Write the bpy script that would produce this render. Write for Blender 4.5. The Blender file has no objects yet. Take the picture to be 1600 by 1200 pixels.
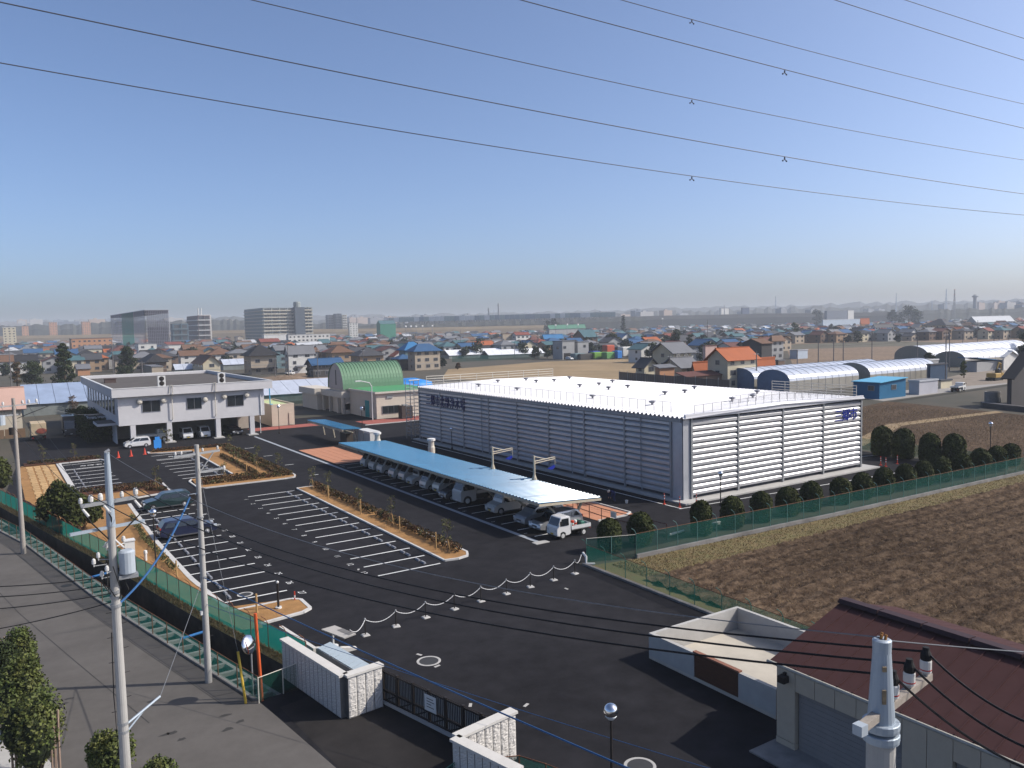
import bpy, math, random
import numpy as np
from math import sin, cos, pi, radians, atan2, sqrt, tan
from mathutils import Vector, Matrix

random.seed(7)
RNG = np.random.default_rng(7)
SC = bpy.context.scene
COL = SC.collection

# ------------------------------------------------------------------ camera
F_PX, PITCH, ROLL, CAM_H, YAW = 1266.855, 0.0740731, -0.0223841, 17.0244, -0.9954354
_U = (cos(YAW), sin(YAW)); _V = (-sin(YAW), cos(YAW))          # surveyed lot axes


def _w(a):                                                     # survey frame -> world (x right along the lot, y away)
    return Vector((a[0] * _V[0] + a[1] * _V[1], -(a[0] * _U[0] + a[1] * _U[1]), a[2]))


_c, _s = cos(PITCH), sin(PITCH)
_up = (0.0, _s, _c)
C_FW = _w((0.0, _c, -_s))
C_R = _w((cos(ROLL), sin(ROLL) * _up[1], sin(ROLL) * _up[2]))
C_U = _w((-sin(ROLL), cos(ROLL) * _up[1], cos(ROLL) * _up[2]))
CAM_P = Vector((0, 0, CAM_H))
cam = bpy.data.cameras.new('camera')
cam.sensor_width = 36.0
cam.lens = F_PX / 1600.0 * 36.0
cam.clip_start, cam.clip_end = 0.3, 20000.0
cam_ob = bpy.data.objects.new('camera', cam)
M = Matrix((C_R, C_U, -C_FW)).transposed().to_4x4()
M.translation = CAM_P
cam_ob.matrix_world = M
COL.objects.link(cam_ob)
SC.camera = cam_ob

# ------------------------------------------------------------------ light
SUN_EL, SUN_AZ = radians(39.5), atan2(0.866, -0.5)             # azimuth measured clockwise from +Y
SUN_DIR = Vector((sin(SUN_AZ) * cos(SUN_EL), cos(SUN_AZ) * cos(SUN_EL), sin(SUN_EL)))
world = bpy.data.worlds.new('World')
SC.world = world
world.use_nodes = True
nt = world.node_tree
sky = nt.nodes.new('ShaderNodeTexSky')
sky.sky_type = 'NISHITA'
sky.sun_disc = False
sky.sun_elevation = SUN_EL
sky.sun_rotation = SUN_AZ
sky.altitude = 0.0
sky.air_density = 0.6
sky.dust_density = 2.5
sky.ozone_density = 4.0
bg = nt.nodes['Background']
bg.inputs['Strength'].default_value = 0.145
nt.links.new(sky.outputs['Color'], bg.inputs['Color'])
sun = bpy.data.lights.new('sun', 'SUN')
sun.energy = 3.9
sun.angle = radians(0.53)
sun.color = (1.0, 0.93, 0.83)
sun_ob = bpy.data.objects.new('sun', sun)
sun_ob.rotation_euler = SUN_DIR.to_track_quat('Z', 'Y').to_euler()
COL.objects.link(sun_ob)
SC.view_settings.view_transform = 'Standard'
SC.view_settings.look = 'None'
SC.view_settings.exposure = 0.45
SC.view_settings.gamma = 1.0
SC.view_settings.use_curve_mapping = False
SC.cycles.use_denoising = True
SC.cycles.max_bounces = 8
SC.cycles.diffuse_bounces = 3
SC.cycles.glossy_bounces = 3
SC.cycles.transmission_bounces = 4
SC.cycles.transparent_max_bounces = 16
SC.cycles.volume_bounces = 0
SC.cycles.sample_clamp_indirect = 4.0
HAZE_DENSITY = 0.00021


# ------------------------------------------------------------------ survey helpers (pixel of the 1600x1200 survey photo -> point of the place)
def ray(px, py):
    return C_FW + C_R * ((px - 800.0) / F_PX) + C_U * ((600.0 - py) / F_PX)


def G(px, py, z=0.0):
    d = ray(px, py)
    p = CAM_P + d * ((z - CAM_H) / d.z)
    return Vector((p.x, p.y, z))


def GX(px, py, x):
    d = ray(px, py)
    return CAM_P + d * (x / d.x)


def GY(px, py, y):
    d = ray(px, py)
    return CAM_P + d * (y / d.y)


def PJ(p):
    d = Vector(p) - CAM_P
    k = d.dot(C_FW)
    return 800.0 + F_PX * d.dot(C_R) / k, 600.0 - F_PX * d.dot(C_U) / k


def YH(px):
    return 506.37 - 0.02239 * (px - 800.0)


def AT(px, dist):
    d = ray(px, YH(px)); d.z = 0
    p = d * (dist / d.dot(Vector((C_FW.x, C_FW.y, 0)).normalized()))
    return Vector((p.x, p.y, 0))


def HGT(base, top_y):
    lo, hi = 0.0, 150.0
    for _ in range(40):
        m = (lo + hi) / 2
        if PJ((base.x, base.y, m))[1] > top_y:
            lo = m
        else:
            hi = m
    return lo


# ------------------------------------------------------------------ materials
MATS = {}
ALB = 0.82                                                     # all listed colours are scaled to this exposure


def mat(name, col, rough=0.7, metal=0.0, var=0.12, scale=3.0, bump=0.0, bscale=None, island=0.0, spec=0.2, col2=None, big=0.0, bigscale=0.3,
        stretch=None, dist=0.02, coat=0.0):
    """Principled material with noise variation. col2: second colour mixed by noise; big: large-scale blotches; island: per-piece value change."""
    if name in MATS:
        return MATS[name]
    m = bpy.data.materials.new(name)
    m.use_nodes = True
    n, l = m.node_tree.nodes, m.node_tree.links
    b = n['Principled BSDF']
    b.inputs['Roughness'].default_value = rough
    b.inputs['Metallic'].default_value = metal
    b.inputs['Specular IOR Level'].default_value = spec
    b.inputs['Coat Weight'].default_value = coat
    geo = n.new('ShaderNodeNewGeometry')
    pos = geo.outputs['Position']
    if stretch:
        mp = n.new('ShaderNodeMapping')
        mp.inputs['Scale'].default_value = stretch
        l.new(pos, mp.inputs['Vector'])
        pos = mp.outputs['Vector']
    cur = None

    def rgb(c):
        r = n.new('ShaderNodeRGB')
        r.outputs[0].default_value = (c[0] * ALB, c[1] * ALB, c[2] * ALB, 1)
        return r.outputs[0]
    cur = rgb(col)
    nz = n.new('ShaderNodeTexNoise')
    nz.inputs['Scale'].default_value = scale
    nz.inputs['Detail'].default_value = 5
    nz.inputs['Roughness'].default_value = 0.65
    l.new(pos, nz.inputs['Vector'])
    if col2:
        rp = n.new('ShaderNodeMapRange')
        rp.inputs['From Min'].default_value = 0.38
        rp.inputs['From Max'].default_value = 0.62
        l.new(nz.outputs['Fac'], rp.inputs['Value'])
        mx = n.new('ShaderNodeMix'); mx.data_type = 'RGBA'
        l.new(rp.outputs[0], mx.inputs['Factor'])
        l.new(cur, mx.inputs['A']); l.new(rgb(col2), mx.inputs['B'])
        cur = mx.outputs['Result']

    def value(fac_socket, amount, centre=0.5):
        nonlocal cur
        a = n.new('ShaderNodeMath'); a.operation = 'SUBTRACT'
        l.new(fac_socket, a.inputs[0]); a.inputs[1].default_value = centre
        k = n.new('ShaderNodeMath'); k.operation = 'MULTIPLY_ADD'
        l.new(a.outputs[0], k.inputs[0]); k.inputs[1].default_value = amount * 2; k.inputs[2].default_value = 1.0
        mm = n.new('ShaderNodeVectorMath'); mm.operation = 'SCALE'
        l.new(cur, mm.inputs[0]); l.new(k.outputs[0], mm.inputs['Scale'])
        cur = mm.outputs[0]
    if var:
        value(nz.outputs['Fac'], var * 2)
    if big:
        n2 = n.new('ShaderNodeTexNoise')
        n2.inputs['Scale'].default_value = bigscale
        n2.inputs['Detail'].default_value = 3
        l.new(pos, n2.inputs['Vector'])
        value(n2.outputs['Fac'], big * 2)
    if island:
        value(geo.outputs['Random Per Island'], island)
    l.new(cur, b.inputs['Base Color'])
    if bump:
        nb = n.new('ShaderNodeTexNoise')
        nb.inputs['Scale'].default_value = bscale or scale * 4
        nb.inputs['Detail'].default_value = 4
        l.new(pos, nb.inputs['Vector'])
        bp = n.new('ShaderNodeBump')
        bp.inputs['Strength'].default_value = bump
        bp.inputs['Distance'].default_value = dist
        l.new(nb.outputs['Fac'], bp.inputs['Height'])
        l.new(bp.outputs['Normal'], b.inputs['Normal'])
    MATS[name] = m
    return m


def net_mat(name, col, opacity, through=.35):
    """woven net: threads with gaps between them (the gaps let light and view through)"""
    if name in MATS:
        return MATS[name]
    m = mat(name, col, 0.8, var=0.15, scale=1.5, big=0.2, bigscale=0.4)
    n, l = m.node_tree.nodes, m.node_tree.links
    tr = n.new('ShaderNodeBsdfTransparent')
    tl = n.new('ShaderNodeBsdfTranslucent')
    tl.inputs['Color'].default_value = (*col, 1)
    a = n.new('ShaderNodeMixShader'); a.inputs[0].default_value = through
    l.new(n['Principled BSDF'].outputs[0], a.inputs[1]); l.new(tl.outputs[0], a.inputs[2])
    mx = n.new('ShaderNodeMixShader'); mx.inputs[0].default_value = opacity
    l.new(tr.outputs[0], mx.inputs[1]); l.new(a.outputs[0], mx.inputs[2])
    l.new(mx.outputs[0], n['Material Output'].inputs['Surface'])
    return m


def glass(name, col=(0.02, 0.025, 0.03), rough=0.08):
    return mat(name, col, rough, 0.0, var=0.05, spec=0.8)


# ------------------------------------------------------------------ mesh builder
class MB:
    def __init__(s, off=(0, 0, 0)):
        s.v, s.f, s.o = [], [], Vector(off)

    def add(s, vs, fs):
        b = len(s.v)
        ox, oy, oz = s.o
        s.v.extend([(p[0] - ox, p[1] - oy, p[2] - oz) for p in vs])
        s.f.extend([tuple(i + b for i in f) for f in fs])
        return s

    def box(s, x0, y0, z0, x1, y1, z1):
        if x0 > x1: x0, x1 = x1, x0
        if y0 > y1: y0, y1 = y1, y0
        if z0 > z1: z0, z1 = z1, z0
        return s.add([(x0, y0, z0), (x1, y0, z0), (x1, y1, z0), (x0, y1, z0), (x0, y0, z1), (x1, y0, z1), (x1, y1, z1), (x0, y1, z1)],
                     [(0, 3, 2, 1), (4, 5, 6, 7), (0, 1, 5, 4), (1, 2, 6, 5), (2, 3, 7, 6), (3, 0, 4, 7)])

    def bevbox(s, x0, y0, z0, x1, y1, z1, r):
        """box with chamfered vertical edges and chamfered top"""
        def ring(z, i):
            k = r
            return [(x0 + i + k, y0 + i, z), (x1 - i - k, y0 + i, z), (x1 - i, y0 + i + k, z), (x1 - i, y1 - i - k, z),
                    (x1 - i - k, y1 - i, z), (x0 + i + k, y1 - i, z), (x0 + i, y1 - i - k, z), (x0 + i, y0 + i + k, z)]
        vs = ring(z0, 0) + ring(z1 - r, 0) + ring(z1, r)
        fs = [tuple(range(7, -1, -1)), tuple(range(16, 24))]
        for a in (0, 8):
            for i in range(8):
                j = (i + 1) % 8
                fs.append((a + i, a + j, a + 8 + j, a + 8 + i))
        return s.add(vs, fs)

    def cyl(s, p0, p1, r0, r1=None, n=8, caps=True):
        r1 = r0 if r1 is None else r1
        p0, p1 = Vector(p0), Vector(p1)
        d = (p1 - p0).normalized()
        a = d.orthogonal().normalized(); b = d.cross(a)
        vs = []
        for p, r in ((p0, r0), (p1, r1)):
            for i in range(n):
                t = 2 * pi * i / n
                vs.append(p + (a * cos(t) + b * sin(t)) * r)
        fs = [(i, (i + 1) % n, n + (i + 1) % n, n + i) for i in range(n)]
        if caps:
            fs += [tuple(range(n - 1, -1, -1)), tuple(range(n, 2 * n))]
        return s.add(vs, fs)

    def tube(s, pts, r, n=5):
        pts = [Vector(p) for p in pts]
        vs, fs = [], []
        ref = Vector((0, 0, 1))
        for i, p in enumerate(pts):
            d = (pts[min(i + 1, len(pts) - 1)] - pts[max(i - 1, 0)]).normalized()
            a = d.cross(ref)
            if a.length < 1e-3: a = d.orthogonal()
            a.normalize(); b = d.cross(a)
            for k in range(n):
                t = 2 * pi * k / n
                vs.append(p + (a * cos(t) + b * sin(t)) * r)
        for i in range(len(pts) - 1):
            for k in range(n):
                j = (k + 1) % n
                fs.append((i * n + k, i * n + j, (i + 1) * n + j, (i + 1) * n + k))
        fs += [tuple(range(n - 1, -1, -1)), tuple(range((len(pts) - 1) * n, len(pts) * n))]
        return s.add(vs, fs)

    def prism(s, poly, axis, a0, a1):
        """extrude a 2-D outline along x, y or z. axis 'x': poly in (y,z); 'y': (x,z); 'z': (x,y)"""
        def P(q, a):
            return {'x': (a, q[0], q[1]), 'y': (q[0], a, q[1]), 'z': (q[0], q[1], a)}[axis]
        n = len(poly)
        vs = [P(q, a0) for q in poly] + [P(q, a1) for q in poly]
        fs = [(i, (i + 1) % n, n + (i + 1) % n, n + i) for i in range(n)] + [tuple(range(n - 1, -1, -1)), tuple(range(n, 2 * n))]
        return s.add(vs, fs)

    def quad(s, a, b, c, d):
        return s.add([a, b, c, d], [(0, 1, 2, 3)])

    def slab(s, a, b, c, d, t):
        """quad with thickness t below it"""
        n = (Vector(b) - Vector(a)).cross(Vector(d) - Vector(a)).normalized() * t
        top = [Vector(p) for p in (a, b, c, d)]
        bot = [p - n for p in top]
        return s.add(top + bot, [(0, 1, 2, 3), (7, 6, 5, 4), (0, 4, 5, 1), (1, 5, 6, 2), (2, 6, 7, 3), (3, 7, 4, 0)])

    def poly(s, pts, z=0.0):
        return s.add([(p[0], p[1], z) for p in pts], [tuple(range(len(pts)))])

    def ball(s, c, rx, ry=None, rz=None, nu=12, nv=8):
        ry = ry or rx; rz = rz or rx
        vs, fs = [], []
        for j in range(nv + 1):
            ph = -pi / 2 + pi * j / nv
            for i in range(nu):
                t = 2 * pi * i / nu
                vs.append((c[0] + rx * cos(ph) * cos(t), c[1] + ry * cos(ph) * sin(t), c[2] + rz * sin(ph)))
        for j in range(nv):
            for i in range(nu):
                k = (i + 1) % nu
                fs.append((j * nu + i, j * nu + k, (j + 1) * nu + k, (j + 1) * nu + i))
        return s.add(vs, fs)

    def lathe(s, c, prof, n=12):
        """prof: (radius, z) list, bottom to top"""
        vs, fs = [], []
        for r, z in prof:
            for i in range(n):
                t = 2 * pi * i / n
                vs.append((c[0] + r * cos(t), c[1] + r * sin(t), c[2] + z))
        for j in range(len(prof) - 1):
            for i in range(n):
                k = (i + 1) % n
                fs.append((j * n + i, j * n + k, (j + 1) * n + k, (j + 1) * n + i))
        fs += [tuple(range(n - 1, -1, -1)), tuple(range((len(prof) - 1) * n, len(prof) * n))]
        return s.add(vs, fs)

    def mesh(s, name, m, smooth=False):
        me = bpy.data.meshes.new(name)
        me.from_pydata([tuple(p) for p in s.v], [], s.f)
        for x in (m if isinstance(m, (list, tuple)) else [m]):
            me.materials.append(x)
        if smooth:
            me.polygons.foreach_set('use_smooth', [True] * len(me.polygons))
        me.update()
        return me

    def build(s, name, m, parent=None, smooth=False):
        return put(name, s.mesh(name, m, smooth), parent)


def put(name, me, parent=None, loc=None, rot=None, scale=None):
    o = bpy.data.objects.new(name, me)
    COL.objects.link(o)
    if parent is not None: o.parent = parent
    if loc is not None: o.location = loc
    if rot is not None: o.rotation_euler = rot if isinstance(rot, (tuple, list)) else (0, 0, rot)
    if scale is not None: o.scale = scale
    return o


def tag(o, label, cat, group=None, kind=None):
    o['label'] = label
    o['category'] = cat
    if group: o['group'] = group
    if kind: o['kind'] = kind
    return o


def thing(name, label, cat, loc=(0, 0, 0), group=None, rot=0.0):
    o = bpy.data.objects.new(name, None)
    o.empty_display_size = 0.2
    COL.objects.link(o)
    o.location = loc
    o.rotation_euler = (0, 0, rot)
    return tag(o, label, cat, group)


def struct(o, kind='structure'):
    o['kind'] = kind
    return o


def kids(o):
    return [c for c in COL.objects if c.parent is o]


def dup(root, ch, label, loc=None, rot=None):
    """copy of a thing (ch: tree of its parts as nested tuples (object, [sub-parts]))"""
    r = root.copy(); COL.objects.link(r)
    r['label'] = label
    if loc is not None: r.location = loc
    if rot is not None: r.rotation_euler = (0, 0, rot)
    for o, sub in ch:
        c = o.copy(); COL.objects.link(c); c.parent = r
        for q in sub:
            d = q.copy(); COL.objects.link(d); d.parent = c
    return r


_children = {}


def tree_of(root):
    """parts and sub-parts of a thing built last (uses the parent links)"""
    al = [o for o in bpy.data.objects if o.parent is not None]
    return [(o, [q for q in al if q.parent is o]) for o in al if o.parent is root]


def np_mesh(name, verts, faces, m, smooth=False):
    """verts (n,3) array, faces (k,4) or (k,3) array"""
    me = bpy.data.meshes.new(name)
    k = faces.shape[1]
    me.vertices.add(len(verts)); me.vertices.foreach_set('co', np.asarray(verts, np.float32).ravel())
    me.loops.add(faces.size); me.loops.foreach_set('vertex_index', faces.astype(np.int32).ravel())
    me.polygons.add(len(faces))
    me.polygons.foreach_set('loop_start', np.arange(0, faces.size, k, dtype=np.int32))
    for x in (m if isinstance(m, (list, tuple)) else [m]):
        me.materials.append(x)
    if smooth: me.polygons.foreach_set('use_smooth', np.ones(len(faces), bool))
    me.update(calc_edges=True)
    return me


def leaf_cards(centres, size, rng, normals=None, spread=0.6):
    """small leaf quads round centre points (arrays)"""
    n = len(centres)
    d = rng.normal(size=(n, 3))
    if normals is not None: d = normals + d * spread
    d /= np.linalg.norm(d, axis=1, keepdims=True) + 1e-9
    a = np.cross(d, rng.normal(size=(n, 3))); a /= np.linalg.norm(a, axis=1, keepdims=True) + 1e-9
    b = np.cross(d, a)
    sz = size * rng.uniform(0.6, 1.4, (n, 1))
    v = np.stack([centres - a * sz - b * sz * .6, centres + a * sz - b * sz * .6, centres + a * sz + b * sz * .6, centres - a * sz + b * sz * .6], 1)
    return v.reshape(-1, 3), np.arange(4 * n).reshape(-1, 4)


def text_mesh(txt, size, m, depth=0.0, cache={}):
    k = (txt, size, m.name, depth)
    if k not in cache:
        cu = bpy.data.curves.new('lettering', 'FONT')
        cu.body = txt; cu.size = size; cu.extrude = depth
        cu.align_x = 'CENTER'; cu.align_y = 'CENTER'
        cu.resolution_u = 3
        o = bpy.data.objects.new('lettering_source', cu)
        COL.objects.link(o)
        dg = bpy.context.evaluated_depsgraph_get()
        me = bpy.data.meshes.new_from_object(o.evaluated_get(dg))
        bpy.data.objects.remove(o)
        me.materials.clear(); me.materials.append(m)
        me.name = 'lettering'
        cache[k] = me
    return cache[k]


UNIT = {}


def unit_box(m):
    if m.name not in UNIT:
        UNIT[m.name] = MB().box(-.5, -.5, -.5, .5, .5, .5).mesh('box_' + m.name, m)
    return UNIT[m.name]


def bpart(name, m, parent, x0, y0, z0, x1, y1, z1):
    """axis-aligned box part from a shared unit mesh, in the parent's coordinates"""
    return put(name, unit_box(m), parent, ((x0 + x1) / 2, (y0 + y1) / 2, (z0 + z1) / 2), None, (abs(x1 - x0), abs(y1 - y0), abs(z1 - z0)))


def lerp_poly(pts, y):
    """x at y of a polyline given as (x, y) with y decreasing or increasing"""
    ps = sorted(pts, key=lambda p: p[1])
    for a, b in zip(ps, ps[1:]):
        if a[1] <= y <= b[1]:
            t = (y - a[1]) / (b[1] - a[1])
            return a[0] + t * (b[0] - a[0])
    a, b = (ps[0], ps[1]) if y < ps[0][1] else (ps[-2], ps[-1])
    return a[0] + (y - a[1]) / (b[1] - a[1]) * (b[0] - a[0])


def resample(pts, step):
    out = [Vector((*pts[0], 0))]
    P = [Vector((p[0], p[1], 0)) for p in pts]
    acc = 0.0
    total = sum((b - a).length for a, b in zip(P, P[1:]))
    k = max(1, round(total / step)); st = total / k
    d = 0.0; nxt = st
    for a, b in zip(P, P[1:]):
        L = (b - a).length
        while nxt <= d + L + 1e-6 and len(out) <= k:
            out.append(a + (b - a) * ((nxt - d) / L)); nxt += st
        d += L
    return out
# ================================================================== palette
m_asph = mat('asphalt_new', (0.0215, 0.0210, 0.0240), 0.88, spec=.06, var=0.35, scale=0.8, bump=0.35, bscale=60, big=0.22, bigscale=0.12)
m_asph_b = mat('asphalt_patch', (0.030, 0.028, 0.028), 0.88, spec=.06, var=0.25, scale=0.6, bump=0.3, bscale=60, big=0.3, bigscale=0.2)
m_road = mat('asphalt_old', (0.118, 0.110, 0.103), 0.9, spec=.08, var=0.10, scale=1.2, bump=0.25, bscale=50, big=0.12, bigscale=0.25)
m_conc = mat('concrete', (0.44, 0.43, 0.41), 0.85, var=0.10, scale=1.5, bump=0.2, bscale=25, big=0.1, bigscale=0.5)
m_conc_d = mat('concrete_weathered', (0.22, 0.21, 0.20), 0.9, var=0.2, scale=1.5, bump=0.3, bscale=20, big=0.25, bigscale=0.6)
m_kerb = mat('kerb_concrete', (0.56, 0.55, 0.53), 0.85, var=0.10, scale=2.5, bump=0.2, bscale=30)
m_drain = mat('gutter_concrete', (0.34, 0.37, 0.41), 0.8, var=0.1, scale=2.0)
m_paint = mat('road_paint', (0.74, 0.74, 0.72), 0.7, var=0.12, scale=4.0, big=0.06)
m_soil = mat('island_soil', (0.34, 0.185, 0.072), 0.95, var=0.22, scale=1.6, bump=0.8, bscale=9, big=0.15, dist=0.05)
m_mulch = mat('mulch', (0.105, 0.045, 0.024), 0.95, var=0.3, scale=3.0, bump=0.9, bscale=12, dist=0.05)
m_field = mat('ploughed_soil', (0.060, 0.040, 0.027), 0.97, spec=.04, var=0.35, scale=2.6, bump=0.9, bscale=11, big=0.35, bigscale=0.10, dist=0.08, col2=(0.112, 0.078, 0.052), stretch=(.45, 1.0, 1.0))
m_field2 = mat('far_ploughed_soil', (0.165, 0.112, 0.072), 0.97, var=0.22, scale=0.7, big=0.15, bigscale=0.06, col2=(0.235, 0.170, 0.115))
m_straw = mat('dry_grass_field', (0.30, 0.215, 0.115), 0.97, var=0.2, scale=0.5, big=0.2, bigscale=0.05, col2=(0.27, 0.2, 0.12))
m_verge = mat('dry_verge', (0.200, 0.150, 0.075), 0.97, var=0.3, scale=1.2, bump=0.8, bscale=8, col2=(0.13, 0.115, 0.05), big=0.15, dist=0.05)
m_town = mat('town_ground', (0.105, 0.090, 0.068), 0.95, var=0.25, scale=0.06, col2=(0.060, 0.058, 0.045), big=0.2, bigscale=0.01)
m_mud = mat('canal_mud', (0.030, 0.026, 0.020), 0.6, var=0.3, scale=1.0)
m_galv = mat('galvanised_steel', (0.56, 0.57, 0.60), 0.42, 0.45, var=0.05, scale=1.2, big=0.05)
m_steel = mat('grey_steel', (0.34, 0.35, 0.36), 0.5, 0.4, var=0.08)
m_dark = mat('dark_metal', (0.035, 0.030, 0.028), 0.5, 0.2, var=0.1)
m_black = mat('black_rubber', (0.018, 0.018, 0.019), 0.7, var=0.1)
m_white = mat('white_enamel', (0.72, 0.72, 0.70), 0.4, var=0.05)
m_wood = mat('stake_wood', (0.48, 0.30, 0.13), 0.85, var=0.2, scale=5)
m_green_post = mat('green_post', (0.045, 0.16, 0.125), 0.5, var=0.1)
m_net = net_mat('green_net', (0.010, 0.105, 0.082), 0.58)
m_net_c = net_mat('green_net_dense', (0.010, 0.165, 0.135), 0.80, .6)
m_net_l = net_mat('green_net_thin', (0.014, 0.110, 0.080), 0.42)
m_net_w = net_mat('fine_wire_net', (0.30, 0.31, 0.33), 0.16)
m_rust = mat('rusty_rail', (0.19, 0.085, 0.045), 0.8, var=0.25, scale=3)
m_red = mat('safety_red', (0.55, 0.055, 0.025), 0.5, var=0.06)
m_blue_sheet = mat('blue_sheet', (0.035, 0.24, 0.66), 0.45, var=0.15, scale=1.0)
m_pave = mat('paver_terracotta', (0.50, 0.235, 0.140), 0.85, var=0.10, scale=1.5, island=0.12)
m_pave_d = mat('paver_red', (0.33, 0.105, 0.085), 0.85, var=0.12, scale=1.5, island=0.12)
m_grout = mat('paver_joint', (0.26, 0.13, 0.09), 0.9, var=0.1)
m_bark = mat('bark', (0.12, 0.085, 0.06), 0.9, var=0.25, scale=5)
m_topi = mat('topiary_leaf', (0.045, 0.054, 0.015), 0.8, spec=.12, var=0.2, scale=1.5, island=0.45)
m_leaf = mat('leaf_green', (0.070, 0.098, 0.022), 0.65, spec=.25, var=0.2, scale=1.0, island=0.5, col2=(0.085, 0.090, 0.022))
m_leaf_d = mat('leaf_dark', (0.030, 0.042, 0.014), 0.75, spec=.15, var=0.2, scale=0.6, island=0.5)
m_leaf_f = mat('leaf_far', (0.040, 0.052, 0.030), 0.8, var=0.25, scale=0.2, island=0.4)
m_leaf_b = mat('leaf_bronze', (0.125, 0.055, 0.026), 0.8, var=0.2, scale=1.0, island=0.5, col2=(0.060, 0.060, 0.022))
m_leaf_y = mat('leaf_young', (0.105, 0.105, 0.040), 0.75, var=0.2, island=0.4)
m_twig = mat('twig', (0.14, 0.10, 0.075), 0.9, var=0.2)

# ================================================================== ground and canal
CAN_L = [(-12.0, 135.0), (-3.0, 97.0), (0.2, 82.3), (1.75, 76.2), (5.03, 57.2), (7.14, 47.2), (9.5, 36.3)]
CAN_R = [(-8.0, 140.0), (-1.6, 104.0), (0.4, 94.4), (4.5, 74.9), (7.0, 63.6), (9.5, 50.3), (11.2, 42.7), (12.35, 37.4)]
cl = lambda y: lerp_poly(CAN_L, y)
cr = lambda y: lerp_poly(CAN_R, y)

g = MB()
ys = [36.9, 40, 44, 48, 52, 57.2, 63, 69, 76, 82, 88, 97, 110, 130]
BIG = 7000.0
for a, b in zip(ys, ys[1:]):
    g.quad((-BIG, a, 0), (cl(a), a, 0), (cl(b), b, 0), (-BIG, b, 0))
    g.quad((cr(a), a, 0), (BIG, a, 0), (BIG, b, 0), (cr(b), b, 0))
g.quad((-BIG, -800, 0), (BIG, -800, 0), (BIG, ys[0], 0), (-BIG, ys[0], 0))
g.quad((-BIG, ys[-1], 0), (BIG, ys[-1], 0), (BIG, BIG, 0), (-BIG, BIG, 0))
struct(g.build('ground', m_town))

g = MB()
for a, b in zip(ys, ys[1:]):
    g.quad((cl(a), a, -1.7), (cr(a), a, -1.7), (cr(b), b, -1.7), (cl(b), b, -1.7))
struct(g.build('canal_bed', m_mud))
g = MB()
for a, b in zip(ys, ys[1:]):
    g.quad((cl(a), a, -1.7), (cl(b), b, -1.7), (cl(b), b, 0.0), (cl(a), a, 0.0))
    g.quad((cr(b), b, -1.7), (cr(a), a, -1.7), (cr(a), a, 0.0), (cr(b), b, 0.0))
for y in (ys[0], ys[-1]):
    g.quad((cl(y), y, -1.7), (cr(y), y, -1.7), (cr(y), y, 0), (cl(y), y, 0))
canal = struct(g.build('canal_wall', mat('canal_wall', (.065, .055, .045), .9, var=.3, scale=1.5, big=.3, bigscale=.5)))
# coping and the concrete ledge beams on the road side
g = MB()
for a, b in zip(ys, ys[1:]):
    g.slab((cl(a) + .02, a, .10), (cl(a) + .24, a, .10), (cl(b) + .24, b, .10), (cl(b) + .02, b, .10), .14)
g.build('coping', m_conc_d, canal)
g = MB()
for a, b in zip(ys, ys[1:]):
    g.slab((cl(a) + 1.25, a, -.12), (cl(a) + 1.45, a, -.12), (cl(b) + 1.45, b, -.12), (cl(b) + 1.25, b, -.12), .22)
g.build('ledge_beam', m_conc_d, canal)
y = 37.6
while y < 100:
    MB().slab((cl(y) + .24, y, -.10), (cl(y) + 1.24, y, -.10), (cl(y + .2) + 1.24, y + .2, -.10), (cl(y + .2) + .24, y + .2, -.10), .2).build('strut', m_conc_d, canal)
    y += 1.15 + (y - 37) * .01
# earth shoulder between the canal and the net fence
g = MB()
for a, b in zip(ys, ys[1:]):
    if a > 100: break
    g.quad((cr(a) + .01, a, .008), (cr(a) + .75, a, .02), (cr(b) + .75, b, .02), (cr(b) + .01, b, .008))
struct(g.build('canal_shoulder', m_verge))

# ================================================================== roads and yards
lot = struct(MB().poly([(10.5, 29.0), (10.9, 10), (11.2, -2), (34.0, -2), (34.15, 25.5), (34.3, 44.9), (60, 45.2), (91.8, 43.6), (92.4, 112), (92.4, 150), (2.5, 152),
                        (2.6, 123), (cr(97) + .7, 97), (cr(88) + .7, 88), (cr(76) + .7, 76), (cr(63) + .7, 63), (cr(52) + .7, 52), (cr(44) + .7, 44), (cr(38) + .5, 38), (12.4, 36.9), (9.6, 36.9)], .004).build('parking_lot', m_asph))
rp = [(cl(y) - .05, y) for y in (36.9, 44, 52, 63, 76, 88, 100, 130)] + [(cl(y) - 7.5, y) for y in (130, 100, 88, 76, 63, 52, 44)] + [(1.2, 36.5), (2.4, 30), (3.2, 10), (3.6, -4), (11.2, -4), (10.9, 10), (10.5, 29.0), (9.6, 36.9)]
road = struct(MB().poly(rp, .004).build('road', m_road))
struct(MB().poly([(1.2, 36.5), (2.4, 30), (3.2, 10), (3.6, -4), (-30, -4), (-30, 60), (-6.5, 60), (-1.5, 44)], .006).build('pavement', m_conc))
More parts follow.
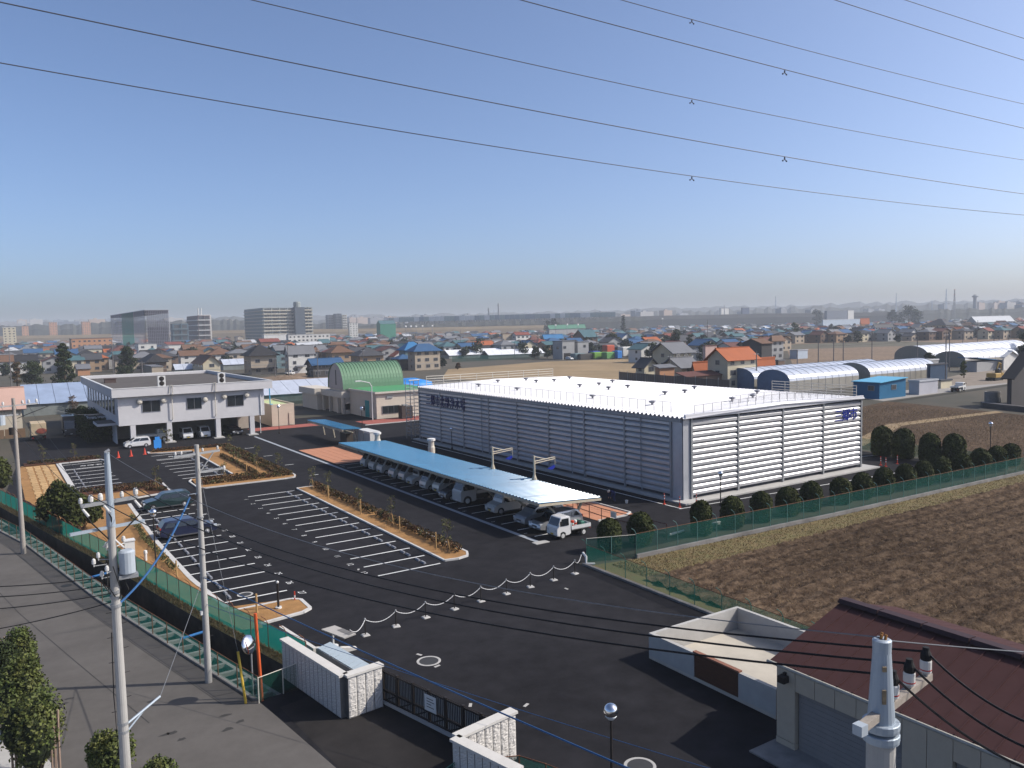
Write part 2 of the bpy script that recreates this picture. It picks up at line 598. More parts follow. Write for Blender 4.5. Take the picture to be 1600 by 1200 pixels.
# seam lines between the road lanes (thin sealed joints)
for dx in (-1.15, -4.2):
    g = MB()
    pts = [(cl(y) + dx, y) for y in np.linspace(37.5, 100, 26)]
    for a, b in zip(pts, pts[1:]):
        g.quad((a[0], a[1], .008), (a[0] + .05, a[1], .008), (b[0] + .05, b[1], .008), (b[0], b[1], .008))
    g.build('road_joint', mat('tar', (0.05, 0.048, 0.046), .8), road)
yy = 38.5
while yy < 70:
    MB().quad((cl(yy) - 1.15, yy, .009), (cl(yy) - .1, yy - .15, .009), (cl(yy) - .1, yy - .11, .009), (cl(yy) - 1.15, yy + .04, .009)).build('road_joint', MATS['tar'], road)
    yy += 2.0
rnd = random.Random(3)
for q in [(284, 1155), (268, 1145), (258, 1148), (356, 1140), (375, 1128), (235, 1096), (352, 1118), (100, 1100), (107, 1092)]:
    p = G(*q)
    MB().poly([(p.x + rnd.uniform(.06, .2) * cos(t) * 1.6, p.y + rnd.uniform(.06, .2) * sin(t)) for t in np.linspace(0, 5.6, 8)], .009).build('oil_stain', MATS['tar'], road)
for q in [(104, 915)]:
    p = G(*q)
    MB().lathe((p.x, p.y, .004), [(.34, 0), (.34, .008)], 18).build('manhole_cover', mat('cast_iron', (0.05, 0.05, 0.05), .6), road)

# gutter line along the car park lane (pale concrete channel)
g = MB()
g.quad((35.12, 51.1, .010), (35.52, 51.1, .010), (35.52, 130.2, .010), (35.12, 130.2, .010))
g.build('gutter', m_drain, lot)
MB().box(34.75, 50.6, .004, 36.0, 51.25, .05).build('gutter_catch_pit', m_conc, lot)


def line(x0, y0, x1, y1, w=.15, parent=None, z=.009, name='parking_line', m=None):
    a, b = Vector((x0, y0)), Vector((x1, y1))
    d = b - a
    return put(name, unit_box(m or m_paint), parent or lot, ((x0 + x1) / 2, (y0 + y1) / 2, z), atan2(d.y, d.x), (d.length, w, .004))


def mark(txt, x, y, rot, size=.62):
    return put('bay_number', text_mesh(txt, size, m_paint), lot, (x, y, .0125), rot)


for k in range(14):                                  # centre row
    line(21.69, 50.84 + 2.51 * k, 26.5, 50.84 + 2.51 * k)
for k in range(13):
    mark(str(13 - k), 21.15, 52.1 + 2.51 * k, -pi / 2)
for k in range(14):                                  # row by the canal
    line(10.95, 51.64 + 2.5 * k, 15.62, 51.64 + 2.5 * k)
for k in range(14):
    mark(str(27 - k), 16.25, 50.6 + 2.5 * k, -pi / 2)
for k, y in enumerate([115.1, 111.9, 109.0, 106.3, 103.6, 101.0, 98.6]):     # far left block
    line(7.65, y, 12.2, y)
for k, y in enumerate([115.66, 112.1, 109.3, 106.5, 103.9, 101.3, 98.7]):    # far right block
    line(18.3, y, 22.9, y)
for x0, x1, y in ((7.65, 12.2, 114.6), (18.3, 22.9, 115.0)):
    line(x0, y, x1, y)
    put('bay_number', text_mesh('身障者用', .9, m_paint), lot, ((x0 + x1) / 2 + 1.2, y + 2.4, .0125), 0.0)
    line(x0, y + 4.6, x1, y + 4.6)
for k in range(18):                                  # bays under the long shelter
    y = 52.75 + 2.5 * k
    line(36.05, y, 41.6, y, .12)
    if k < 17 and k % 2 == 0:
        mark(str(k + 1), 35.95, y + 1.2, -pi / 2, .5)
for a, b in [((52.49 - .71, 52.49), (92.0, 49.6)), ((52.0, 52.4), (52.2, 108.0))]:
    line(a[0], a[1], b[0], b[1], .13, name='edge_line')
line(91.2, 58.0, 83.0, 60.5, .13, name='edge_line')
for k in range(4):                                   # stop marks on the lane behind the shelter
    line(30.5 + k * .1, 118 - k * 9, 31.8, 118 - k * 9, .16, name='edge_line')
for q, r in (((670, 1033), .62), ((383, 929), .5), ((1000, 1197), .62)):
    p = G(*q)
    o = MB().lathe((p.x, p.y, .004), [(r, 0), (r, .012), (r - .12, .012), (r - .12, .004)], 28).build('manhole_ring', m_conc, lot)
    MB().lathe((p.x, p.y, .004), [(r - .13, 0), (r - .13, .010)], 28).build('manhole_cover', MATS['cast_iron'], lot)
for q in ((735, 1102), (822, 1102), (655, 1023), (683, 1041), (885, 920), (560, 890)):
    p = G(*q)
    put('valve_cover', unit_box(m_conc), lot, (p.x, p.y, .010), random.uniform(0, 3), (.34, .14, .008))
# darker and paler resurfaced strips in the entrance
for pts in ([(10.6, 28.6), (11.2, 18), (15.5, 17), (14.7, 31.5), (12.4, 36.0), (10.2, 35.6)],):
    MB().poly(pts, .0075).build('asphalt_patch', m_asph_b, lot)

# ================================================================== planting islands, kerbs
def kerb(pts, step=1.0, w=.16, h=.13, close=False, m=None):
    e = thing('kerb', 'x', 'x'); del e['label'], e['category']; e['kind'] = 'structure'
    e.name = 'kerb'
    P = resample(pts, step)
    for a, b in zip(P, P[1:]):
        d = b - a
        put('kerb_stone', unit_box(m or m_kerb), e, ((a.x + b.x) / 2, (a.y + b.y) / 2, h / 2 + .002 + random.uniform(-.004, .004)), atan2(d.y, d.x) + random.uniform(-.004, .004), (d.length - .012, w, h))
    return e


def arc(cx, cy, r, a0, a1, n=6):
    return [(cx + r * cos(a0 + (a1 - a0) * i / n), cy + r * sin(a0 + (a1 - a0) * i / n)) for i in range(n + 1)]


def soil(pts, m=m_soil, z=.11, name='planting_soil'):
    return struct(MB().poly(pts, z).build(name, m))


# long strip beside the centre row
i1 = [(27.0, 51.1), (28.0, 50.9)] + arc(28.2, 52.1, 1.2, -pi / 2, 0, 5) + [(29.4, 83.0)] + arc(28.6, 83.4, .8, 0, pi / 2, 4) + [(27.0, 84.2)]
soil(i1)
kerb([(27.0, 84.2), (27.0, 51.1)]); kerb([(27.0, 51.1), (28.0, 50.9)] + arc(28.2, 52.1, 1.2, -pi / 2, 0, 5) + [(29.4, 83.0)] + arc(28.6, 83.4, .8, 0, pi / 2, 4) + [(27.0, 84.2)], w=.17)
# large upper island
i2 = [(18.5, 90.9), (28.0, 90.6)] + arc(28.2, 91.8, 1.2, -pi / 2, 0, 5) + [(29.6, 105), (29.7, 122)] + [(23.9, 122.4), (18.6, 123.6), (18.5, 121.6), (23.8, 120.3), (23.7, 97.6), (19.0, 97.2)]
soil(i2)
kerb([(19.0, 97.2), (18.5, 96.6), (18.5, 90.9), (28.0, 90.6)] + arc(28.2, 91.8, 1.2, -pi / 2, 0, 5) + [(29.6, 105), (29.7, 122)], 1.4, .18)
kerb([(18.5, 123.6), (18.5, 121.7), (23.8, 120.4)], 1.4, .3); kerb([(23.72, 119), (23.70, 97.6)], 1.4, .22)
# far left island and strip
i3 = [(7.3, 97.4), (7.3, 90.1), (11.6, 90.0), (15.6, 91.2), (15.8, 97.0), (7.4, 97.6)]
soil(i3, m_mulch)
soil([(8.2, 90.4), (13.5, 90.9), (13.5, 94.2), (8.2, 94.4)], m_soil, .116)
kerb([(8.5, 89.9), (11.6, 89.9), (15.7, 91.2), (15.85, 97.0)], 1.4, .2)
kerb([(7.25, 97.6), (7.23, 120.7)], 1.6, .55, .12); kerb([(7.3, 120.8), (12.2, 121.0)], 1.6, .22); soil([(3.4, 121.3), (12.2, 121.3), (11.9, 122.6), (3.4, 124.0)], m_mulch)
kerb([(12.2, 121.1), (12.6, 119.5), (13.2, 114.8)][:2], 1.0, .2)
# canal-side planting with the kerbed near tip
tip = [(15.62, 46.94), (15.69, 49.56)]
i4 = [(cr(87) + .75, 87.2), (11.1, 87.2), (10.75, 70.1), (10.95, 57.6), (11.5, 50.4), (15.65, 49.45), (15.6, 47.05), (12.41, 46.4), (12.35, 45.6), (cr(46) + .8, 46), (cr(52) + .75, 52), (cr(63) + .75, 63), (cr(76) + .75, 76)]
soil(i4)
kerb([(11.1, 87.2), (10.75, 70.1), (10.95, 57.6), (11.5, 50.4)], 1.0, .34)
kerb([(11.5, 49.6), (15.7, 49.55), (15.65, 46.9), (12.3, 46.4)], .9, .22)
# tan paved bay by the canal: individual pale setts
pv = struct(MB().poly([(3.4, 122.4), (7.0, 121), (6.95, 89.6), (3.9, 89.6), (2.6, 97), (2.7, 121)], .012).build('tan_pavement', m_soil))
m_tan = mat('tan_sett', (0.50, 0.33, 0.16), 0.9, var=0.12, scale=1.0, island=0.1)
g = MB()
for i in range(4):
    for j in range(21):
        x, y = 3.55 + i * .84, 91.0 + j * 1.42
        g.box(x + (.1 if j % 2 else 0), y, .012, x + .70, y + 1.14, .045)
struct(g.build('sett', m_tan, pv), 'stuff')


# brick-paved aprons
def paved(name, x0, y0, x1, y1, nx, ny, m, z=.03):
    p = struct(MB().box(x0, y0, .002, x1, y1, z - .018).build(name, m_grout))
    dx, dy = (x1 - x0) / nx, (y1 - y0) / ny
    me = MB().box(-dx / 2 + .02, -dy / 2 + .02, -.02, dx / 2 - .02, dy / 2 - .02, 0).mesh('paver', m)
    for i in range(nx):
        for j in range(ny):
            put('paver', me, p, (x0 + (i + .5) * dx, y0 + (j + .5) * dy, z + random.uniform(-.003, .003)))
    return p


paved('brick_apron', 36.05, 96.2, 41.2, 110.9, 5, 14, m_pave)
paved('brick_apron', 43.2, 53.6, 47.2, 92.5, 3, 22, m_pave)
kerb([(43.1, 53.4), (47.3, 53.5), (47.4, 92)], 1.6, .16)
paved('red_brick_apron', 37.0, 137.0, 52.5, 141.0, 6, 2, m_pave_d)
paved('red_brick_apron', 55.5, 131.5, 68.5, 138.0, 6, 3, m_pave_d)
kerb([(54.6, 131.3), (68.6, 131.2)], 2.0, .18)
struct(MB().box(53.2, 53.1, .002, 83.4, 109.8, .14).build('warehouse_plinth', m_conc))

# ================================================================== fields beside the lot
def field_grid(x0, x1, y0, y1, step, amp, furrow, m, name, seed, z0=0.01):
    nx, ny = int((x1 - x0) / step), int((y1 - y0) / step)
    X, Y = np.meshgrid(np.linspace(x0, x1, nx), np.linspace(y0, y1, ny), indexing='ij')
    r = np.random.default_rng(seed)
    Z = r.uniform(-1, 1, X.shape) * amp
    k = r.uniform(-1, 1, X.shape)
    for s in (1, 2, 4):
        Z += amp * .6 * (np.roll(k, s, 0) + np.roll(k, s, 1))
    Z += furrow * np.sin((Y + .35 * np.sin(X * .11)) * 2 * pi / 1.55)
    Z = np.maximum(Z - Z.min() * .55, 0) + z0
    idx = np.arange(nx * ny).reshape(nx, ny)
    f = np.stack([idx[:-1, :-1], idx[1:, :-1], idx[1:, 1:], idx[:-1, 1:]], -1).reshape(-1, 4)
    return struct(put(name, np_mesh(name, np.stack([X, Y, Z], -1).reshape(-1, 3), f, m)))


field_grid(35.5, 118, 6.0, 39.2, .2, .06, .085, m_field, 'ploughed_field', 5)
struct(MB().poly([(34.35, 0), (120, 0), (135, 41.3), (60, 42.2), (38.4, 43.2), (34.4, 44.0)], .006).build('field_verge', m_verge))
struct(MB().poly([(93.5, 43), (118, 41), (142, 55), (150, 94.0), (120, 88), (93.5, 112)], .007).build('stubble_field', m_field))
struct(MB().poly([(96, 63.5), (118, 71.5), (146, 70.2), (147, 72.0), (118, 74.0), (96, 66.0)], .012).build('grass_path', m_straw))
struct(MB().poly([(118, 36), (135, 42), (165, 62), (190, 30), (150, -10), (118, 0)], .008).build('stubble_field', m_field2))
struct(MB().poly([(149.5, 94.6), (152, 101.5), (165, 104), (242, 112), (330, 118), (330, 104), (217, 98.6)], .011).build('farm_road', mat('farm_road', (0.30, 0.285, 0.265), .9, var=.1, scale=.5)))
struct(MB().poly([(149.6, 93.6), (217, 97.9), (217, 95.8), (149.0, 92.0)], .014).build('ditch_grass', mat('ditch', (0.03, 0.028, 0.02), .95)))
# ================================================================== warehouse
WX0, WX1, WY0, WY1, WH = 54.2, 81.6, 54.4, 109.0, 7.75
wh = thing('louvred_warehouse', 'large silver warehouse with louvred metal walls and a bright white roof', 'warehouse', (WX0, WY0, 0))
O = (WX0, WY0, 0)
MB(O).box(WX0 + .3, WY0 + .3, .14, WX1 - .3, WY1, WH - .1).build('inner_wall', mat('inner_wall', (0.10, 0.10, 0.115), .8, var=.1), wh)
m_roofw = mat('white_roof_sheet', (0.70, 0.70, 0.725), 0.4, 0.1, var=0.05, scale=.8, big=.05)
m_louv = mat('louvre_steel', (0.60, 0.60, 0.615), 0.38, 0.55, var=0.07, scale=1.0, island=.05, big=.06, bigscale=.25)
g = MB(O)                                            # corrugated roof, ridge along the length
n = 92
prof = []
for i in range(n):
    y = WY0 - .45 + (WY1 - WY0 + .8) * i / n
    st = (WY1 - WY0 + .8) / n
    prof += [(y, 0), (y + st * .30, 0), (y + st * .42, .15), (y + st * .82, .15), (y + st * .95, 0)]
xs = [(WX0 - .25, WH + .12), ((WX0 + WX1) / 2, WH + .50), (WX1 + .3, WH + .12)]
vs, fs = [], []
for x, z in xs:
    for y, h in prof: vs.append((x, y, z + h))
    for y, h in prof: vs.append((x, y, z + h - .05))
L = len(prof)
for r in range(2):
    for i in range(L - 1):
        a = r * 2 * L + i; b = a + 2 * L
        fs.append((a, b, b + 1, a + 1)); fs.append((a + L, a + L + 1, b + L + 1, b + L))
for r in (0, 2):
    for i in range(L - 1):
        a = r * 2 * L + i
        fs.append((a, a + 1, a + L + 1, a + L))
g.add(vs, fs).build('roof', m_roofw, wh)
MB(O).box(WX0 - .18, WY0 + .2, WH - .28, WX0 + .1, WY1, WH + .10).build('eave_beam', m_steel, wh)
MB(O).box(WX0 + .0, WY0 - .34, WH + .06, WX1 + .05, WY0 - .10, WH + .46).build('verge_flashing', m_roofw, wh)
# corner sheet and columns
MB(O).box(WX0 - .02, WY0 + .02, .14, WX0 + .10, WY0 + 1.55, WH - .05).build('corner_panel', m_galv, wh)
MB(O).box(WX0 - .02, WY0 - .02, .14, WX0 + 1.0, WY0 + .10, WH - .05).build('corner_panel', m_galv, wh)
NROW = 13
PITCH_L = (WH - .55) / NROW


def louvre_poly():
    p = PITCH_L
    return [(.0, p * .20), (.22, p * .12), (.22, p * .58), (.0, p * .98)]


slat_cache = {}


def slat(len_, axis):
    k = (round(len_, 2), axis)
    if k not in slat_cache:
        pl = louvre_poly()
        if axis == 'y':                                # long wall, faces -X
            slat_cache[k] = MB().prism([(-d, z) for d, z in pl], 'y', 0, len_).mesh('slat', m_louv)
        else:                                          # end wall, faces -Y
            slat_cache[k] = MB().prism([(-d, z) for d, z in pl], 'x', 0, len_).mesh('slat', m_louv)
    return slat_cache[k]


ycols = [WY0 + 1.55 + i * (WY1 - WY0 - 1.55) / 8 for i in range(9)]
for i in range(8):
    for r in range(NROW):
        put('slat', slat(ycols[i + 1] - ycols[i] - .26, 'y'), wh, (.10, ycols[i] + .13 - WY0, .42 + r * PITCH_L))
for y in ycols:
    MB(O).box(WX0 - .16, y - .11, .14, WX0 + .12, y + .11, WH - .25).build('column', m_steel, wh)
for y in (ycols[2] + 2.2, ycols[5] + 1.7, ycols[0] + 4.1):
    MB(O).tube([(WX0 - .2, y, WH - .2), (WX0 - .2, y, .9), (WX0 - .35, y - .35, .3)], .055).build('downpipe', m_steel, wh)
xcols = [WX0 + 1.0, WX0 + 7.4, WX0 + 14.1, WX0 + 20.7, WX1]
for i in range(4):
    for r in range(NROW):
        put('slat', slat(xcols[i + 1] - xcols[i] - .30, 'x'), wh, (xcols[i] + .15 - WX0, .10, .42 + r * PITCH_L))
for x in xcols:
    MB(O).box(x - .12, WY0 - .16, .14, x + .12, WY0 + .12, WH + .05).build('column', m_steel, wh)
MB(O).box(WX1 - .1, WY0 + .2, .14, WX1 + .08, WY1, WH - .05).build('side_wall', m_galv, wh)
MB(O).box(WX0 + .2, WY1 - .02, .14, WX1 - .1, WY1 + .1, WH - .05).build('side_wall', m_galv, wh)
# wall lettering
m_sign = mat('sign_blue', (0.012, 0.028, 0.30), .5, var=.05)
m_signd = mat('sign_navy', (0.010, 0.016, 0.115), .5, var=.05)
pf, pn = GX(667, 628, WX0), GX(728.5, 636, WX0)
for i, ch in enumerate('三郷市北部浄水場'):
    t = (i + .5) / 8
    o = put('sign_character', text_mesh(ch, 1.75, m_signd, .03), wh, (-.16, pf.y + (pn.y - pf.y) * t - WY0, 6.10))
    o.rotation_euler = (pi / 2, 0, -pi / 2)
    o.scale = (abs(pf.y - pn.y) / 8 / 1.85, 1, 1)
qa, qb = GY(1302.5, 649, WY0), GY(1337.5, 644, WY0)
for i, ch in enumerate('三郷市'):
    o = put('sign_character', text_mesh(ch, 1.45, m_sign, .03), wh, (qa.x + (qb.x - qa.x) * (i + .5) / 3 - WX0, -.15, 6.15))
    o.rotation_euler = (pi / 2, 0, 0)
# roof ventilators: short stalk, cone hood
vent = MB().lathe((0, 0, 0), [(.11, -.05), (.11, .24), (.38, .36), (.34, .46), (.08, .50)], 10).mesh('roof_vent', mat('vent_grey', (0.20, 0.20, 0.23), .5, .3, var=.1))


def roofz(x): return WH + .2 + .38 * (1 - abs(x - (WX0 + WX1) / 2) / ((WX1 - WX0) / 2))


for q in [(778, 597), (822, 595), (808, 608), (748, 602), (838, 598), (866, 596), (906, 605), (936, 602), (890, 590), (951, 609), (981, 606), (957, 596), (926, 620), (1019, 630), (1039, 617), (1070, 614), (1085, 606), (1144, 627), (1176, 622), (1183, 613)]:
    p = G(q[0], q[1] + 1, WH + .5)
    if WX0 < p.x < WX1 and WY0 < p.y < WY1:
        put('roof_vent', vent, wh, (p.x - WX0, p.y - WY0, roofz(p.x)))
# low wire-net fence along two roof edges, and the pipe rails beyond
def roof_net(pts, h=1.0):
    g, p = MB(O), MB(O)
    P = resample(pts, 1.2)
    for a, b in zip(P, P[1:]):
        za = roofz(a.x) + .1
        g.quad((a.x, a.y, za), (b.x, b.y, roofz(b.x) + .1), (b.x, b.y, roofz(b.x) + .1 + h), (a.x, a.y, za + h))
        p.cyl((a.x, a.y, za - .1), (a.x, a.y, za + h), .022, n=4)
    p.tube([(a.x, a.y, roofz(a.x) + .1 + h) for a in P], .018, 4)
    g.build('roof_net', m_net_w, wh); p.build('roof_net_post', mat('net_post', (0.30, 0.29, 0.30), .6), wh)


roof_net([(WX0 + 1.4, WY0 + 3), (WX0 + 1.4, WY1 - 1)])
roof_net([(WX0 + 2, WY0 + .5), (WX1 - 2, WY0 + .5)], .8)
roof_net([(WX0 + 10, WY0 + 3), (WX0 + 24, WY0 + 2.4)], .8)


def rail(name, pts, h, rows, m, parent, z0, step=2.5, r=.03, off=(0, 0, 0)):
    g = MB(off)
    P = resample(pts, step)
    for a in P: g.cyl((a.x, a.y, z0), (a.x, a.y, z0 + h), r, n=6)
    for k in range(rows):
        z = z0 + h * (k + 1) / rows
        g.tube([(a.x, a.y, z) for a in P], r, 5)
    return g.build(name, m, parent)


m_rail = mat('cream_rail', (0.62, 0.58, 0.50), .5, var=.08)
rail('pipe_rail', [(WX0 + 1, WY1 - .3), (WX1 - 3, WY1 - .3)], 1.5, 4, m_rail, wh, WH + .2, 3.0, .045, O)
rail('pipe_rail', [(WX1 - .2, WY0 + .4), (WX1 - .2, WY0 + 12)], 1.3, 4, m_rail, wh, WH + .2, 2.0, .04, O)
# stair cage at the far corner
g = MB(O)
for x, y in ((53.2, 110.2), (53.2, 111.8), (54.6, 110.2), (54.6, 111.8)):
    g.cyl((x, y, 0), (x, y, 8.9), .06, n=5)
for k in range(15):
    z = .5 + k * .55
    g.tube([(53.2, 110.2, z), (53.2, 111.8, z), (54.6, 111.8, z), (54.6, 110.2, z), (53.2, 110.2, z)], .03, 4)
g.cyl((53.0, 110.2, 8.9), (54.8, 110.2, 8.9), .09, n=5)
g.build('ladder_cage', m_steel, wh)

# ================================================================== long car shelter
SX0, SX1, SY0, SY1, SZF, SZB = 36.25, 42.6, 52.3, 95.9, 2.72, 2.36
cs = thing('car_shelter', 'long blue-roofed car shelter sheltering a row of white vehicles', 'car shelter', (SX0, SY0, 0))
O = (SX0, SY0, 0)
m_blue_roof = mat('blue_roof_sheet', (0.045, 0.185, 0.340), 0.20, 0.0, var=0.06, scale=.6, big=.06, spec=.16)
m_cream = mat('cream_steel', (0.52, 0.46, 0.35), 0.5, var=.06)
nr = 88
g = MB(O)
prof = []
st = (SY1 - SY0) / nr
for i in range(nr):
    y = SY0 + i * st
    prof += [(y, 0), (y + st * .40, 0), (y + st * .5, .07), (y + st * .82, .07), (y + st * .93, 0)]
vs, fs = [], []
for x, z in ((SX0, SZF), (SX1, SZB)):
    for dz in (0, -.03):
        for y, h in prof: vs.append((x, y, z + h + dz))
L = len(prof)
for i in range(L - 1):
    fs.append((i, 2 * L + i, 2 * L + i + 1, i + 1)); fs.append((L + i, L + i + 1, 3 * L + i + 1, 3 * L + i))
    fs.append((i, i + 1, L + i + 1, L + i)); fs.append((2 * L + i, 3 * L + i, 3 * L + i + 1, 2 * L + i + 1))
g.add(vs, fs).build('roof', m_blue_roof, cs)
for x, z in ((SX0 + .1, SZF), (SX1 - .1, SZB)):
    MB(O).box(x - .06, SY0 + .05, z - .26, x + .06, SY1 - .05, z - .045).build('edge_beam', m_cream, cs)
for y in (SY0 + .02, SY1 - .1):
    MB(O).slab((SX0, y, SZF - .05), (SX1, y, SZB - .05), (SX1, y + .1, SZB - .05), (SX0, y + .1, SZF - .05), .22).build('end_beam', m_cream, cs)
for k in range(9):
    y = SY0 + 1.2 + k * 5.15
    g = MB(O)
    for dx, tx, tz in ((-.15, SX0 + 1.3, SZF - .28), (.15, SX1 - 1.1, SZB - .26)):
        g.slab((40.2 + dx - .09, y - .09, .05), (40.2 + dx + .09, y - .09, .05), (40.2 + dx + .09, y + .09, .05), (40.2 + dx - .09, y + .09, .05), .05)
        a, b = Vector((40.2 + dx, y, 0.05)), Vector((tx, y, tz))
        g.cyl(a, b, .14, .11, n=4)
    g.slab((SX0 + .2, y - .07, SZF - .06), (SX1 - .2, y - .07, SZB - .06), (SX1 - .2, y + .07, SZB - .06), (SX0 + .2, y + .07, SZF - .06), .2)
    g.build('forked_support', m_cream, cs)
for (bx, by, tx, ty, lb) in ((770, 733, 768, 698, 'farther cream steel post with a side arm behind the blue shelter'), (835, 750, 834, 712, 'nearer cream steel post with a side arm behind the blue shelter')):
    b = G(bx, by, SZB + .05)
    h = HGT(Vector((b.x, b.y, 0)), ty)
    po = thing('arm_post', lb, 'post', (b.x, b.y, 0), 'arm posts behind the car shelter')
    MB().cyl((0, 0, 0), (0, 0, h), .13, .10, 8).build('post', m_cream, po)
    MB().cyl((0, 0, SZB - .05), (0, 0, SZB + .55), .30, .12, 8).build('flared_base', m_cream, po)
    MB().tube([(0, 0, h - .55), (2.4, 0, h - .38)], .055, 6).tube([(0, 0, h - .75), (2.4, 0, h - .55)], .05, 6).tube([(0, 0, h - .08), (1.3, 0, h - .45)], .045, 6).tube([(2.4, 0, h - .38), (2.4, 0, h - 1.1)], .035, 6).build('arm', m_cream, po)
    MB().prism([(1.55, h - 1.42), (2.3, h - 1.15), (2.35, h - 1.35), (2.0, h - 1.55)], 'y', -.1, .1).build('hose_hanger', m_sign, po)

# small shelter and cabinets farther along
ss = thing('small_shelter', 'small blue-roofed bicycle shelter beside grey storage cabinets', 'shelter', (43.3, 110.4, 0))
O = (43.3, 110.4, 0)
g = MB(O)
for i in range(26):
    y = 110.5 + i * .58
    g.slab((42.4, y, 2.45), (45.4, y, 2.3), (45.4, y + .38, 2.3), (42.4, y + .38, 2.45), .03)
    g.slab((42.4, y + .38, 2.50), (45.4, y + .38, 2.35), (45.4, y + .58, 2.35), (42.4, y + .58, 2.50), .05)
g.build('roof', m_blue_roof, ss)
for k in range(4):
    MB(O).cyl((44.8, 111.2 + k * 4.4, 0), (44.4, 111.2 + k * 4.4, 2.25), .09, n=6).build('post', m_cream, ss)
MB(O).box(42.45, 110.5, 2.1, 42.55, 125.5, 2.38).build('edge_beam', m_cream, ss)
for i, (y, lb) in enumerate(((106.6, 'nearer grey storage cabinet with a white top by the small shelter'), (109.0, 'farther grey storage cabinet next to the small blue shelter'))):
    c = thing('storage_cabinet', lb, 'cabinet', (45.9, y, 0), 'grey storage cabinets by the small shelter')
    MB().box(-.9, 0, .05, .5, 2.1, 2.1).build('body', m_white if i == 0 else m_conc, c)
    MB().box(-1.0, -.06, 2.1, .6, 2.16, 2.22).build('lid', m_white, c)
    for k in range(3): MB().box(-.93, .12 + k * .66, .2, -.9, .68 + k * .66, 1.9).build('door', m_conc, c)
for i, (y, lb) in enumerate(((98.0, 'dark rack of bicycles nearest the blue car shelter'), (103.5, 'dark rack of bicycles below the storage cabinets'))):
    c = thing('bicycle_rack', lb, 'bicycle rack', (41.9, y, 0))
    rail('frame', [(0, 0), (0, 4)], 1.0, 2, m_dark, c, 0, .5, .025)
bx = thing('notice_box', 'dark boxy cabinet at the end of the grey storage cabinets', 'cabinet', (44.3, 112.5, 0))
MB().box(-.5, 0, .1, .5, 2.6, 1.5).build('body', mat('brown_box', (.075, .06, .05), .7), bx)
MB().box(-.58, -.06, 1.5, .58, 2.66, 1.62).build('lid', m_cream, bx)
for i, (q, lb) in enumerate((((667, 701), 'fat white vent pipe with a flared head behind the blue shelter'), ((583, 690), 'white vent pipe with a round cap at the far end of the blue shelter'))):
    p = G(q[0], q[1], 2.4)
    c = thing('vent_pipe', lb, 'vent pipe', (p.x + .6, p.y, 0), 'vent pipes behind the shelter')
    MB().lathe((0, 0, 0), [(.42, 0), (.42, 2.5), (.34, 2.7), (.34, 3.3)], 12).build('pipe', m_rail, c)
    MB().lathe((0, 0, 0), [(.5, 3.3), (.5, 3.55), (.3, 3.6)], 12).build('head', m_white, c)

# ================================================================== office block on piers
OX0, OX1, OY0, OY1 = 16.1, 37.7, 132.5, 176.0
FX0, FX1, FY0, FY1 = 15.25, 38.9, 131.65, 177.0
m_off = mat('office_render', (0.60, 0.59, 0.60), .8, var=.05, scale=.8, big=.05)
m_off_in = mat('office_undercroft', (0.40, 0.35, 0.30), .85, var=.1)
m_win = glass('dark_window')
m_frame = mat('window_frame', (0.30, 0.30, 0.31), .5, .3)
of = thing('office_building', 'white two storey office block raised on piers over parked vehicles', 'office building', (OX0, OY0, 0))
O = (OX0, OY0, 0)
MB(O).box(OX0, OY0, 3.12, OX1, OY1, 7.6).build('wall', m_off, of)
g = MB(O)
ft, fb = 8.70, 7.45
g.box(FX0, FY0, fb, FX1, FY0 + .35, ft).box(FX0, FY0 + .35, fb, FX0 + .35, FY1, ft).box(FX1 - .35, FY0 + .35, fb, FX1, FY1, ft).box(FX0 + .35, FY1 - .35, fb, FX1 - .35, FY1, ft)
g.box(FX0 + .35, FY0 + .35, fb, FX1 - .35, FY1 - .35, fb + .2)
g.build('fascia', m_off, of)
MB(O).box(FX0 + .36, FY0 + .36, 8.0, FX1 - .36, FY1 - .36, 8.2).build('roof', mat('roof_felt', (0.105, 0.095, 0.088), .95, var=.2, scale=.5, big=.1), of)
g = MB(O)
for x0, y0, x1, y1 in ((FX0 - .05, FY0 - .05, FX1 + .05, FY0 + .3), (FX0 - .05, FY0 + .3, FX0 + .3, FY1), (FX1 - .3, FY0 + .3, FX1 + .05, FY1), (FX0 + .3, FY1 - .3, FX1 - .3, FY1 + .05)):
    g.box(x0, y0, ft, x1, y1, ft + .09)
g.build('parapet_cap', m_white, of)
for x in (18.0, 23.12, 30.36, 35.67):
    MB(O).box(x - .36, OY0 + .02, .02, x + .36, OY0 + .8, 3.11).build('pier', m_off, of)
    MB(O).box(x - .8, OY0 - .5, .01, x + .8, OY0 + 1.2, .16).build('pier_base', m_conc, of)
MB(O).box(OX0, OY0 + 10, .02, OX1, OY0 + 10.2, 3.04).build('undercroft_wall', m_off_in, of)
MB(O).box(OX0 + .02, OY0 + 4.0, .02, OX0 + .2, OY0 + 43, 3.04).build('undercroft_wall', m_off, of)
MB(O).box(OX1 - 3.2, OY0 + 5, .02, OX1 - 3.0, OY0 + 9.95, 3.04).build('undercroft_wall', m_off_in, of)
MB(O).box(OX1 - .25, OY0 + 10.25, .02, OX1 - .05, OY0 + 43, 3.04).build('undercroft_wall', m_off_in, of)


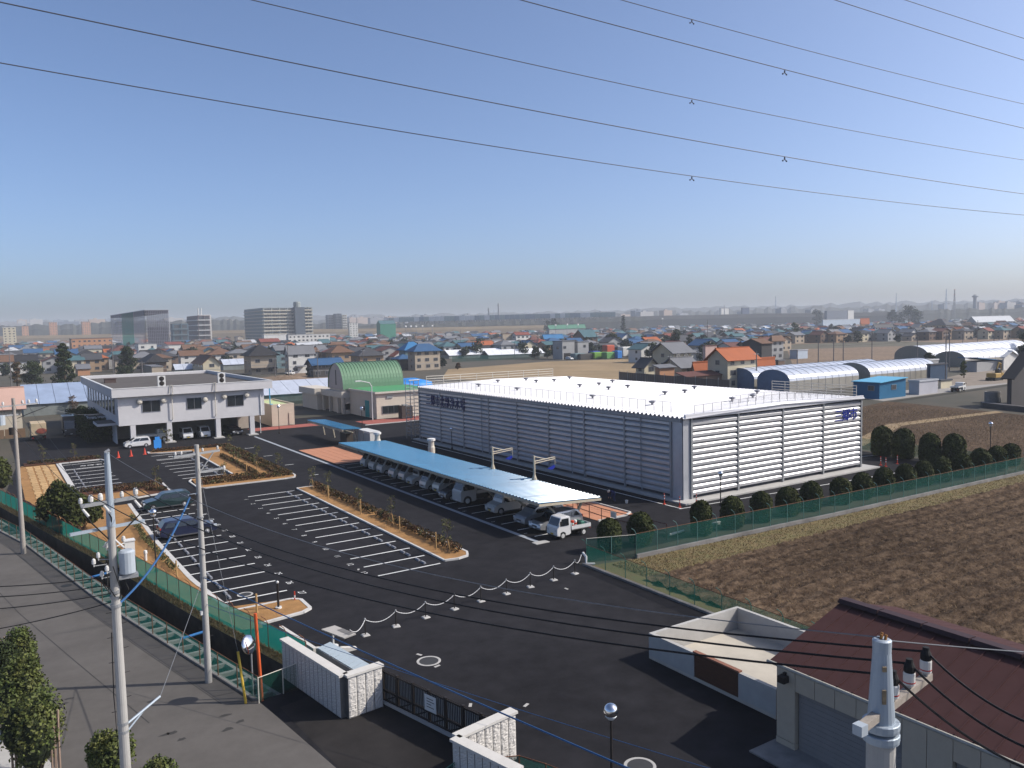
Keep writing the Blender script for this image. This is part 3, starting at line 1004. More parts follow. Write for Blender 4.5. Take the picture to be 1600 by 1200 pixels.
def window(par, x0, z0, x1, z1, y, m=None, face='-y', panes=2, depth=.08):
    """window part with pane sub-parts, in the parent's coordinates; face -y: at y; face -x: x0,x1 run along y at x=y"""
    m = m or m_win
    if face == '-y':
        w = bpart('window', m_frame, par, x0 - .06, y - depth, z0 - .06, x1 + .06, y + .02, z1 + .06)
        bb = lambda a, b: (a, y - depth - .015, z0, b, y - depth + .02, z1)
    else:
        w = bpart('window', m_frame, par, y - depth, x0 - .06, z0 - .06, y + .02, x1 + .06, z1 + .06)
        bb = lambda a, b: (y - depth - .015, a, z0, y - depth + .02, b, z1)
    for k in range(panes):
        a = x0 + (x1 - x0) * k / panes + .03; b = x0 + (x1 - x0) * (k + 1) / panes - .03
        q = bb(a, b)
        me = unit_box(m)
        o = put('pane', me, w)
        # undo the window's own scale so that the pane keeps its size
        c = Vector(((q[0] + q[3]) / 2, (q[1] + q[4]) / 2, (q[2] + q[5]) / 2)); s = Vector((q[3] - q[0], q[4] - q[1], q[5] - q[2]))
        o.location = Vector(((c.x - w.location.x) / w.scale.x, (c.y - w.location.y) / w.scale.y, (c.z - w.location.z) / w.scale.z))
        o.scale = (s.x / w.scale.x, s.y / w.scale.y, s.z / w.scale.z)
    return w


for q0, q1 in (((222, 626), (250.5, 641.5)), ((292, 622), (315, 637)), ((354.5, 618), (380.5, 632.5))):
    a, b = GY(q0[0], q0[1] + 2, OY0), GY(q1[0], q1[1] - 1, OY0)
    zc = (a.z + b.z) / 2
    window(of, a.x - OX0, zc - .82, b.x - OX0, zc + .82, 0.0)
for q in ((217.5, 627.5), (255, 625.5), (350, 619.5), (385, 617), (320, 624)):
    a = GY(q[0], q[1], OY0)
    MB().lathe((0, 0, 0), [(.42, 0), (.42, .25), (.3, .42), (.05, .48)], 12).build('vent_hood', m_rail, of).matrix_local = Matrix.Translation((a.x - OX0, -.0, a.z)) @ Matrix.Rotation(pi / 2, 4, 'X')
for px in (269, 336.5):
    a = GY(px, 640, OY0)
    MB(O).tube([(a.x, FY0 - .1, 8.85), (a.x, FY0 - .15, 7.5), (a.x, OY0 - .3, 7.2), (a.x, OY0 - .3, 3.9), (a.x, OY0 - .1, 3.5)], .07, 6).tube([(a.x - .45, FY0 - .1, 7.7), (a.x - .3, FY0 - .1, 8.85), (a.x, FY0 - .1, 8.85)], .05, 6).build('service_pipe', m_rail, of)
MB(O).tube([(OX1 - .6, OY0 - .1, 6.6), (OX1 - .6, OY0 - .1, 3.2)], .07, 6).build('service_pipe', m_white, of)
MB(O).tube([(36.9, OY0 - .12, 3.0), (36.9, OY0 - .12, .2)], .06, 6).build('service_pipe', m_white, of)
for k in range(10):
    y0 = OY0 + 3.5 + k * 4.1
    window(of, y0 - OY0, 4.6, y0 + 2.0 - OY0, 6.9, 0.0, face='-x')
for y in (OY0 + 3.0, OY0 + 16):
    MB(O).box(OX0 - 2.6, y, 3.0, OX0, y + 5.5, 3.35).build('porch_canopy', m_off, of)
    MB(O).box(OX0 - 2.5, y + .1, 3.35, OX0 - .05, y + 5.4, 3.4).build('canopy_top', MATS['roof_felt'], of)
for i, (q, lb) in enumerate((((252.5, 603), 'white two-fan air conditioner at the left of the office roof edge'), ((346, 598), 'white one-grille air conditioner at the right of the office roof edge'))):
    p = GY(q[0], q[1], FY0 + .3)
    c = thing('air_conditioner', lb, 'air conditioner', (p.x, FY0 + .2, ft + .09), 'air conditioners on the office roof')
    MB().box(-.55, -.2, 0, .55, .25, 1.55).build('casing', m_white, c)
    for k in range(2):
        MB().lathe((0, 0, 0), [(.36, 0), (.36, .03), (.1, .05)], 14).build('fan', m_dark, c).matrix_local = Matrix.Translation((0, -.2, .42 + k * .72)) @ Matrix.Rotation(pi / 2, 4, 'X')
p = G(172, 598, 8.2)
c = thing('roof_box', 'brown ventilation box on the flat grey office roof', 'roof box', (p.x, p.y, 8.2))
MB().box(-.9, -.7, 0, .9, .7, .7).build('body', mat('roof_box', (.10, .07, .065), .8), c)
MB().box(-1., -.8, .7, 1., .8, .76).build('lid', MATS['roof_box'], c)

an = thing('flat_annex', 'beige single storey annex with a pale green flat roof', 'annex', (41.5, 141.5, 0))
MB().box(0, 0, .02, 4.0, 12, 3.6).build('wall', mat('annex_wall', (0.56, 0.47, 0.38), .85, var=.06), an)
MB().box(.25, .25, 3.6, 3.75, 11.75, 3.63).build('roof', mat('pale_green_roof', (0.50, 0.58, 0.30), .8, var=.1), an)
for a in ((0, 0, 4.0, .22), (0, 11.78, 4.0, 12), (0, .22, .22, 11.78), (3.78, .22, 4.0, 11.78)):
    MB().box(a[0] - .02, a[1] - .02, 3.6, a[2] + .02, a[3] + .02, 3.85).build('parapet', MATS['annex_wall'], an)
MB().box(3.0, -.12, .1, 3.5, -.01, 2.2).build('side_box', MATS['annex_wall'], an)
MB().tube([(-.25, -.1, 7.0), (-.25, -.1, 3.9), (.3, .4, 3.9)], .1, 6).build('blue_pipe', mat('pipe_blue', (0.08, 0.34, 0.55), .5), an)

# ================================================================== pump house with the vaulted green roof
PX0, PY0 = 60.0, 138.6
m_ph = mat('pump_house_wall', (0.62, 0.55, 0.46), .85, var=.05, big=.04)
m_vault = mat('green_vault', (0.140, 0.255, 0.160), .5, .05, var=.06, scale=.6)
m_gflat = mat('green_flat_roof', (0.085, 0.30, 0.135), .6, var=.08)
ph = thing('pump_house', 'cream pump house under a barrel vault of ribbed green metal', 'pump house', (PX0, PY0, 0))
O = (PX0, PY0, 0)
VX0, VX1, VY0, VY1, VZ = 58.7, 71.6, 151.4, 159.8, 4.8      # vault runs along x
nv = 20
R = (VY1 - VY0) / 2
ring = [((VY0 + VY1) / 2 - R * cos(pi * k / nv), VZ + 5.1 * sin(pi * k / nv) ** .85) for k in range(nv + 1)]
MB(O).prism(ring, 'x', VX0 + .1, VX0 + .3).build('gable_wall', mat('gable_render', (0.46, 0.40, 0.37), .85, var=.05), ph)
for i in range(20):
    xa = VX0 - .1 + i * .655
    g = MB(O)
    for (a, b) in zip(ring, ring[1:]):
        dy, dz = (ring[0][0] + R - a[0]) / R, 0
        g.quad((xa, a[0], a[1] + .05), (xa + .54, a[0], a[1] + .05), (xa + .54, b[0], b[1] + .05), (xa, b[0], b[1] + .05))
        g.quad((xa + .54, a[0], a[1] + .17), (xa + .655, a[0], a[1] + .17), (xa + .655, b[0], b[1] + .17), (xa + .54, b[0], b[1] + .17))
        for x in (xa + .54, xa + .655):
            g.quad((x, a[0], a[1] + .0), (x, a[0], a[1] + .17), (x, b[0], b[1] + .17), (x, b[0], b[1] + .0))
    g.build('roof_panel', m_vault, ph)
MB(O).box(VX0 + .3, VY0 + .2, .02, VX1, VY1 - .2, VZ - .02).build('hall_wall', m_ph, ph)
MB(O).box(VX0 + .05, 155.4, 5.6, VX0 + .1, 155.8, 8.6).build('slot_window', m_dark, ph)
MB(O).box(PX0, PY0, .02, 72.0, VY0 + .1, 4.7).build('wall', m_ph, ph)
MB(O).box(PX0 - .4, PY0 - .5, 4.7, 72.2, VY0 - .05, 5.05).build('roof_slab', mat('roof_edge', (.60, .55, .48), .8), ph)
MB(O).box(PX0 - .15, PY0 - .25, 5.05, 72.0, VY0 - .1, 5.1).build('roof', m_gflat, ph)
MB(O).box(58.2, 151.3, 3.2, 62.2, 163.0, 4.45).build('porch_roof', MATS['roof_edge'], ph)
MB(O).box(57.0, 163.4, 3.2, 61.0, 173.5, 4.5).build('porch_roof', MATS['roof_edge'], ph)
MB(O).box(57.6, 163.8, .02, 60.8, 173.0, 3.19).build('wall', m_ph, ph)
MB(O).box(61.2, 151.5, .02, 62.4, 163.0, 3.19).build('wall', m_ph, ph)
for y in (151.5, 154.0, 158.4, 162.2):
    MB(O).box(58.35, y, .02, 58.8, y + .45, 3.19).build('column', m_ph, ph)
MB(O).box(58.9, 151.6, .8, 61.1, 151.8, 2.0).build('porch_parapet', m_ph, ph)
MB(O).box(PX0 - .06, 142.0, .05, PX0 + .02, 143.9, 3.2).build('door', mat('teal_door', (0.015, 0.26, 0.27), .5), ph)
window(ph, 1.1, .95, 4.6, 2.3, 0.0, panes=3)
MB(O).box(62.0, PY0 - .14, 3.7, 63.2, PY0 - .01, 4.2).build('louvre', m_steel, ph)
window(ph, 8.9, 1.6, 10.9, 2.6, 0.0)
MB(O).box(PX0 - .15, 144.2, 1.2, PX0 - .01, 144.6, 2.0).build('switch_box', m_dark, ph)
pl = thing('plant_box', 'dark boxy generator beside the cream pump house wall', 'generator', (63.6, 135.4, 0))
MB().box(0, 0, .1, 2.2, 1.6, 2.4).build('body', mat('generator', (.07, .055, .05), .7), pl)
MB().box(.5, .4, 2.4, 1.4, 1.2, 2.6).build('hatch', m_steel, pl)
MB().tube([(2.25, .3, 1.2), (2.6, .2, .9), (2.7, .2, .2)], .12, 6).build('duct', m_white, pl)
# blue wrapped tanks behind
for i, (q, r, h, lb) in enumerate((((640, 650), 4.2, 4.6, 'blue-sheeted round stack partly behind the green vault'), ((661, 645), 5.0, 4.9, 'blue-sheeted round stack just beyond the warehouse corner'))):
    p = G(*q)
    t = thing('sheeted_stack', lb, 'sheeted stack', (p.x + 8, p.y + 22, 0), 'blue-sheeted stacks')
    MB().lathe((0, 0, 0), [(r, 0), (r * 1.01, h * .8), (r * .97, h * .93), (r * .6, h * 1.02), (r * .3, h * 1.1)], 16).build('sheet', m_blue_sheet, t, True)
    rail('scaffold', [(-r - .5, -r - .4), (r, -r - .6)], h * .7, 4, m_steel, t, 0, 1.2, .05)
# ================================================================== entrance: block walls and sliding gate
m_block = mat('split_block', (0.60, 0.575, 0.54), .95, var=.10, scale=14, island=.08, bump=.4, bscale=30)
m_cap = mat('wall_cap', (0.60, 0.58, 0.54), .85, var=.08, scale=2)


def block_wall(name, label, a, b, h, out, t=.30):
    """wall of rough vertical blocks from a to b; out: unit normal of the rough face (axis aligned)"""
    a, b = Vector((*a, 0)), Vector((*b, 0))
    d = (b - a); L = d.length; d.normalize()
    nrm = Vector((*out, 0))
    e = bpy.data.objects.new(name, None); COL.objects.link(e)
    e.location = a
    ang = atan2(d.y, d.x)
    e.rotation_euler = (0, 0, ang)
    side = 1 if (Vector((-d.y, d.x, 0)).dot(nrm) > 0) else -1
    MB().box(0, -t / 2, 0, L, t / 2 - .06 if side > 0 else t / 2, h - .10).build('core', mat('block_joint', (.13, .125, .12), .95), e)
    n = max(3, round(L / .40)); w = L / n
    r = random.Random(int(L * 1000) + 3)
    for i in range(n):
        x0, x1 = i * w + .018, (i + 1) * w - .018
        nx, nz = 6, 38
        vs, fs = [], []
        for iz in range(nz + 1):
            for ix in range(nx + 1):
                edge = ix in (0, nx) or iz in (0, nz)
                q = .006 if edge else r.uniform(.008, .042)
                vs.append((x0 + (x1 - x0) * ix / nx, side * (t / 2 + q), .03 + (h - .16) * iz / nz))
        for iz in range(nz):
            for ix in range(nx):
                k = iz * (nx + 1) + ix
                f = (k, k + 1, k + nx + 2, k + nx + 1)
                fs.append(f if side < 0 else f[::-1])
        put('block', MB().add(vs, fs).mesh('block', m_block), e)
    MB().box(-.06, -t / 2 - .08, h - .10, L + .06, t / 2 + .08, h).build('cap', m_cap, e)
    return tag(e, label, 'wall', 'rough block walls at the gate')


GW = 1.97
block_wall('gate_wall', 'long shaded block wall left of the sliding gate', (11.45, 38.6), (12.25, 32.95), GW, (-1, 0))
block_wall('gate_wall', 'short sunlit block wall ending at the left gate post', (12.35, 32.85), (14.05, 33.05), GW, (0, -1))
block_wall('gate_wall', 'sunlit block wall right of the sliding gate', (13.75, 25.45), (16.5, 25.9), GW, (0, -1))
block_wall('gate_wall', 'shaded block wall at the bottom edge right of the gate', (13.62, 25.35), (14.35, 22.3), GW, (-1, 0))

ga, gb = Vector((14.2, 33.2, 0)), Vector((15.95, 25.95, 0))
gt = thing('sliding_gate', 'dark sliding gate of upright bars with a white notice plate', 'gate', ga)
gt.rotation_euler = (0, 0, atan2((gb - ga).y, (gb - ga).x))
GL = (gb - ga).length
g = MB()
for z, hh in ((.12, .14), (.62, .09), (1.48, .07)):
    g.box(0, -.04, z, GL, .04, z + hh)
g.build('rail', m_dark, gt)
for i in range(8):
    x = i * GL / 7
    MB().box(x - .06, -.055, .12, x + .06, .055, 1.62).build('upright', m_dark, gt)
g = MB()
for i in range(int(GL / .105)):
    x = .05 + i * .105
    g.box(x - .014, -.014, .2, x + .014, .014, 1.62)
struct(g.build('bar', m_dark, gt), 'stuff')
for i in range(7):
    x = i * GL / 7
    MB().box(x + .1, .02, .75, x + GL / 7 - .1, .035, 1.46).box(x + .1, .02, .28, x + GL / 7 - .1, .035, .60).build('infill_panel', mat('infill', (.46, .46, .45), .5), gt)
    MB().slab((x + .05, -.03, .2), (x + .15, -.03, .2), (x + GL / 7 - .05, -.03, .62), (x + GL / 7 - .15, -.03, .62), .05).build('brace', m_dark, gt)
MB().box(GL * .40, -.075, .72, GL * .40 + .75, -.06, 1.42).build('notice_plate', m_white, gt)
for k, w in enumerate((.42, .5, .3, .46)):
    MB().box(GL * .40 + .15, -.079, 1.25 - k * .12, GL * .40 + .15 + w, -.0755, 1.28 - k * .12).build('notice_text_line', m_dark, gt)
gtr = MB()
gtr.slab((14.0, 33.4, .1), (14.26, 33.4, .1), (16.0, 25.9, .1), (15.74, 25.9, .1), .1)
struct(gtr.build('gate_track', m_conc))
# clear-panelled gate housing and low white kerb walls behind the left wall
m_poly = mat('pale_poly_sheet', (0.50, 0.58, 0.62), .25, var=.06, spec=.7)
hs = thing('gate_cover', 'pale blue corrugated sheet cover over the gate pocket behind the wall', 'cover', (13.4, 39.4, 0))
for i in range(14):
    t0, t1 = i / 14, (i + 1) / 14
    a = Vector((13.35 + .85 * t0, 39.4 - 5.9 * t0, .78)); b = Vector((13.35 + .85 * t1, 39.4 - 5.9 * t1, .78))
    MB((13.4, 39.4, 0)).slab((a.x, a.y, .74), (b.x, b.y + .03, .74), (b.x + .72, b.y + .13, .86), (a.x + .72, a.y + .1, .86), .03).build('sheet', m_poly, hs)
MB((13.4, 39.4, 0)).slab((13.3, 39.5, .70), (14.15, 33.5, .70), (14.3, 33.5, .70), (13.45, 39.5, .70), .7).build('frame', m_conc, hs)
lw = thing('low_wall', 'low white concrete upstand bent behind the gate cover', 'low wall', (12.6, 43.6, 0))
O = (12.6, 43.6, 0)
MB(O).slab((12.75, 43.9, .62), (13.25, 39.75, .62), (13.45, 39.75, .62), (12.95, 43.9, .62), .6).build('upstand', m_cap, lw)
MB(O).prism([(13.47, 0), (15.6, 0), (15.6, .12), (13.47, .6)], 'y', 39.7, 39.95).build('upstand', m_cap, lw)
nb = thing('notice_board', 'tilted pale board on a single post beside the chain barrier', 'board', (14.72, 40.85, 0))
MB().lathe((0, 0, 0), [(.28, 0), (.28, .06), (.06, .08), (.05, .90)], 10).build('post', m_white, nb)
c4 = [G(502, 983, .93), G(523, 977, 1.03), G(556, 990, 1.0), G(538, 997, .90)]
MB((14.72, 40.85, 0)).slab(c4[3], c4[2], c4[1], c4[0], .06).build('panel', mat('board_face', (.50, .47, .43), .7, var=.05), nb)
MB((14.72, 40.85, 0)).slab(*[c4[3] * .5 + c4[2] * .45 + c4[1] * .05 + Vector((0, 0, .012)), c4[2] * .93 + c4[0] * .07 + Vector((0, 0, .012)), c4[1] * .62 + c4[2] * .38 + Vector((0, 0, .012)), c4[0] * .35 + c4[1] * .27 + c4[2] * .3 + c4[3] * .08 + Vector((0, 0, .012))], .01).build('print', mat('board_print', (.22, .21, .20), .7), nb)

# ================================================================== chain barrier
m_chain = mat('chain_plastic', (0.60, 0.60, 0.60), .5, var=.05)
CH = [(16.74, 41.29), (18.69, 41.5), (20.7, 41.75), (22.74, 41.97), (24.73, 42.2), (26.74, 42.42), (28.71, 42.62), (30.74, 42.85), (32.7, 43.1)]
ordn = ['first', 'second', 'third', 'fourth', 'fifth', 'sixth', 'seventh', 'eighth', 'ninth']
root = None
for i, (x, y) in enumerate(CH):
    lb = ordn[i] + ' chain barrier post counted from the tilted board'
    if root is None:
        root = thing('barrier_post', lb, 'barrier post', (x, y, 0), 'chain barrier posts across the entrance')
        MB().bevbox(-.22, -.22, .004, .22, .22, .07, .04).build('base', m_conc, root)
        MB().cyl((0, 0, .07), (0, 0, .92), .035, n=8).build('post', m_dark, root)
        MB().ball((0, 0, .94), .055, nu=8, nv=6).build('cap', m_steel, root)
        bch = tree_of(root)
    else:
        dup(root, bch, lb, (x, y, 0), random.uniform(-.2, .2))
pts = [(15.2, 39.6)] + CH + [(34.2, 44.3)]
for i, (a, b) in enumerate(zip(pts, pts[1:])):
    za, zb = (.9, .9) if 0 < i < len(pts) - 2 else ((1.2, .9) if i == 0 else (.9, .8))
    P = [(a[0] + (b[0] - a[0]) * t, a[1] + (b[1] - a[1]) * t, za + (zb - za) * t - .34 * 4 * t * (1 - t)) for t in np.linspace(0, 1, 13)]
    g = MB()
    for p, q in zip(P, P[1:]):
        m1 = [p[k] + (q[k] - p[k]) * .5 for k in range(3)]
        g.tube([p, m1], .026, 5).tube([m1, q], .019, 5)
    nm = 'pale chain hanging between the tilted board and the first barrier post' if i == 0 else ('pale chain from the last barrier post to the corner fence' if i == len(pts) - 2 else 'pale chain sagging from the %s to the %s barrier post' % (ordn[i - 1], ordn[i]))
    tag(g.build('chain', m_chain), nm, 'chain', 'chains of the entrance barrier')


# ================================================================== net fences
def net_fence(name, label, pts, h, net, step=2.0, z=0.0, post=m_green_post, toprail=None, bent=False, cat='fence', base=None, lean=0):
    e = thing(name, label, cat, (pts[0][0], pts[0][1], 0))
    off = (pts[0][0], pts[0][1], 0)
    P = resample(pts, step)
    for a in P:
        q = MB(off).cyl((a.x, a.y, z - .05), (a.x, a.y, z + h + .02), .028, n=6)
        if bent: q.tube([(a.x, a.y, z + h), (a.x - .10, a.y + .05, z + h + .25), (a.x - .30, a.y + .16, z + h + .42)], .022, 5)
        q.build('post', post, e)
    for a, b in zip(P, P[1:]):
        s = random.uniform(-.02, .02)
        m_ = (a + b) / 2
        MB(off).add([(a.x, a.y, z + .03), (m_.x + s, m_.y + s, z + .03), (b.x, b.y, z + .03), (a.x, a.y, z + h), (m_.x + s, m_.y + s, z + h - abs(s)), (b.x, b.y, z + h)],
                    [(0, 1, 4, 3), (1, 2, 5, 4)]).build('net_panel', net, e)
    if toprail:
        MB(off).tube([(a.x, a.y, z + h) for a in P], .02, 5).build('top_rail', toprail, e)
    if base:
        g = MB(off)
        for a, b in zip(P, P[1:]):
            bb, hh = base
            d = (b - a).normalized(); nn = Vector((-d.y, d.x, 0)) * bb / 2
            g.slab(a - nn + Vector((0, 0, hh)), b - nn + Vector((0, 0, hh)), b + nn + Vector((0, 0, hh)), a + nn + Vector((0, 0, hh)), hh + .05)
        g.build('footing', m_conc_d, e)
    return e


m_net_n = net_mat('green_net_canal', (.016, .15, .125), .42, .5)
net_fence('road_fence', 'low green net fence between the grey road and the canal', [(cl(y) + .12, y) for y in (100, 82.3, 76.2, 57.2, 47.2, 36.6)], 1.15, m_net_n, 2.0, .10, m_rust, m_rust)
net_fence('canal_fence', 'taller green net fence between the canal and the car park planting', [(cr(y) + .62, y) for y in (108, 94.4, 74.9, 63.6, 50.3, 42.7, 39.0)], 1.35, m_net_c, 1.9, .0, m_rust, m_rust, True)
net_fence('culvert_fence', 'short green net fence closing the canal end near the block wall', [(9.55, 36.55), (10.9, 36.9), (12.0, 37.2)], 1.15, m_net_l, 1.3, .05, m_rail, m_rail)
net_fence('roadside_fence', 'green net fence corner at the bottom edge beside the block wall', [(11.6, 24.5), (13.5, 25.2)], 1.1, m_net, 1.0, .02, m_green_post, m_green_post)
net_fence('yard_fence', 'green net fence behind the wall at the bottom edge', [(14.7, 24.9), (15.9, 24.3), (17.4, 20)], 1.0, m_net, 1.2, .02, m_rust, m_rust)
FY = 43.3
net_fence('field_fence', 'long green net fence on a concrete footing along the ploughed field', [(38.4, FY), (60, FY - .85), (91.8, FY - 1.5)], 1.5, m_net, 1.95, .30, mat('pale_green_post', (.16, .30, .26), .5), m_rust, True, base=(.28, .30))
net_fence('corner_fence', 'green net fence closing the corner by the last barrier chain', [(34.9, 44.6), (38.4, FY)], 1.7, m_net, 1.75, .05, MATS['pale_green_post'], m_rail)
net_fence('side_fence', 'thin green net fence running from the corner to the concrete bin', [(34.9, 44.6), (34.55, 34), (34.4, 25.2)], 1.3, m_net_l, 2.05, .02, m_green_post, m_rust, True)
net_fence('back_fence', 'faint green net fence behind the four tall clipped trees', [(92.6, 44), (92.9, 62), (93.2, 84)], 1.5, m_net_l, 2.4, .02, m_green_post, None)
g = MB()
for a, b in (((34.45, 44.4), (34.2, 25.4)),):
    g.slab((a[0] - .12, a[1], .14), (b[0] - .12, b[1], .14), (b[0] + .12, b[1], .14), (a[0] + .12, a[1], .14), .16)
struct(g.build('edge_strip', m_conc_d))
pp = thing('white_pipe', 'white bent drain pipe at the foot of the corner fence', 'pipe', (34.7, 44.3, 0))
MB().tube([(.35, .9, .55), (0, .1, .52), (-.15, -.1, .1), (.35, -.45, .08)], .09, 8).build('pipe', m_white, pp)
# railings by the brick apron
for nm, lb, pts in (('safety_railing', 'brown metal railing between the brick apron and the kei truck', [(43.3, 56.5), (43.0, 52.4), (43.6, 45.6)]),
                    ('safety_railing', 'thin brown railing along the brick apron behind the parked cars', [(43.2, 92), (43.15, 57)])):
    e = thing(nm, lb, 'railing', (pts[0][0], pts[0][1], 0), 'brown railings by the brick apron')
    rail('frame', pts, 1.25, 2, mat('brown_rail', (.09, .04, .035), .6), e, 0, 1.9, .035, (pts[0][0], pts[0][1], 0))
np_ = thing('hanging_plate', 'small grey plate fixed on the brown railing near the kei truck', 'plate', (43.05, 51.3, 0))
MB().box(-.03, -.35, .75, .0, .35, 1.25).build('plate', m_white, np_)

# ================================================================== concrete bin and red-brown shed
tk = thing('concrete_bin', 'open concrete storage bin with a brown timber front panel', 'storage bin', (27.3, 22.2, 0))
O = (27.3, 22.2, 0)
TX0, TX1, TY0, TY1, TH = 27.25, 33.75, 22.0, 29.85, 1.32
MB(O).box(TX0, TY0, .005, TX1, TY1, .16).build('floor', mat('bin_floor', (.50, .46, .39), .9, var=.1, scale=1, big=.1), tk)
MB(O).box(TX0, TY1 - .2, .16, TX1, TY1, TH).build('wall', m_conc, tk)
MB(O).box(TX1 - .2, TY0, .16, TX1, TY1 - .2, TH).build('wall', m_conc, tk)
MB(O).box(TX0, 26.75, .16, TX0 + .2, TY1 - .2, TH).build('wall', m_conc, tk)
MB(O).box(TX0, TY0, .16, TX0 + .2, 24.05, TH).build('wall', m_conc, tk)
m_plank = mat('brown_plank', (0.095, 0.042, 0.024), .75, var=.2, scale=3, stretch=(6, 1, 6))
for k in range(7):
    MB(O).box(TX0 + .02, 24.07, .17 + k * .165, TX0 + .14, 26.73, .17 + k * .165 + .158).build('plank', m_plank, tk)
MB(O).box(TX0 - .02, 24.0, 1.33, TX0 + .2, 26.8, 1.40).build('top_board', mat('top_board', (.26, .12, .08), .7), tk)

sh = thing('roofed_garage', 'beige panelled garage with a dark red-brown sloped roof', 'garage', (25.7, 20.6, 0))
O = (25.7, 20.6, 0)
HX0, HX1, HY0, HY1 = 25.7, 33.6, 4.0, 20.75
m_panel = mat('beige_panel', (0.50, 0.42, 0.32), .8, var=.05, big=.05)
m_shut = mat('grey_shutter', (0.25, 0.235, 0.225), .7, 0, var=.06)
MB(O).box(HX0 + .3, HY0, .02, HX1, HY1 - .14, 3.2).build('inner_wall', m_panel, sh)
EZ = 3.30
y = HY1
k = 0
while y > HY0 + 1:                                   # upright cladding panels over the front
    w = .88
    full = k in (0, 6, 7, 13, 14)
    MB(O).box(HX0 + .04, y - w + .012, .32 if full else 2.45, HX0 + .28, y - .012, EZ - .05).build('panel', m_panel, sh)
    if full: MB(O).box(HX0 + .02, y - w, .02, HX0 + .3, y, .30).build('panel_foot', m_panel, sh)
    y -= w; k += 1
for k in range(6):
    MB(O).box(HX0 + .32 + k * 1.1, HY1 - .12, .02, HX0 + 1.40 + k * 1.1, HY1, 3.2 + .0).build('panel', m_panel, sh)
for y1 in (HY1 - .9, HY1 - 7.05, HY1 - 13.2):
    y0 = y1 - 4.36 if y1 > HY1 - 1 else y1 - 5.2
    for k in range(12):
        MB(O).box(HX0 + .22, y0 + .02, .03 + k * .2, HX0 + .262, y1 - .02, .03 + k * .2 + .19).build('shutter_slat', m_shut, sh)
# roof: single slope rising to a ridge, strips of sheet with a ridge cap
m_rroof = mat('red_brown_roof', (0.066, 0.031, 0.030), .75, 0, spec=.08, var=.10, scale=1.5, island=.08, big=.06)
RE, RR = (26.30 - .9, 3.22), (31.4, 4.62)
RL = G(1310, 940, 4.62).x
a0 = G(1207, 1032, 3.3); a1 = G(1310, 940, 4.7)
RX0, RX1, RYB = a0.x, a1.x, (a0.y + a1.y) / 2
RZ0, RZ1 = 3.3, 4.7
ns = 30
for i in range(ns):
    y1 = RYB - i * .62
    g = MB(O)
    g.slab((RX0, y1, RZ0), (RX0, y1 - .57, RZ0), (RX1, y1 - .57, RZ1), (RX1, y1, RZ1), .06)
    g.slab((RX0, y1 - .57, RZ0 + .035), (RX0, y1 - .62, RZ0 + .035), (RX1, y1 - .62, RZ1 + .035), (RX1, y1 - .57, RZ1 + .035), .07)
    g.build('roof_strip', m_rroof, sh)
    MB(O).slab((RX1 + .16, y1, RZ1 + .02), (RX1 + .16, y1 - .6, RZ1 + .02), (RX1 + 4.2, y1 - .6, RZ1 - 1.1), (RX1 + 4.2, y1, RZ1 - 1.1), .05).build('back_roof_strip', m_rroof, sh)
for i in range(10):
    y1 = RYB - i * 1.86
    MB(O).prism([(RX1 - .22, RZ1 + .04), (RX1 + .45, RZ1 + .01), (RX1 + .35, RZ1 + .17), (RX1 - .12, RZ1 + .20)], 'y', y1 - 1.80, y1).build('ridge_cap', mat('ridge_cap', (.040, .020, .022), .6), sh)
MB(O).tube([(RX0 - .05, RYB + .1, RZ0 - .06), (RX0 - .05, RYB - 18, RZ0 - .06)], .07, 6).build('eave_gutter', mat('pale_gutter', (.38, .36, .31), .5), sh)
for y in (HY1 - .45, HY1 - 12.4):
    lp = MB(O).box(HX0 - .30, y - .16, 2.72, HX0 + .02, y + .16, 2.98).box(HX0 - .1, y - .05, 2.98, HX0 + .02, y + .05, 3.1)
    lp.build('wall_light', m_dark, sh)
struct(MB().box(24.3, 3, .003, 27.0, 20.9, .07).build('garage_apron', m_conc_d))

# ================================================================== lamps with chrome globes
m_chrome = mat('chrome_globe', (0.85, 0.86, 0.88), .06, 1.0, var=.02)
m_lens = mat('lamp_lens', (.75, .78, .8), .15, var=.02)
lamps = [((55.64, 51.15), 3.1, 'globe lamp post between clipped shrubs by the louvred end wall'),
         ((16.87, 20.38), 4.15, 'nearest globe lamp post with a mirror ball at the bottom of the entrance yard'),
         ((53.1, 97.4), 2.95, 'globe lamp post against the shaded long warehouse wall'),
         ((46.6, 113.2), 5.1, 'globe lamp post behind the grey storage cabinets'),
         ((9.25, 61.0), 4.5, 'globe lamp post in the canal planting near the dark parked cars'),
         ((101.0, 50.0), 3.85, 'globe lamp post by itself in the stubble field'),
         ((39.5, 131.0), 4.6, 'globe lamp post beside the office piers'),
         ((11.95, 84.5), 4.2, 'globe lamp post at the far end of the canal planting'),
         ((6.0, 117.5), 3.2, 'globe lamp post beyond the tan pavement')]
for (x, y), h, lb in lamps[:7]:
    e = thing('lamp_post', lb, 'lamp post', (x, y, 0), 'globe lamp posts')
    MB().lathe((0, 0, 0), [(.12, 0), (.12, .25), (.05, .3), (.045, h - .42)], 10).build('pole', m_dark, e)
    MB().lathe((0, 0, h - .42), [(.10, 0), (.16, .06), (.2, .12)], 14).build('collar', m_lens, e)
    MB().ball((0, 0, h - .12), .25, nu=20, nv=14).build('globe', m_chrome, e, True)

# curved street light by the pump house
sl = thing('street_light', 'curved white street light in front of the green vault', 'street light', (58.8, 137.8, 0))
MB().tube([(0, 0, 0), (0, 0, 6.2), (-.4, 0, 6.9), (-2.0, .3, 7.3)], .09, 6).build('pole', m_white, sl)
MB().box(-3.0, .15, 7.22, -1.9, .5, 7.4).build('lamp_head', m_white, sl)

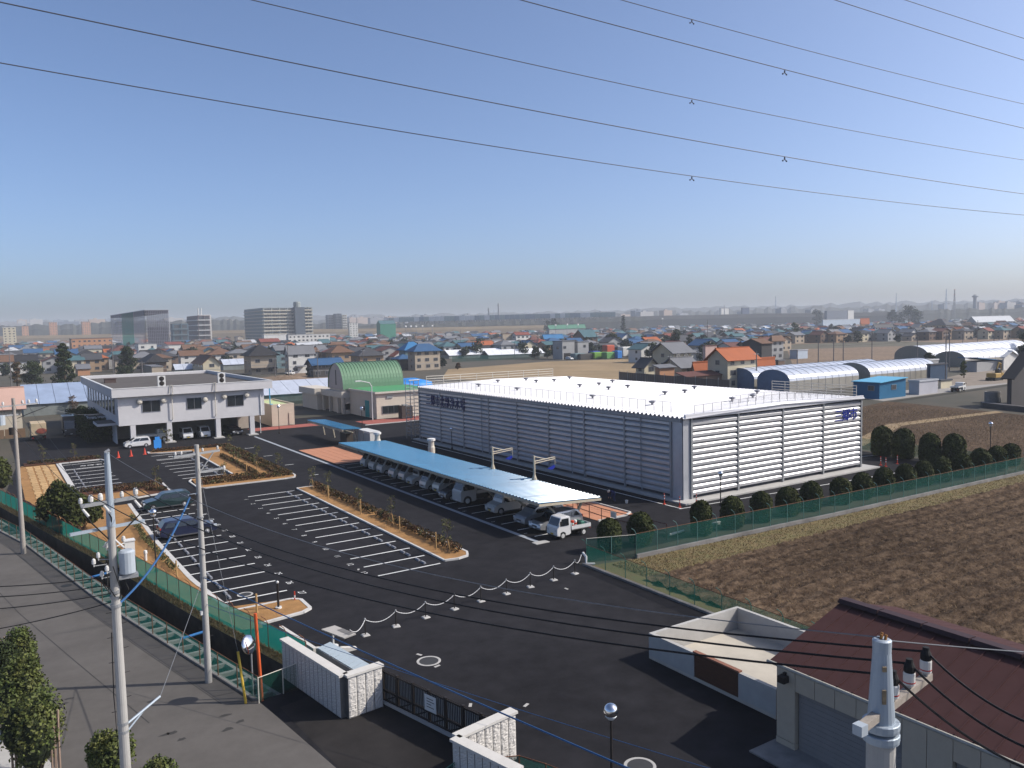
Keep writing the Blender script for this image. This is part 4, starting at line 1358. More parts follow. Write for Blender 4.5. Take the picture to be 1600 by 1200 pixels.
# ================================================================== small things on the lot
m_cone = mat('cone_red', (0.62, 0.075, 0.045), .5, var=.06)
for i, (x, y) in enumerate([(12.94, 121.1), (14.44, 121.35), (16.05, 121.5), (17.88, 122.1)]):
    lb = ['leftmost red traffic cone in front of the white hatchback', 'second red traffic cone from the left before the office', 'third red traffic cone from the left before the office', 'rightmost red traffic cone next to the upper planting island'][i]
    e = thing('traffic_cone', lb, 'traffic cone', (x, y, 0), 'red traffic cones before the office')
    MB().bevbox(-.24, -.24, .01, .24, .24, .06, .02).build('base', m_cone, e)
    MB().lathe((0, 0, .06), [(.19, 0), (.05, .82), (.02, .84)], 12).build('cone', m_cone, e)
for (q, lb, grp) in (((1038, 788), 'red marker post just left of the warehouse corner', 1), ((1062, 793), 'red marker post at the white line corner', 1), ((1088, 789), 'red marker post just right of the warehouse corner', 1),
                     ((1376, 727), 'red marker post nearest the far warehouse end', 1), ((1384, 729), 'red marker post between two others at the warehouse end', 1), ((1402, 725), 'red marker post closest to the tall clipped trees', 1)):
    p = G(*q)
    e = thing('marker_post', lb, 'marker post', (p.x, p.y, 0), 'red marker posts round the warehouse')
    MB().lathe((0, 0, 0), [(.16, .006), (.16, .05), (.05, .07), (.045, 1.0), (.03, 1.03)], 10).build('post', m_red, e)
    MB().lathe((0, 0, 0), [(.055, .5), (.055, .62)], 10).build('band', m_white, e)
    MB().lathe((0, 0, 0), [(.055, .78), (.055, .88)], 10).build('band', m_white, e)
e = thing('traffic_cone', 'red cone standing behind the green field fence', 'traffic cone', (60.2, 47.0, 0))
MB().lathe((0, 0, 0), [(.26, 0), (.26, .05), (.16, .06), (.05, .95), (.02, .97)], 12).build('cone', m_cone, e)
e = thing('figure_sign', 'blue upright sign board at the upper island edge', 'sign', (20.1, 125.2, 0))
m_bsign = mat('bright_blue_sign', (0.05, 0.30, 0.80), .5, var=.05)
MB().box(-.5, -.05, .35, .5, .05, 1.5).build('panel', m_bsign, e)
MB().box(-.32, -.05, 1.5, .32, .05, 1.95).build('top_panel', m_bsign, e)
for s in (-.32, .2): MB().box(s, -.2, 0, s + .12, .2, .35).build('foot', m_bsign, e)
# wheel stops
ws = MB().prism([(-.09, 0), (.09, 0), (.06, .12), (-.06, .12)], 'y', -.30, .30).mesh('wheel_stop', mat('wheel_stop', (.26, .27, .30), .85, var=.1))
for row, (x, y0, n, lb) in enumerate(((25.55, 52.1, 13, 'grey wheel stop in the centre parking row'), (12.15, 52.9, 13, 'grey wheel stop in the parking row along the canal planting'), (22.3, 100.0, 6, 'grey wheel stop in the bays of the upper island'), (8.45, 100.0, 6, 'grey wheel stop in the bays beside the tan pavement'))):
    for k in range(n):
        for s in (-.45, .45):
            tag(put('wheel_stop', ws, None, (x, y0 + 2.51 * k + s, .006)), lb, 'wheel stop', lb.replace('grey wheel stop', 'wheel stops'))
e = thing('marker_pipe', 'orange-red and white short marker stake at the kerbed planting tip', 'marker stake', (15.35, 49.2, .1))
MB().cyl((0, 0, 0), (0, 0, .55), .04, n=8).build('stake', m_red, e); MB().cyl((0, 0, .15), (0, 0, .3), .043, n=8).build('band', m_white, e)
e = thing('black_post', 'black bollard light in the kerbed planting tip', 'bollard', (14.05, 48.3, .1))
MB().cyl((0, 0, 0), (0, 0, 1.55), .07, n=10).build('post', m_dark, e); MB().ball((0, 0, 1.62), .09, nu=10, nv=6).build('cap', m_white, e); MB().lathe((0, 0, 0), [(.2, 0), (.2, .1)], 10).build('base', m_white, e)
e = thing('orange_pole', 'tall orange pole standing at the canal end fence', 'pole', (9.75, 36.75, 0))
MB().cyl((0, 0, 0), (-.1, .1, 4.1), .075, n=10).build('pole', mat('orange_pole', (.62, .11, .03), .5), e)
e = thing('convex_mirror', 'round traffic mirror seen edge-on beside the orange pole', 'mirror', (9.5, 37.3, 0))
MB().cyl((0, 0, 0), (0, 0, 2.2), .04, n=8).build('post', m_steel, e)
o = MB().lathe((0, 0, 0), [(.42, -.04), (.45, 0), (.42, .05), (.25, .1), (.02, .12)], 20).build('mirror', m_chrome, e, True)
o.matrix_local = Matrix.Translation((-.1, 0, 2.55)) @ Matrix.Rotation(radians(70), 4, 'X') @ Matrix.Rotation(radians(35), 4, 'Y')
e = thing('yellow_guard', 'yellow guy-wire guard leaning at the road edge', 'guy guard', (9.05, 36.9, 0))
MB().cyl((0, 0, 0), (-.12, .5, 2.3), .06, n=8).build('tube', mat('guard_yellow', (.62, .42, .06), .5), e)
e = thing('meter_box', 'white meter cabinet in the canal planting', 'cabinet', (*G(203, 872, 0).xy, .1))
MB().box(-.35, -.3, 0, .35, .3, 1.25).build('body', m_white, e); MB().box(-.4, -.35, 1.25, .4, .35, 1.33).build('lid', m_white, e)
e = thing('white_marker', 'small white glossy marker in the tan soil by the canal fence', 'marker', (*G(228, 878, 0).xy, .1))
MB().lathe((0, 0, 0), [(.1, 0), (.1, .5), (.14, .55), (.12, .75), (.02, .8)], 10).build('body', m_white, e)
e = thing('pipe_end', 'short blue drain pipe sticking out over the canal', 'drain pipe', (*G(140, 898, .1).xy, 0))
MB().tube([(1.3, .1, .0), (0, 0, -.1)], .08, 8).build('pipe', mat('blue_pipe', (.04, .17, .42), .5), e)
e = thing('pipe_end', 'second blue drain pipe over the canal near the tall pole', 'drain pipe', (*G(282, 993, .1).xy, 0))
MB().tube([(1.3, .1, .0), (0, 0, -.1)], .08, 8).build('pipe', MATS['blue_pipe'], e)
e = thing('mini_pipe_rail', 'white bent pipe lying along the bed behind the field fence', 'pipe', (44.2, 45.9, 0))
MB().tube([(0, 0, .25), (1.7, .2, .25)], .1, 8).build('pipe', m_white, e)
for i, (x, y, L) in enumerate(((48.8, 46.4, 1.8), (52.0, 46.3, 1.5), (58.2, 46.0, 2.2), (62.2, 46.2, 1.2))):
    tag(MB().box(x, y, .02, x + L, y + .25, .22).build('kerb_block', m_kerb), 'white kerb block lying behind the field fence near the %s clipped shrub' % ordn[i + 2], 'kerb block', 'loose kerb blocks behind the field fence')
# ================================================================== clipped shrubs and planting
def topiary_mesh(h, w, seed, n=3600):
    r = np.random.default_rng(seed)
    u = r.uniform(0, 1, n); t = r.uniform(0, 2 * pi, n)
    z = u * h
    s = z / h
    rad = w * np.where(s < .55, .86 + .14 * np.sin(s / .55 * pi / 2), np.sqrt(np.maximum(1 - ((s - .55) / .45) ** 2, 0)))
    rad = rad * (1 + .05 * np.sin(3 * t + seed) + .05 * np.sin(7 * z + 2 * t)) * r.uniform(.92, 1.03, n)
    c = np.stack([rad * np.cos(t), rad * np.sin(t), z + .08], 1)
    nrm = np.stack([np.cos(t), np.sin(t), .3 + s], 1)
    v, f = leaf_cards(c, .05, r, nrm, .7)
    return np_mesh('crown', v, f, m_topi)


def topiary_core(h, w):
    pr = [(w * .80, .05), (w * .9, h * .35), (w * .93, h * .55), (w * .80, h * .78), (w * .5, h * .93), (.05, h * .98)]
    return MB().lathe((0, 0, 0), pr, 14).mesh('crown_core', m_topi)


VAR = [(topiary_mesh(1, .5, k), topiary_core(1, .5)) for k in range(4)]
tr = MB().cyl((0, 0, 0), (0, 0, .3), .08, .06, 7).mesh('trunk', m_bark)
shr = [((952, 862), 815, 35), ((1001, 852), 805, 36), ((1096, 828), 787, 31), ((1144, 829), 780, 33), ((1190, 822), 772, 30), ((1231, 815), 765, 33), ((1268, 805), 756, 30), ((1313, 797), 750, 30), ((1347, 790), 742, 29),
       ((1381, 780), 734, 28), ((1414, 773), 728, 27), ((1443, 768), 723, 26), ((1469, 760), 716, 28), ((1501, 752), 711, 26), ((1530, 747), 704, 27), ((1556, 742), 700, 26), ((1578, 740), 696, 24),
       ((1378, 712), 670, 30), ((1412, 717), 674, 30), ((1453, 722), 681, 29), ((1490, 724), 682, 31)]
names = ['clipped dome shrub nearest the parked kei truck', 'clipped dome shrub beside the corner of the field fence', 'clipped dome shrub just right of the warehouse corner', 'clipped dome shrub right in front of a lamp post']
names += ['clipped dome shrub along the field fence, number %s from the lamp post' % w for w in ('one', 'two', 'three', 'four', 'five', 'six', 'seven', 'eight', 'nine', 'ten', 'eleven', 'twelve', 'thirteen')]
names = names[:17] + ['tall clipped tree closest to the warehouse end', 'second tall clipped tree from the warehouse end', 'third tall clipped tree from the warehouse end', 'fourth tall clipped tree, farthest from the warehouse']
for i, (b, top, wpx) in enumerate(shr):
    p = G(*b)
    if i < 17: p = Vector((p.x if i > 1 else p.x, 45.1 if i > 1 else 45.9, 0)); p.x = GY(b[0], 800, p.y).x
    h = HGT(p, top)
    k = (p - CAM_P).dot(C_FW)
    w = wpx * 1.05 * k / F_PX
    e = thing('clipped_shrub', names[i], 'shrub', (p.x, p.y, 0), 'clipped shrubs along the field fence' if i < 17 else 'tall clipped trees at the back fence', random.uniform(0, 6))
    a, c = VAR[i % 4]
    put('crown', a, e, scale=(w, w, h)); put('crown_core', c, e, scale=(w, w, h)); put('trunk', tr, e)


def shrub_ball(name, label, p, rx, ry, h, m, n, leaf, seed, cat='shrub', group=None, core=True, lumps=7):
    e = thing(name, label, cat, p, group)
    r = np.random.default_rng(seed)
    cs_, out, nr = [], [], []
    for k in range(lumps):
        a = r.uniform(0, 2 * pi); q = r.uniform(.0, .6)
        cs_.append((rx * q * cos(a), ry * q * sin(a), h * r.uniform(.35, .72), r.uniform(.45, .62)))
    for c in cs_:
        m_ = n // lumps
        d = r.normal(size=(m_, 3)); d /= np.linalg.norm(d, axis=1, keepdims=True)
        d[:, 2] = np.abs(d[:, 2]) * 1.0 - .45 * (r.uniform(0, 1, m_) < .35)
        pos = np.array(c[:3]) + d * np.array([rx * c[3], ry * c[3], h * .42]) * r.uniform(.75, 1.08, (m_, 1))
        pos[:, 2] = np.clip(pos[:, 2], .05, None)
        out.append(pos); nr.append(d)
    v, f = leaf_cards(np.concatenate(out), leaf, r, np.concatenate(nr), .8)
    put('foliage', np_mesh('foliage', v, f, m), e)
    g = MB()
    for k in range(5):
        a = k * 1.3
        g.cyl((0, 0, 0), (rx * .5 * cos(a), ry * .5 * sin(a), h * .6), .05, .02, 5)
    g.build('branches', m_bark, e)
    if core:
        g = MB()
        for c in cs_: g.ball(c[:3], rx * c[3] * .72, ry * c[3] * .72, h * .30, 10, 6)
        g.build('shaded_core', mat('leaf_core_shade', (.012, .018, .007), .9), e)  # near-black lumps: the foliage's inner shade put into their colour
    return e


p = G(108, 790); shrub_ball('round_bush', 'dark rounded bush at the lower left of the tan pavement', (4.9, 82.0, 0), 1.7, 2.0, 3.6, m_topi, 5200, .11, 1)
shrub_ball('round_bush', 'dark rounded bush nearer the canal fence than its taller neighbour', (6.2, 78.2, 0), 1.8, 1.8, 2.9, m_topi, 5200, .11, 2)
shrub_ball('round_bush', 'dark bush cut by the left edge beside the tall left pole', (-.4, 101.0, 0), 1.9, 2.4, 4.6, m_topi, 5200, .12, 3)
for i, (q, top, w, lb, mm) in enumerate((((42, 1085), 985, 1.05, 'bright green roadside bush topmost of the row at the left edge', m_leaf), ((38, 1150), 1035, 1.25, 'mixed green roadside bush in the middle of the left row', m_leaf), ((62, 1215), 1095, 1.15, 'yellow-green roadside bush at the lower left', m_leaf),
                                       ((8, 1120), 1010, 1.1, 'shaded bush cut by the left edge below the parked car', m_leaf_d), ((176, 1235), 1150, 1.0, 'round green bush at the foot of the big utility pole', m_leaf), ((245, 1265), 1195, .9, 'low bush peeping over the bottom edge near the pole', m_leaf))):
    p = G(*q)
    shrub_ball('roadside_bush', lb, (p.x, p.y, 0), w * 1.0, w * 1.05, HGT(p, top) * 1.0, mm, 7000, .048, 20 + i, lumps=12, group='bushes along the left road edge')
for i, (q, hh, lb) in enumerate((((12, 1078), 2.6, 'thick bare grey trunk among the bushes at the left edge'), ((88, 1215), 2.6, 'two thin bare stems before the yellow-green bush'), ((26, 1215), 1.9, 'thin bare stem at the very bottom left'))):
    p = G(*q)
    g = MB()
    for k in range(3): g.tube([(k * .12 - .1, 0, 0), (k * .13 - .1, .05, hh * .6), (k * .2 - .2, .1, hh)], .05, 6)
    e = thing('bare_stem', lb, 'stem', (p.x, p.y, 0)); g.build('stems', mat('pale_bark', (.30, .22, .17), .9, var=.2), e)

# low hedge and young trees of the long strip
def hedge(label, pts, w, h, m, seed, n_per=150, leaf=.07, z=.11, group='low new hedges in the planting islands'):
    r = np.random.default_rng(seed)
    P = resample(pts, .5)
    C = []
    for a in P:
        k = n_per // 2
        d = r.normal(size=(k, 3)); d /= np.linalg.norm(d, axis=1, keepdims=True)
        c = np.array([a.x, a.y, z + h * .5]) + d * np.array([w * .5, .28, h * .5]) * r.uniform(.5, 1.05, (k, 1)) * r.uniform(.8, 1.15)
        C.append(c)
    v, f = leaf_cards(np.concatenate(C), leaf, r)
    o0 = (pts[0][0], pts[0][1], 0)
    v = v - np.array(o0)
    return tag(put('low_hedge', np_mesh('low_hedge', v, f, m), None, o0), label, 'hedge', group)


hedge('bronze low hedge along the far half of the long planting strip', [(28.75, 83.5), (28.75, 68)], .75, .72, m_leaf_b, 11)
hedge('bronze low hedge along the near half of the long planting strip', [(28.75, 67), (28.7, 52.3)], .75, .72, m_leaf_b, 12)
for i, (a, b) in enumerate((((28.9, 92.3), (28.9, 121)), ((27.9, 93.0), (27.9, 119)), ((19.3, 92.6), (28.0, 92.2)), ((19.3, 93.8), (26.6, 93.4)), ((25.8, 95.5), (25.9, 112)), ((20, 95.2), (24.6, 94.9)), ((19.2, 122.6), (28.6, 121.6)))):
    hedge('bronze new hedge row of the upper island, ' + ['outermost along the lane', 'second from the lane', 'nearest its front kerb', 'second behind the front kerb', 'inner row running away', 'short row behind the front rows', 'far end by the blue sign'][i], [a, b], .7, .5, m_leaf_b, 30 + i, 130)
for i, (a, b) in enumerate((((8.0, 96.9), (15.4, 96.6)), ((9.0, 95.3), (15.3, 95.2)), ((13.8, 93.5), (15.2, 92.0)), ((4, 122.6), (12, 121.9)))):
    hedge('bronze new hedge row of the small left island, ' + ['farthest from the dark cars', 'middle row', 'short corner row', 'row before the lane to the office'][i], [a, b], .7, .5, m_leaf_b, 40 + i, 130)
hedge('scrubby low hedge along the white kerb by the dark parked cars', [(10.35, 80), (10.0, 71), (10.3, 60)], .5, .55, m_leaf_y, 50, 60, .06)


def young_tree(label, p, h, seed, props=True, leafm=m_leaf_y, n=150, cat='young tree', spread=.32):
    r = np.random.default_rng(seed)
    e = thing('young_tree', label, cat, (p[0], p[1], .11), 'young staked trees of the car park')
    g = MB().tube([(0, 0, 0), (.03, .02, h * .5), (0, 0, h)], .025, 5)
    tips = []
    for k in range(16):
        a, z0 = r.uniform(0, 2 * pi), h * r.uniform(.25, .95)
        t = (spread * cos(a) * r.uniform(.4, 1), spread * sin(a) * r.uniform(.4, 1), z0 + r.uniform(.1, .35))
        g.tube([(0, 0, z0), t], .008, 3); tips.append(t)
    g.build('trunk', m_twig, e)
    c = np.array(tips)[r.integers(0, len(tips), n)] + r.normal(size=(n, 3)) * .10
    v, f = leaf_cards(c, .05, r)
    put('foliage', np_mesh('foliage', v, f, leafm), e)
    if props:
        for k in range(3):
            a = k * 2.1 + .5
            MB().cyl((.45 * cos(a), .45 * sin(a), 0), (.05 * cos(a), .05 * sin(a), 1.1), .02, n=5).build('prop', m_wood, e)
    return e


for i, q in enumerate(((486, 766), (523, 776), (573, 798), (626, 822), (695, 866))):
    p = G(*q)
    young_tree('slim young tree in the long planting strip, %s from its far end' % ordn[i], (28.1, p.y), [1.9, 2.1, 2.1, 2.2, 2.2][i] + .2, 60 + i)
for i, q in enumerate(((512, 781), (558, 806), (613, 836), (677, 862))):
    p = G(*q)
    e = thing('marker_stake', 'plain wooden stake in the long planting strip, %s from its far end' % ordn[i], 'stake', (27.75, p.y, .11), 'wooden stakes in the planting')
    MB().cyl((0, 0, 0), (0, 0, 1.35), .05, n=6).build('stake', m_wood, e)
for i, (x, y, h, lb) in enumerate(((25.0, 101, 2.4, 'bushy young tree in the middle of the upper island'), (27.0, 112, 2.6, 'young tree at the back of the upper island'), (22.2, 95.6, 1.6, 'low young tree held by three props at the front of the upper island'), (26.6, 98.0, 1.7, 'young tree near the rounded corner of the upper island'),
                                   (28.4, 104.0, 1.9, 'young tree at the lane side of the upper island'), (21.0, 123.0, 3.0, 'leafy young tree before the office piers'), (29.0, 97.0, 1.8, 'slender young tree beside the lane at the upper island'), (14.6, 93.6, 2.5, 'young tree with rusty leaves in the small left island'), (9.2, 122, 2.2, 'thin young tree behind the far left bays'), (5.6, 122.3, 2.2, 'thin young tree at the far end of the tan pavement'))):
    young_tree(lb, (x, y), h, 80 + i, i in (2, 3, 7), n=420 if i in (0, 5) else 160, spread=.8 if i in (0, 5) else .4)
e = thing('marker_stake', 'pale stake beside the bushy tree of the upper island', 'stake', (25.4, 97.9, .11), 'wooden stakes in the planting'); MB().cyl((0, 0, 0), (0, 0, 1.2), .05, n=6).build('stake', m_wood, e)
e = thing('marker_stake', 'wooden stake in the kerbed planting tip by the canal', 'stake', (12.75, 48.3, .11), 'wooden stakes in the planting'); MB().cyl((0, 0, 0), (0, 0, 1.15), .06, n=6).build('stake', m_wood, e)
e = thing('marker_stake', 'wooden stake in the canal planting beside the big round lamp', 'stake', (*G(277, 915).xy, .11), 'wooden stakes in the planting'); MB().cyl((0, 0, 0), (0, 0, 1.6), .05, n=6).build('stake', m_wood, e)
# dry grass along the field and on the canal bank
def tufts(name, pts_fn, n, size, m, seed):
    r = np.random.default_rng(seed)
    c = pts_fn(r, n)
    d = r.normal(size=(n, 3)); d[:, 2] = np.abs(d[:, 2]) + 1.2; d /= np.linalg.norm(d, axis=1, keepdims=True)
    a = np.cross(d, r.normal(size=(n, 3))); a /= np.linalg.norm(a, axis=1, keepdims=True)
    L = size * r.uniform(.5, 1.6, (n, 1)); w = .025
    v = np.stack([c - a * w, c + a * w, c + d * L], 1).reshape(-1, 3)
    return struct(put(name, np_mesh(name, v, np.arange(3 * n).reshape(-1, 3), m)), 'stuff')


m_straw_b = mat('straw_blade', (0.25, 0.18, 0.085), .9, var=.2, island=.5)
m_chaff = mat('chaff', (0.26, 0.185, 0.105), .9, var=.2, island=.5)
tufts('dry_grass', lambda r, n: np.stack([36 + r.uniform(0, 1, n) ** 1.3 * 80, 39.0 + r.uniform(0, 4.2, n), np.zeros(n)], 1), 22000, .10, m_straw_b, 3)
tufts('bank_grass', lambda r, n: (lambda y: np.stack([np.array([cr(t) for t in y]) + r.uniform(.02, .7, n), y, np.full(n, .01)], 1))(r.uniform(38, 95, n)), 5000, .18, m_straw_b, 4)
tufts('crop_stubble', lambda r, n: np.stack([36 + r.uniform(0, 1, n) ** 1.4 * 80, 6 + r.uniform(0, 33, n), np.full(n, .05)], 1), 30000, .16, m_chaff, 5)
tufts('crop_stubble', lambda r, n: np.stack([94 + r.uniform(0, 48, n), 42 + r.uniform(0, 48, n), np.full(n, .01)], 1), 14000, .25, m_chaff, 6)

for k, (x0, x1, y0, y1, h_) in enumerate(((12.2, 16.4, 140.5, 147, 2.6), (12.0, 16.6, 147.5, 156, 3.2), (11.6, 16.4, 157, 166, 3.4))):
    r = np.random.default_rng(90 + k)
    c = np.stack([r.uniform(x0, x1, 5200), r.uniform(y0, y1, 5200), h_ * np.sqrt(r.uniform(.02, 1, 5200)) * r.uniform(.85, 1.08, 5200)], 1)
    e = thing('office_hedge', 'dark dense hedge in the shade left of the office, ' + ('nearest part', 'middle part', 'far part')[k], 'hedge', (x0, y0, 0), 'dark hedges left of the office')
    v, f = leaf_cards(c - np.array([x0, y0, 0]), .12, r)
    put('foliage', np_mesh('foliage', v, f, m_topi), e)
    MB().bevbox(.3, .3, .05, x1 - x0 - .3, y1 - y0 - .3, h_ * .8, .3).build('shaded_core', MATS['leaf_core_shade'], e)  # dark inner body, colour stands in for shade within the hedge
# ================================================================== utility poles and wires
m_pole = mat('pole_concrete', (0.40, 0.39, 0.37), .8, var=.08, scale=2, big=.06)
m_cap_s = mat('pole_sleeve', (0.38, 0.44, 0.50), .5, .25, var=.08, scale=1.5)
m_ins = mat('porcelain', (0.62, 0.61, 0.59), .25, var=.03)
m_wire = mat('wire_black', (0.015, 0.015, 0.016), .6, var=.02)
m_wire_g = mat('wire_grey', (0.22, 0.23, 0.24), .5, .3, var=.02)
m_wire_b = mat('wire_blue', (0.03, 0.10, 0.24), .5, var=.02)
m_trans = mat('transformer_grey', (0.42, 0.47, 0.52), .5, .1, var=.08)


def pole(label, p, h, r0, r1, lean=(0, 0), steps=True, group='concrete utility poles', mm=None):
    e = thing('utility_pole', label, 'utility pole', (p[0], p[1], 0), group)
    MB().cyl((0, 0, -.2), (lean[0], lean[1], h), r0, r1, 16).build('pole', mm or m_pole, e)
    if steps:
        for k in range(int(h / .55) - 2):
            z = 1.8 + k * .45
            if z > h - .6: break
            s = 1 if k % 2 else -1
            t = z / h
            MB().cyl((lean[0] * t, lean[1] * t, z), (lean[0] * t + s * (r0 + .14), lean[1] * t + .05, z + .01), .012, n=4).build('step_bolt', m_dark, e)
    return e


def insulator(e, p, s=1.0, name='insulator'):
    MB().lathe(p, [(.02 * s, -.12 * s), (.03 * s, 0), (.085 * s, .02 * s), (.09 * s, .16 * s), (.075 * s, .2 * s), (.07 * s, .24 * s), (.03 * s, .27 * s)], 10).build(name, m_ins, e)


def sag(a, b, s, n=24, r=.012, ext=(0, 1)):
    a, b = Vector(a), Vector(b)
    return [a + (b - a) * t - Vector((0, 0, s * 4 * t * (1 - t))) for t in np.linspace(ext[0], ext[1], n)]


def wire(label, a, b, s, r, m, group=None, n=24):
    o = MB(tuple(a)).tube(sag(a, b, s, n), r, 5).build('wire', m)
    o.location = a
    return tag(o, label, 'wire', group)


def crossarm(e, z, L, ang, m, off=0.0, w=.06, base=(0, 0)):
    d = Vector((cos(ang), sin(ang), 0))
    a = Vector((base[0], base[1], z)) + d * (off - L / 2); b = Vector((base[0], base[1], z)) + d * (off + L / 2)
    n = Vector((-d.y, d.x, 0)) * w
    up = Vector((0, 0, w))
    MB().add([a - n - up, b - n - up, b + n - up, a + n - up, a - n + up, b - n + up, b + n + up, a + n + up], [(0, 3, 2, 1), (4, 5, 6, 7), (0, 1, 5, 4), (1, 2, 6, 5), (2, 3, 7, 6), (3, 0, 4, 7)]).build('crossarm', m, e)
    return a, b


# the big pole at the road corner
p3 = Vector((3.35, 31.14, 0))
top3 = 12.88
e3 = pole('tall concrete utility pole with transformer and crossarms standing in the roadside bushes', p3, top3 - 1.7, .19, .125)
MB().cyl((0, 0, top3 - 2.6), (0, 0, top3), .15, .085, 14).build('top_sleeve', m_cap_s, e3)
MB().cyl((-.07, 0, top3), (.09, .02, top3 + .08), .05, .06, 8).build('top_clamp', m_steel, e3)
ANG = atan2(.25, .95)
a1, b1 = crossarm(e3, 11.15, 1.9, ANG, m_steel)
a2, b2 = crossarm(e3, 10.25, 2.5, ANG, m_cap_s, off=-.1, w=.05)
ins3 = []
d3 = Vector((cos(ANG), sin(ANG), 0))
for t in (-.95, -.62, -.30, .42, .9):
    q = Vector((0, 0, 11.24)) + d3 * t
    insulator(e3, (q.x, q.y, q.z), .95 if t not in (-.95, .42) else .75); ins3.append(p3 + q + Vector((0, 0, .25)))
for s in (-.9, -.2, .85):
    q = Vector((0, 0, 11.05)) + d3 * s
    MB().cyl((q.x, q.y, 11.05), (q.x + .16, q.y - .16, 10.8), .04, .05, 8).build('cutout', m_ins, e3)
    MB().tube([(q.x, q.y, 11.1), (q.x + .2, q.y - .1, 10.6), (0, 0, 9.7)], .025, 5).build('jumper', m_wire, e3)
for s, (ax, ay) in enumerate(((.35, -.2), (-.25, .35))):
    MB().tube([(0, 0, 9.9), (ax, ay, 9.5)], .03, 5).build('bracket', m_white, e3)
MB().lathe((.42, -.12, 8.55), [(.24, 0), (.27, .04), (.27, .78), (.2, .84)], 16).build('transformer', m_trans, e3)
MB().box(.12, -.3, 8.4, .75, .1, 8.53).build('transformer_bracket', m_steel, e3)
for k, (x, y, z) in enumerate(((-.45, .1, 9.2), (-.62, -.1, 9.05), (-.25, -.35, 8.8), (-.4, -.2, 8.6), (.4, .3, 9.6), (-.15, .35, 9.45))):
    insulator(e3, (x, y, z), .75)
    MB().cyl((0, 0, z - .1), (x, y, z - .06), .018, n=5).build('bracket', m_steel, e3)
g = MB()
for k in range(7):
    a = k * .9
    g.tube([(.2 * cos(a), .2 * sin(a), 9.4 - k * .1), (.45 * cos(a + .5), .45 * sin(a + .5), 8.9 - k * .15), (.19 * cos(a + 1), .19 * sin(a + 1), 8.2 - k * .1)], .02, 4)
g.build('cable_loop', m_wire, e3)
for z in (7.9, 7.7, 7.4, 3.1, 2.8): MB().lathe((0, 0, z), [(.185, 0), (.185, .1)], 14).build('band', m_steel, e3)
MB().tube([(.16, 0, 3.1), (1.35, .55, 3.55)], .045, 6).tube([(.16, 0, 2.85), (.75, .3, 3.3)], .035, 6).build('guy_arm', m_cap_s, e3)
MB().tube([(-.19, 0, 6.5), (-.24, 0, 4.2), (-.2, 0, 2)], .018, 5).build('ground_lead', m_wire, e3)
# slender pole by the road
p2 = Vector((8.17, 40.25, 0)); top2 = 11.63
e2 = pole('slender concrete utility pole standing on the road edge with its long shadow', p2, top2, .17, .105)
crossarm(e2, 11.2, 2.4, .35, m_steel, off=0, w=.05)
crossarm(e2, 10.3, 1.5, .35, m_steel, off=.65, w=.045)
MB().tube([(.85, .3, 11.2), (.1, 0, 10.3)], .03, 5).build('brace', m_steel, e2)
for t in (-1.1, -.8, .3, 1.1): insulator(e2, (t * .94, t * .34, 11.28), .6)
insulator(e2, (1.32, .48, 10.2), .8)
MB().box(-.45, -.1, 9.0, -.2, .1, 9.3).build('clamp_box', m_dark, e2); MB().tube([(0, 0, 9.3), (-.5, 0, 9.25)], .05, 6).build('bracket', m_trans, e2)
MB().box(-.22, -.1, 3.4, -.12, .1, 3.6).build('tag_plate', m_white, e2)
for z in (8.1, 5.2, 6.3): MB().lathe((0, 0, z), [(.16, 0), (.16, .08)], 12).build('band', m_steel, e2)
# left pole
p1 = Vector((1.62, 73.05, 0)); top1 = 12.18
e1 = pole('weathered utility pole left of the tan pavement with cluttered crossarm', p1, top1, .19, .12, mm=mat('pole_brownish', (.33, .30, .27), .85, var=.1))
crossarm(e1, 11.6, 3.8, .5, m_steel, w=.05); crossarm(e1, 10.9, 1.8, .5, m_steel, off=-.6, w=.05)
for t in (-1.8, -1.3, -.8, .7, 1.2, 1.8): insulator(e1, (t * .87, t * .48, 11.7), 1.0)
MB().lathe((-.9, -.4, 10.2), [(.3, 0), (.3, .7), (.2, .75)], 12).build('transformer', m_trans, e1)
MB().lathe((-.25, -.3, 9.4), [(.18, 0), (.18, .55)], 10).build('switch_box', m_dark, e1)
g = MB().tube([(1.4, .8, 11.6), (2.4, 1.3, 11.3), (1.1, .5, 10.9), (.2, 0, 10.6)], .035, 5).tube([(-1.5, -.7, 11.6), (-2.0, -1.0, 11.1), (-.9, -.4, 10.9)], .03, 5)
g.build('jumper', m_wire, e1)
# near pole in front of the garage, only its head in view
D4 = ray(1377.5, 1060); k4 = 9.6
P4 = CAM_P + D4 * k4
p4 = Vector((P4.x, P4.y, 0))
top4 = (CAM_P + ray(1377.5, 998) * k4).z
e4 = pole('thick near utility pole top with striped porcelain insulators before the garage', p4, top4 - 1.2, .19, .165, steps=False)
MB().cyl((0, 0, top4 - .98), (0, 0, top4), .155, .095, 20).build('top_sleeve', m_cap_s, e4)
MB().lathe((0, 0, top4 - .14), [(.104, 0), (.108, .14), (.085, .155)], 20).build('top_collar', m_cap_s, e4)
for z in (top4 - 1.08, top4 - 1.22): MB().lathe((0, 0, z), [(.205, 0), (.21, .03), (.21, .09), (.2, .10)], 20).build('band', m_cap_s, e4)
for k, (x, y) in enumerate(((-.03, .0), (.03, .03), (.0, -.04))): MB().cyl((x, y, top4), (x + .02, y, top4 + .07), .018, n=6).build('clamp_bolt', mat('rusty_bolt', (.32, .15, .05), .7, var=.2), e4)
cf = -Vector((C_FW.x, C_FW.y, 0)).normalized()
side = Vector((C_R.x, C_R.y, 0)).normalized()
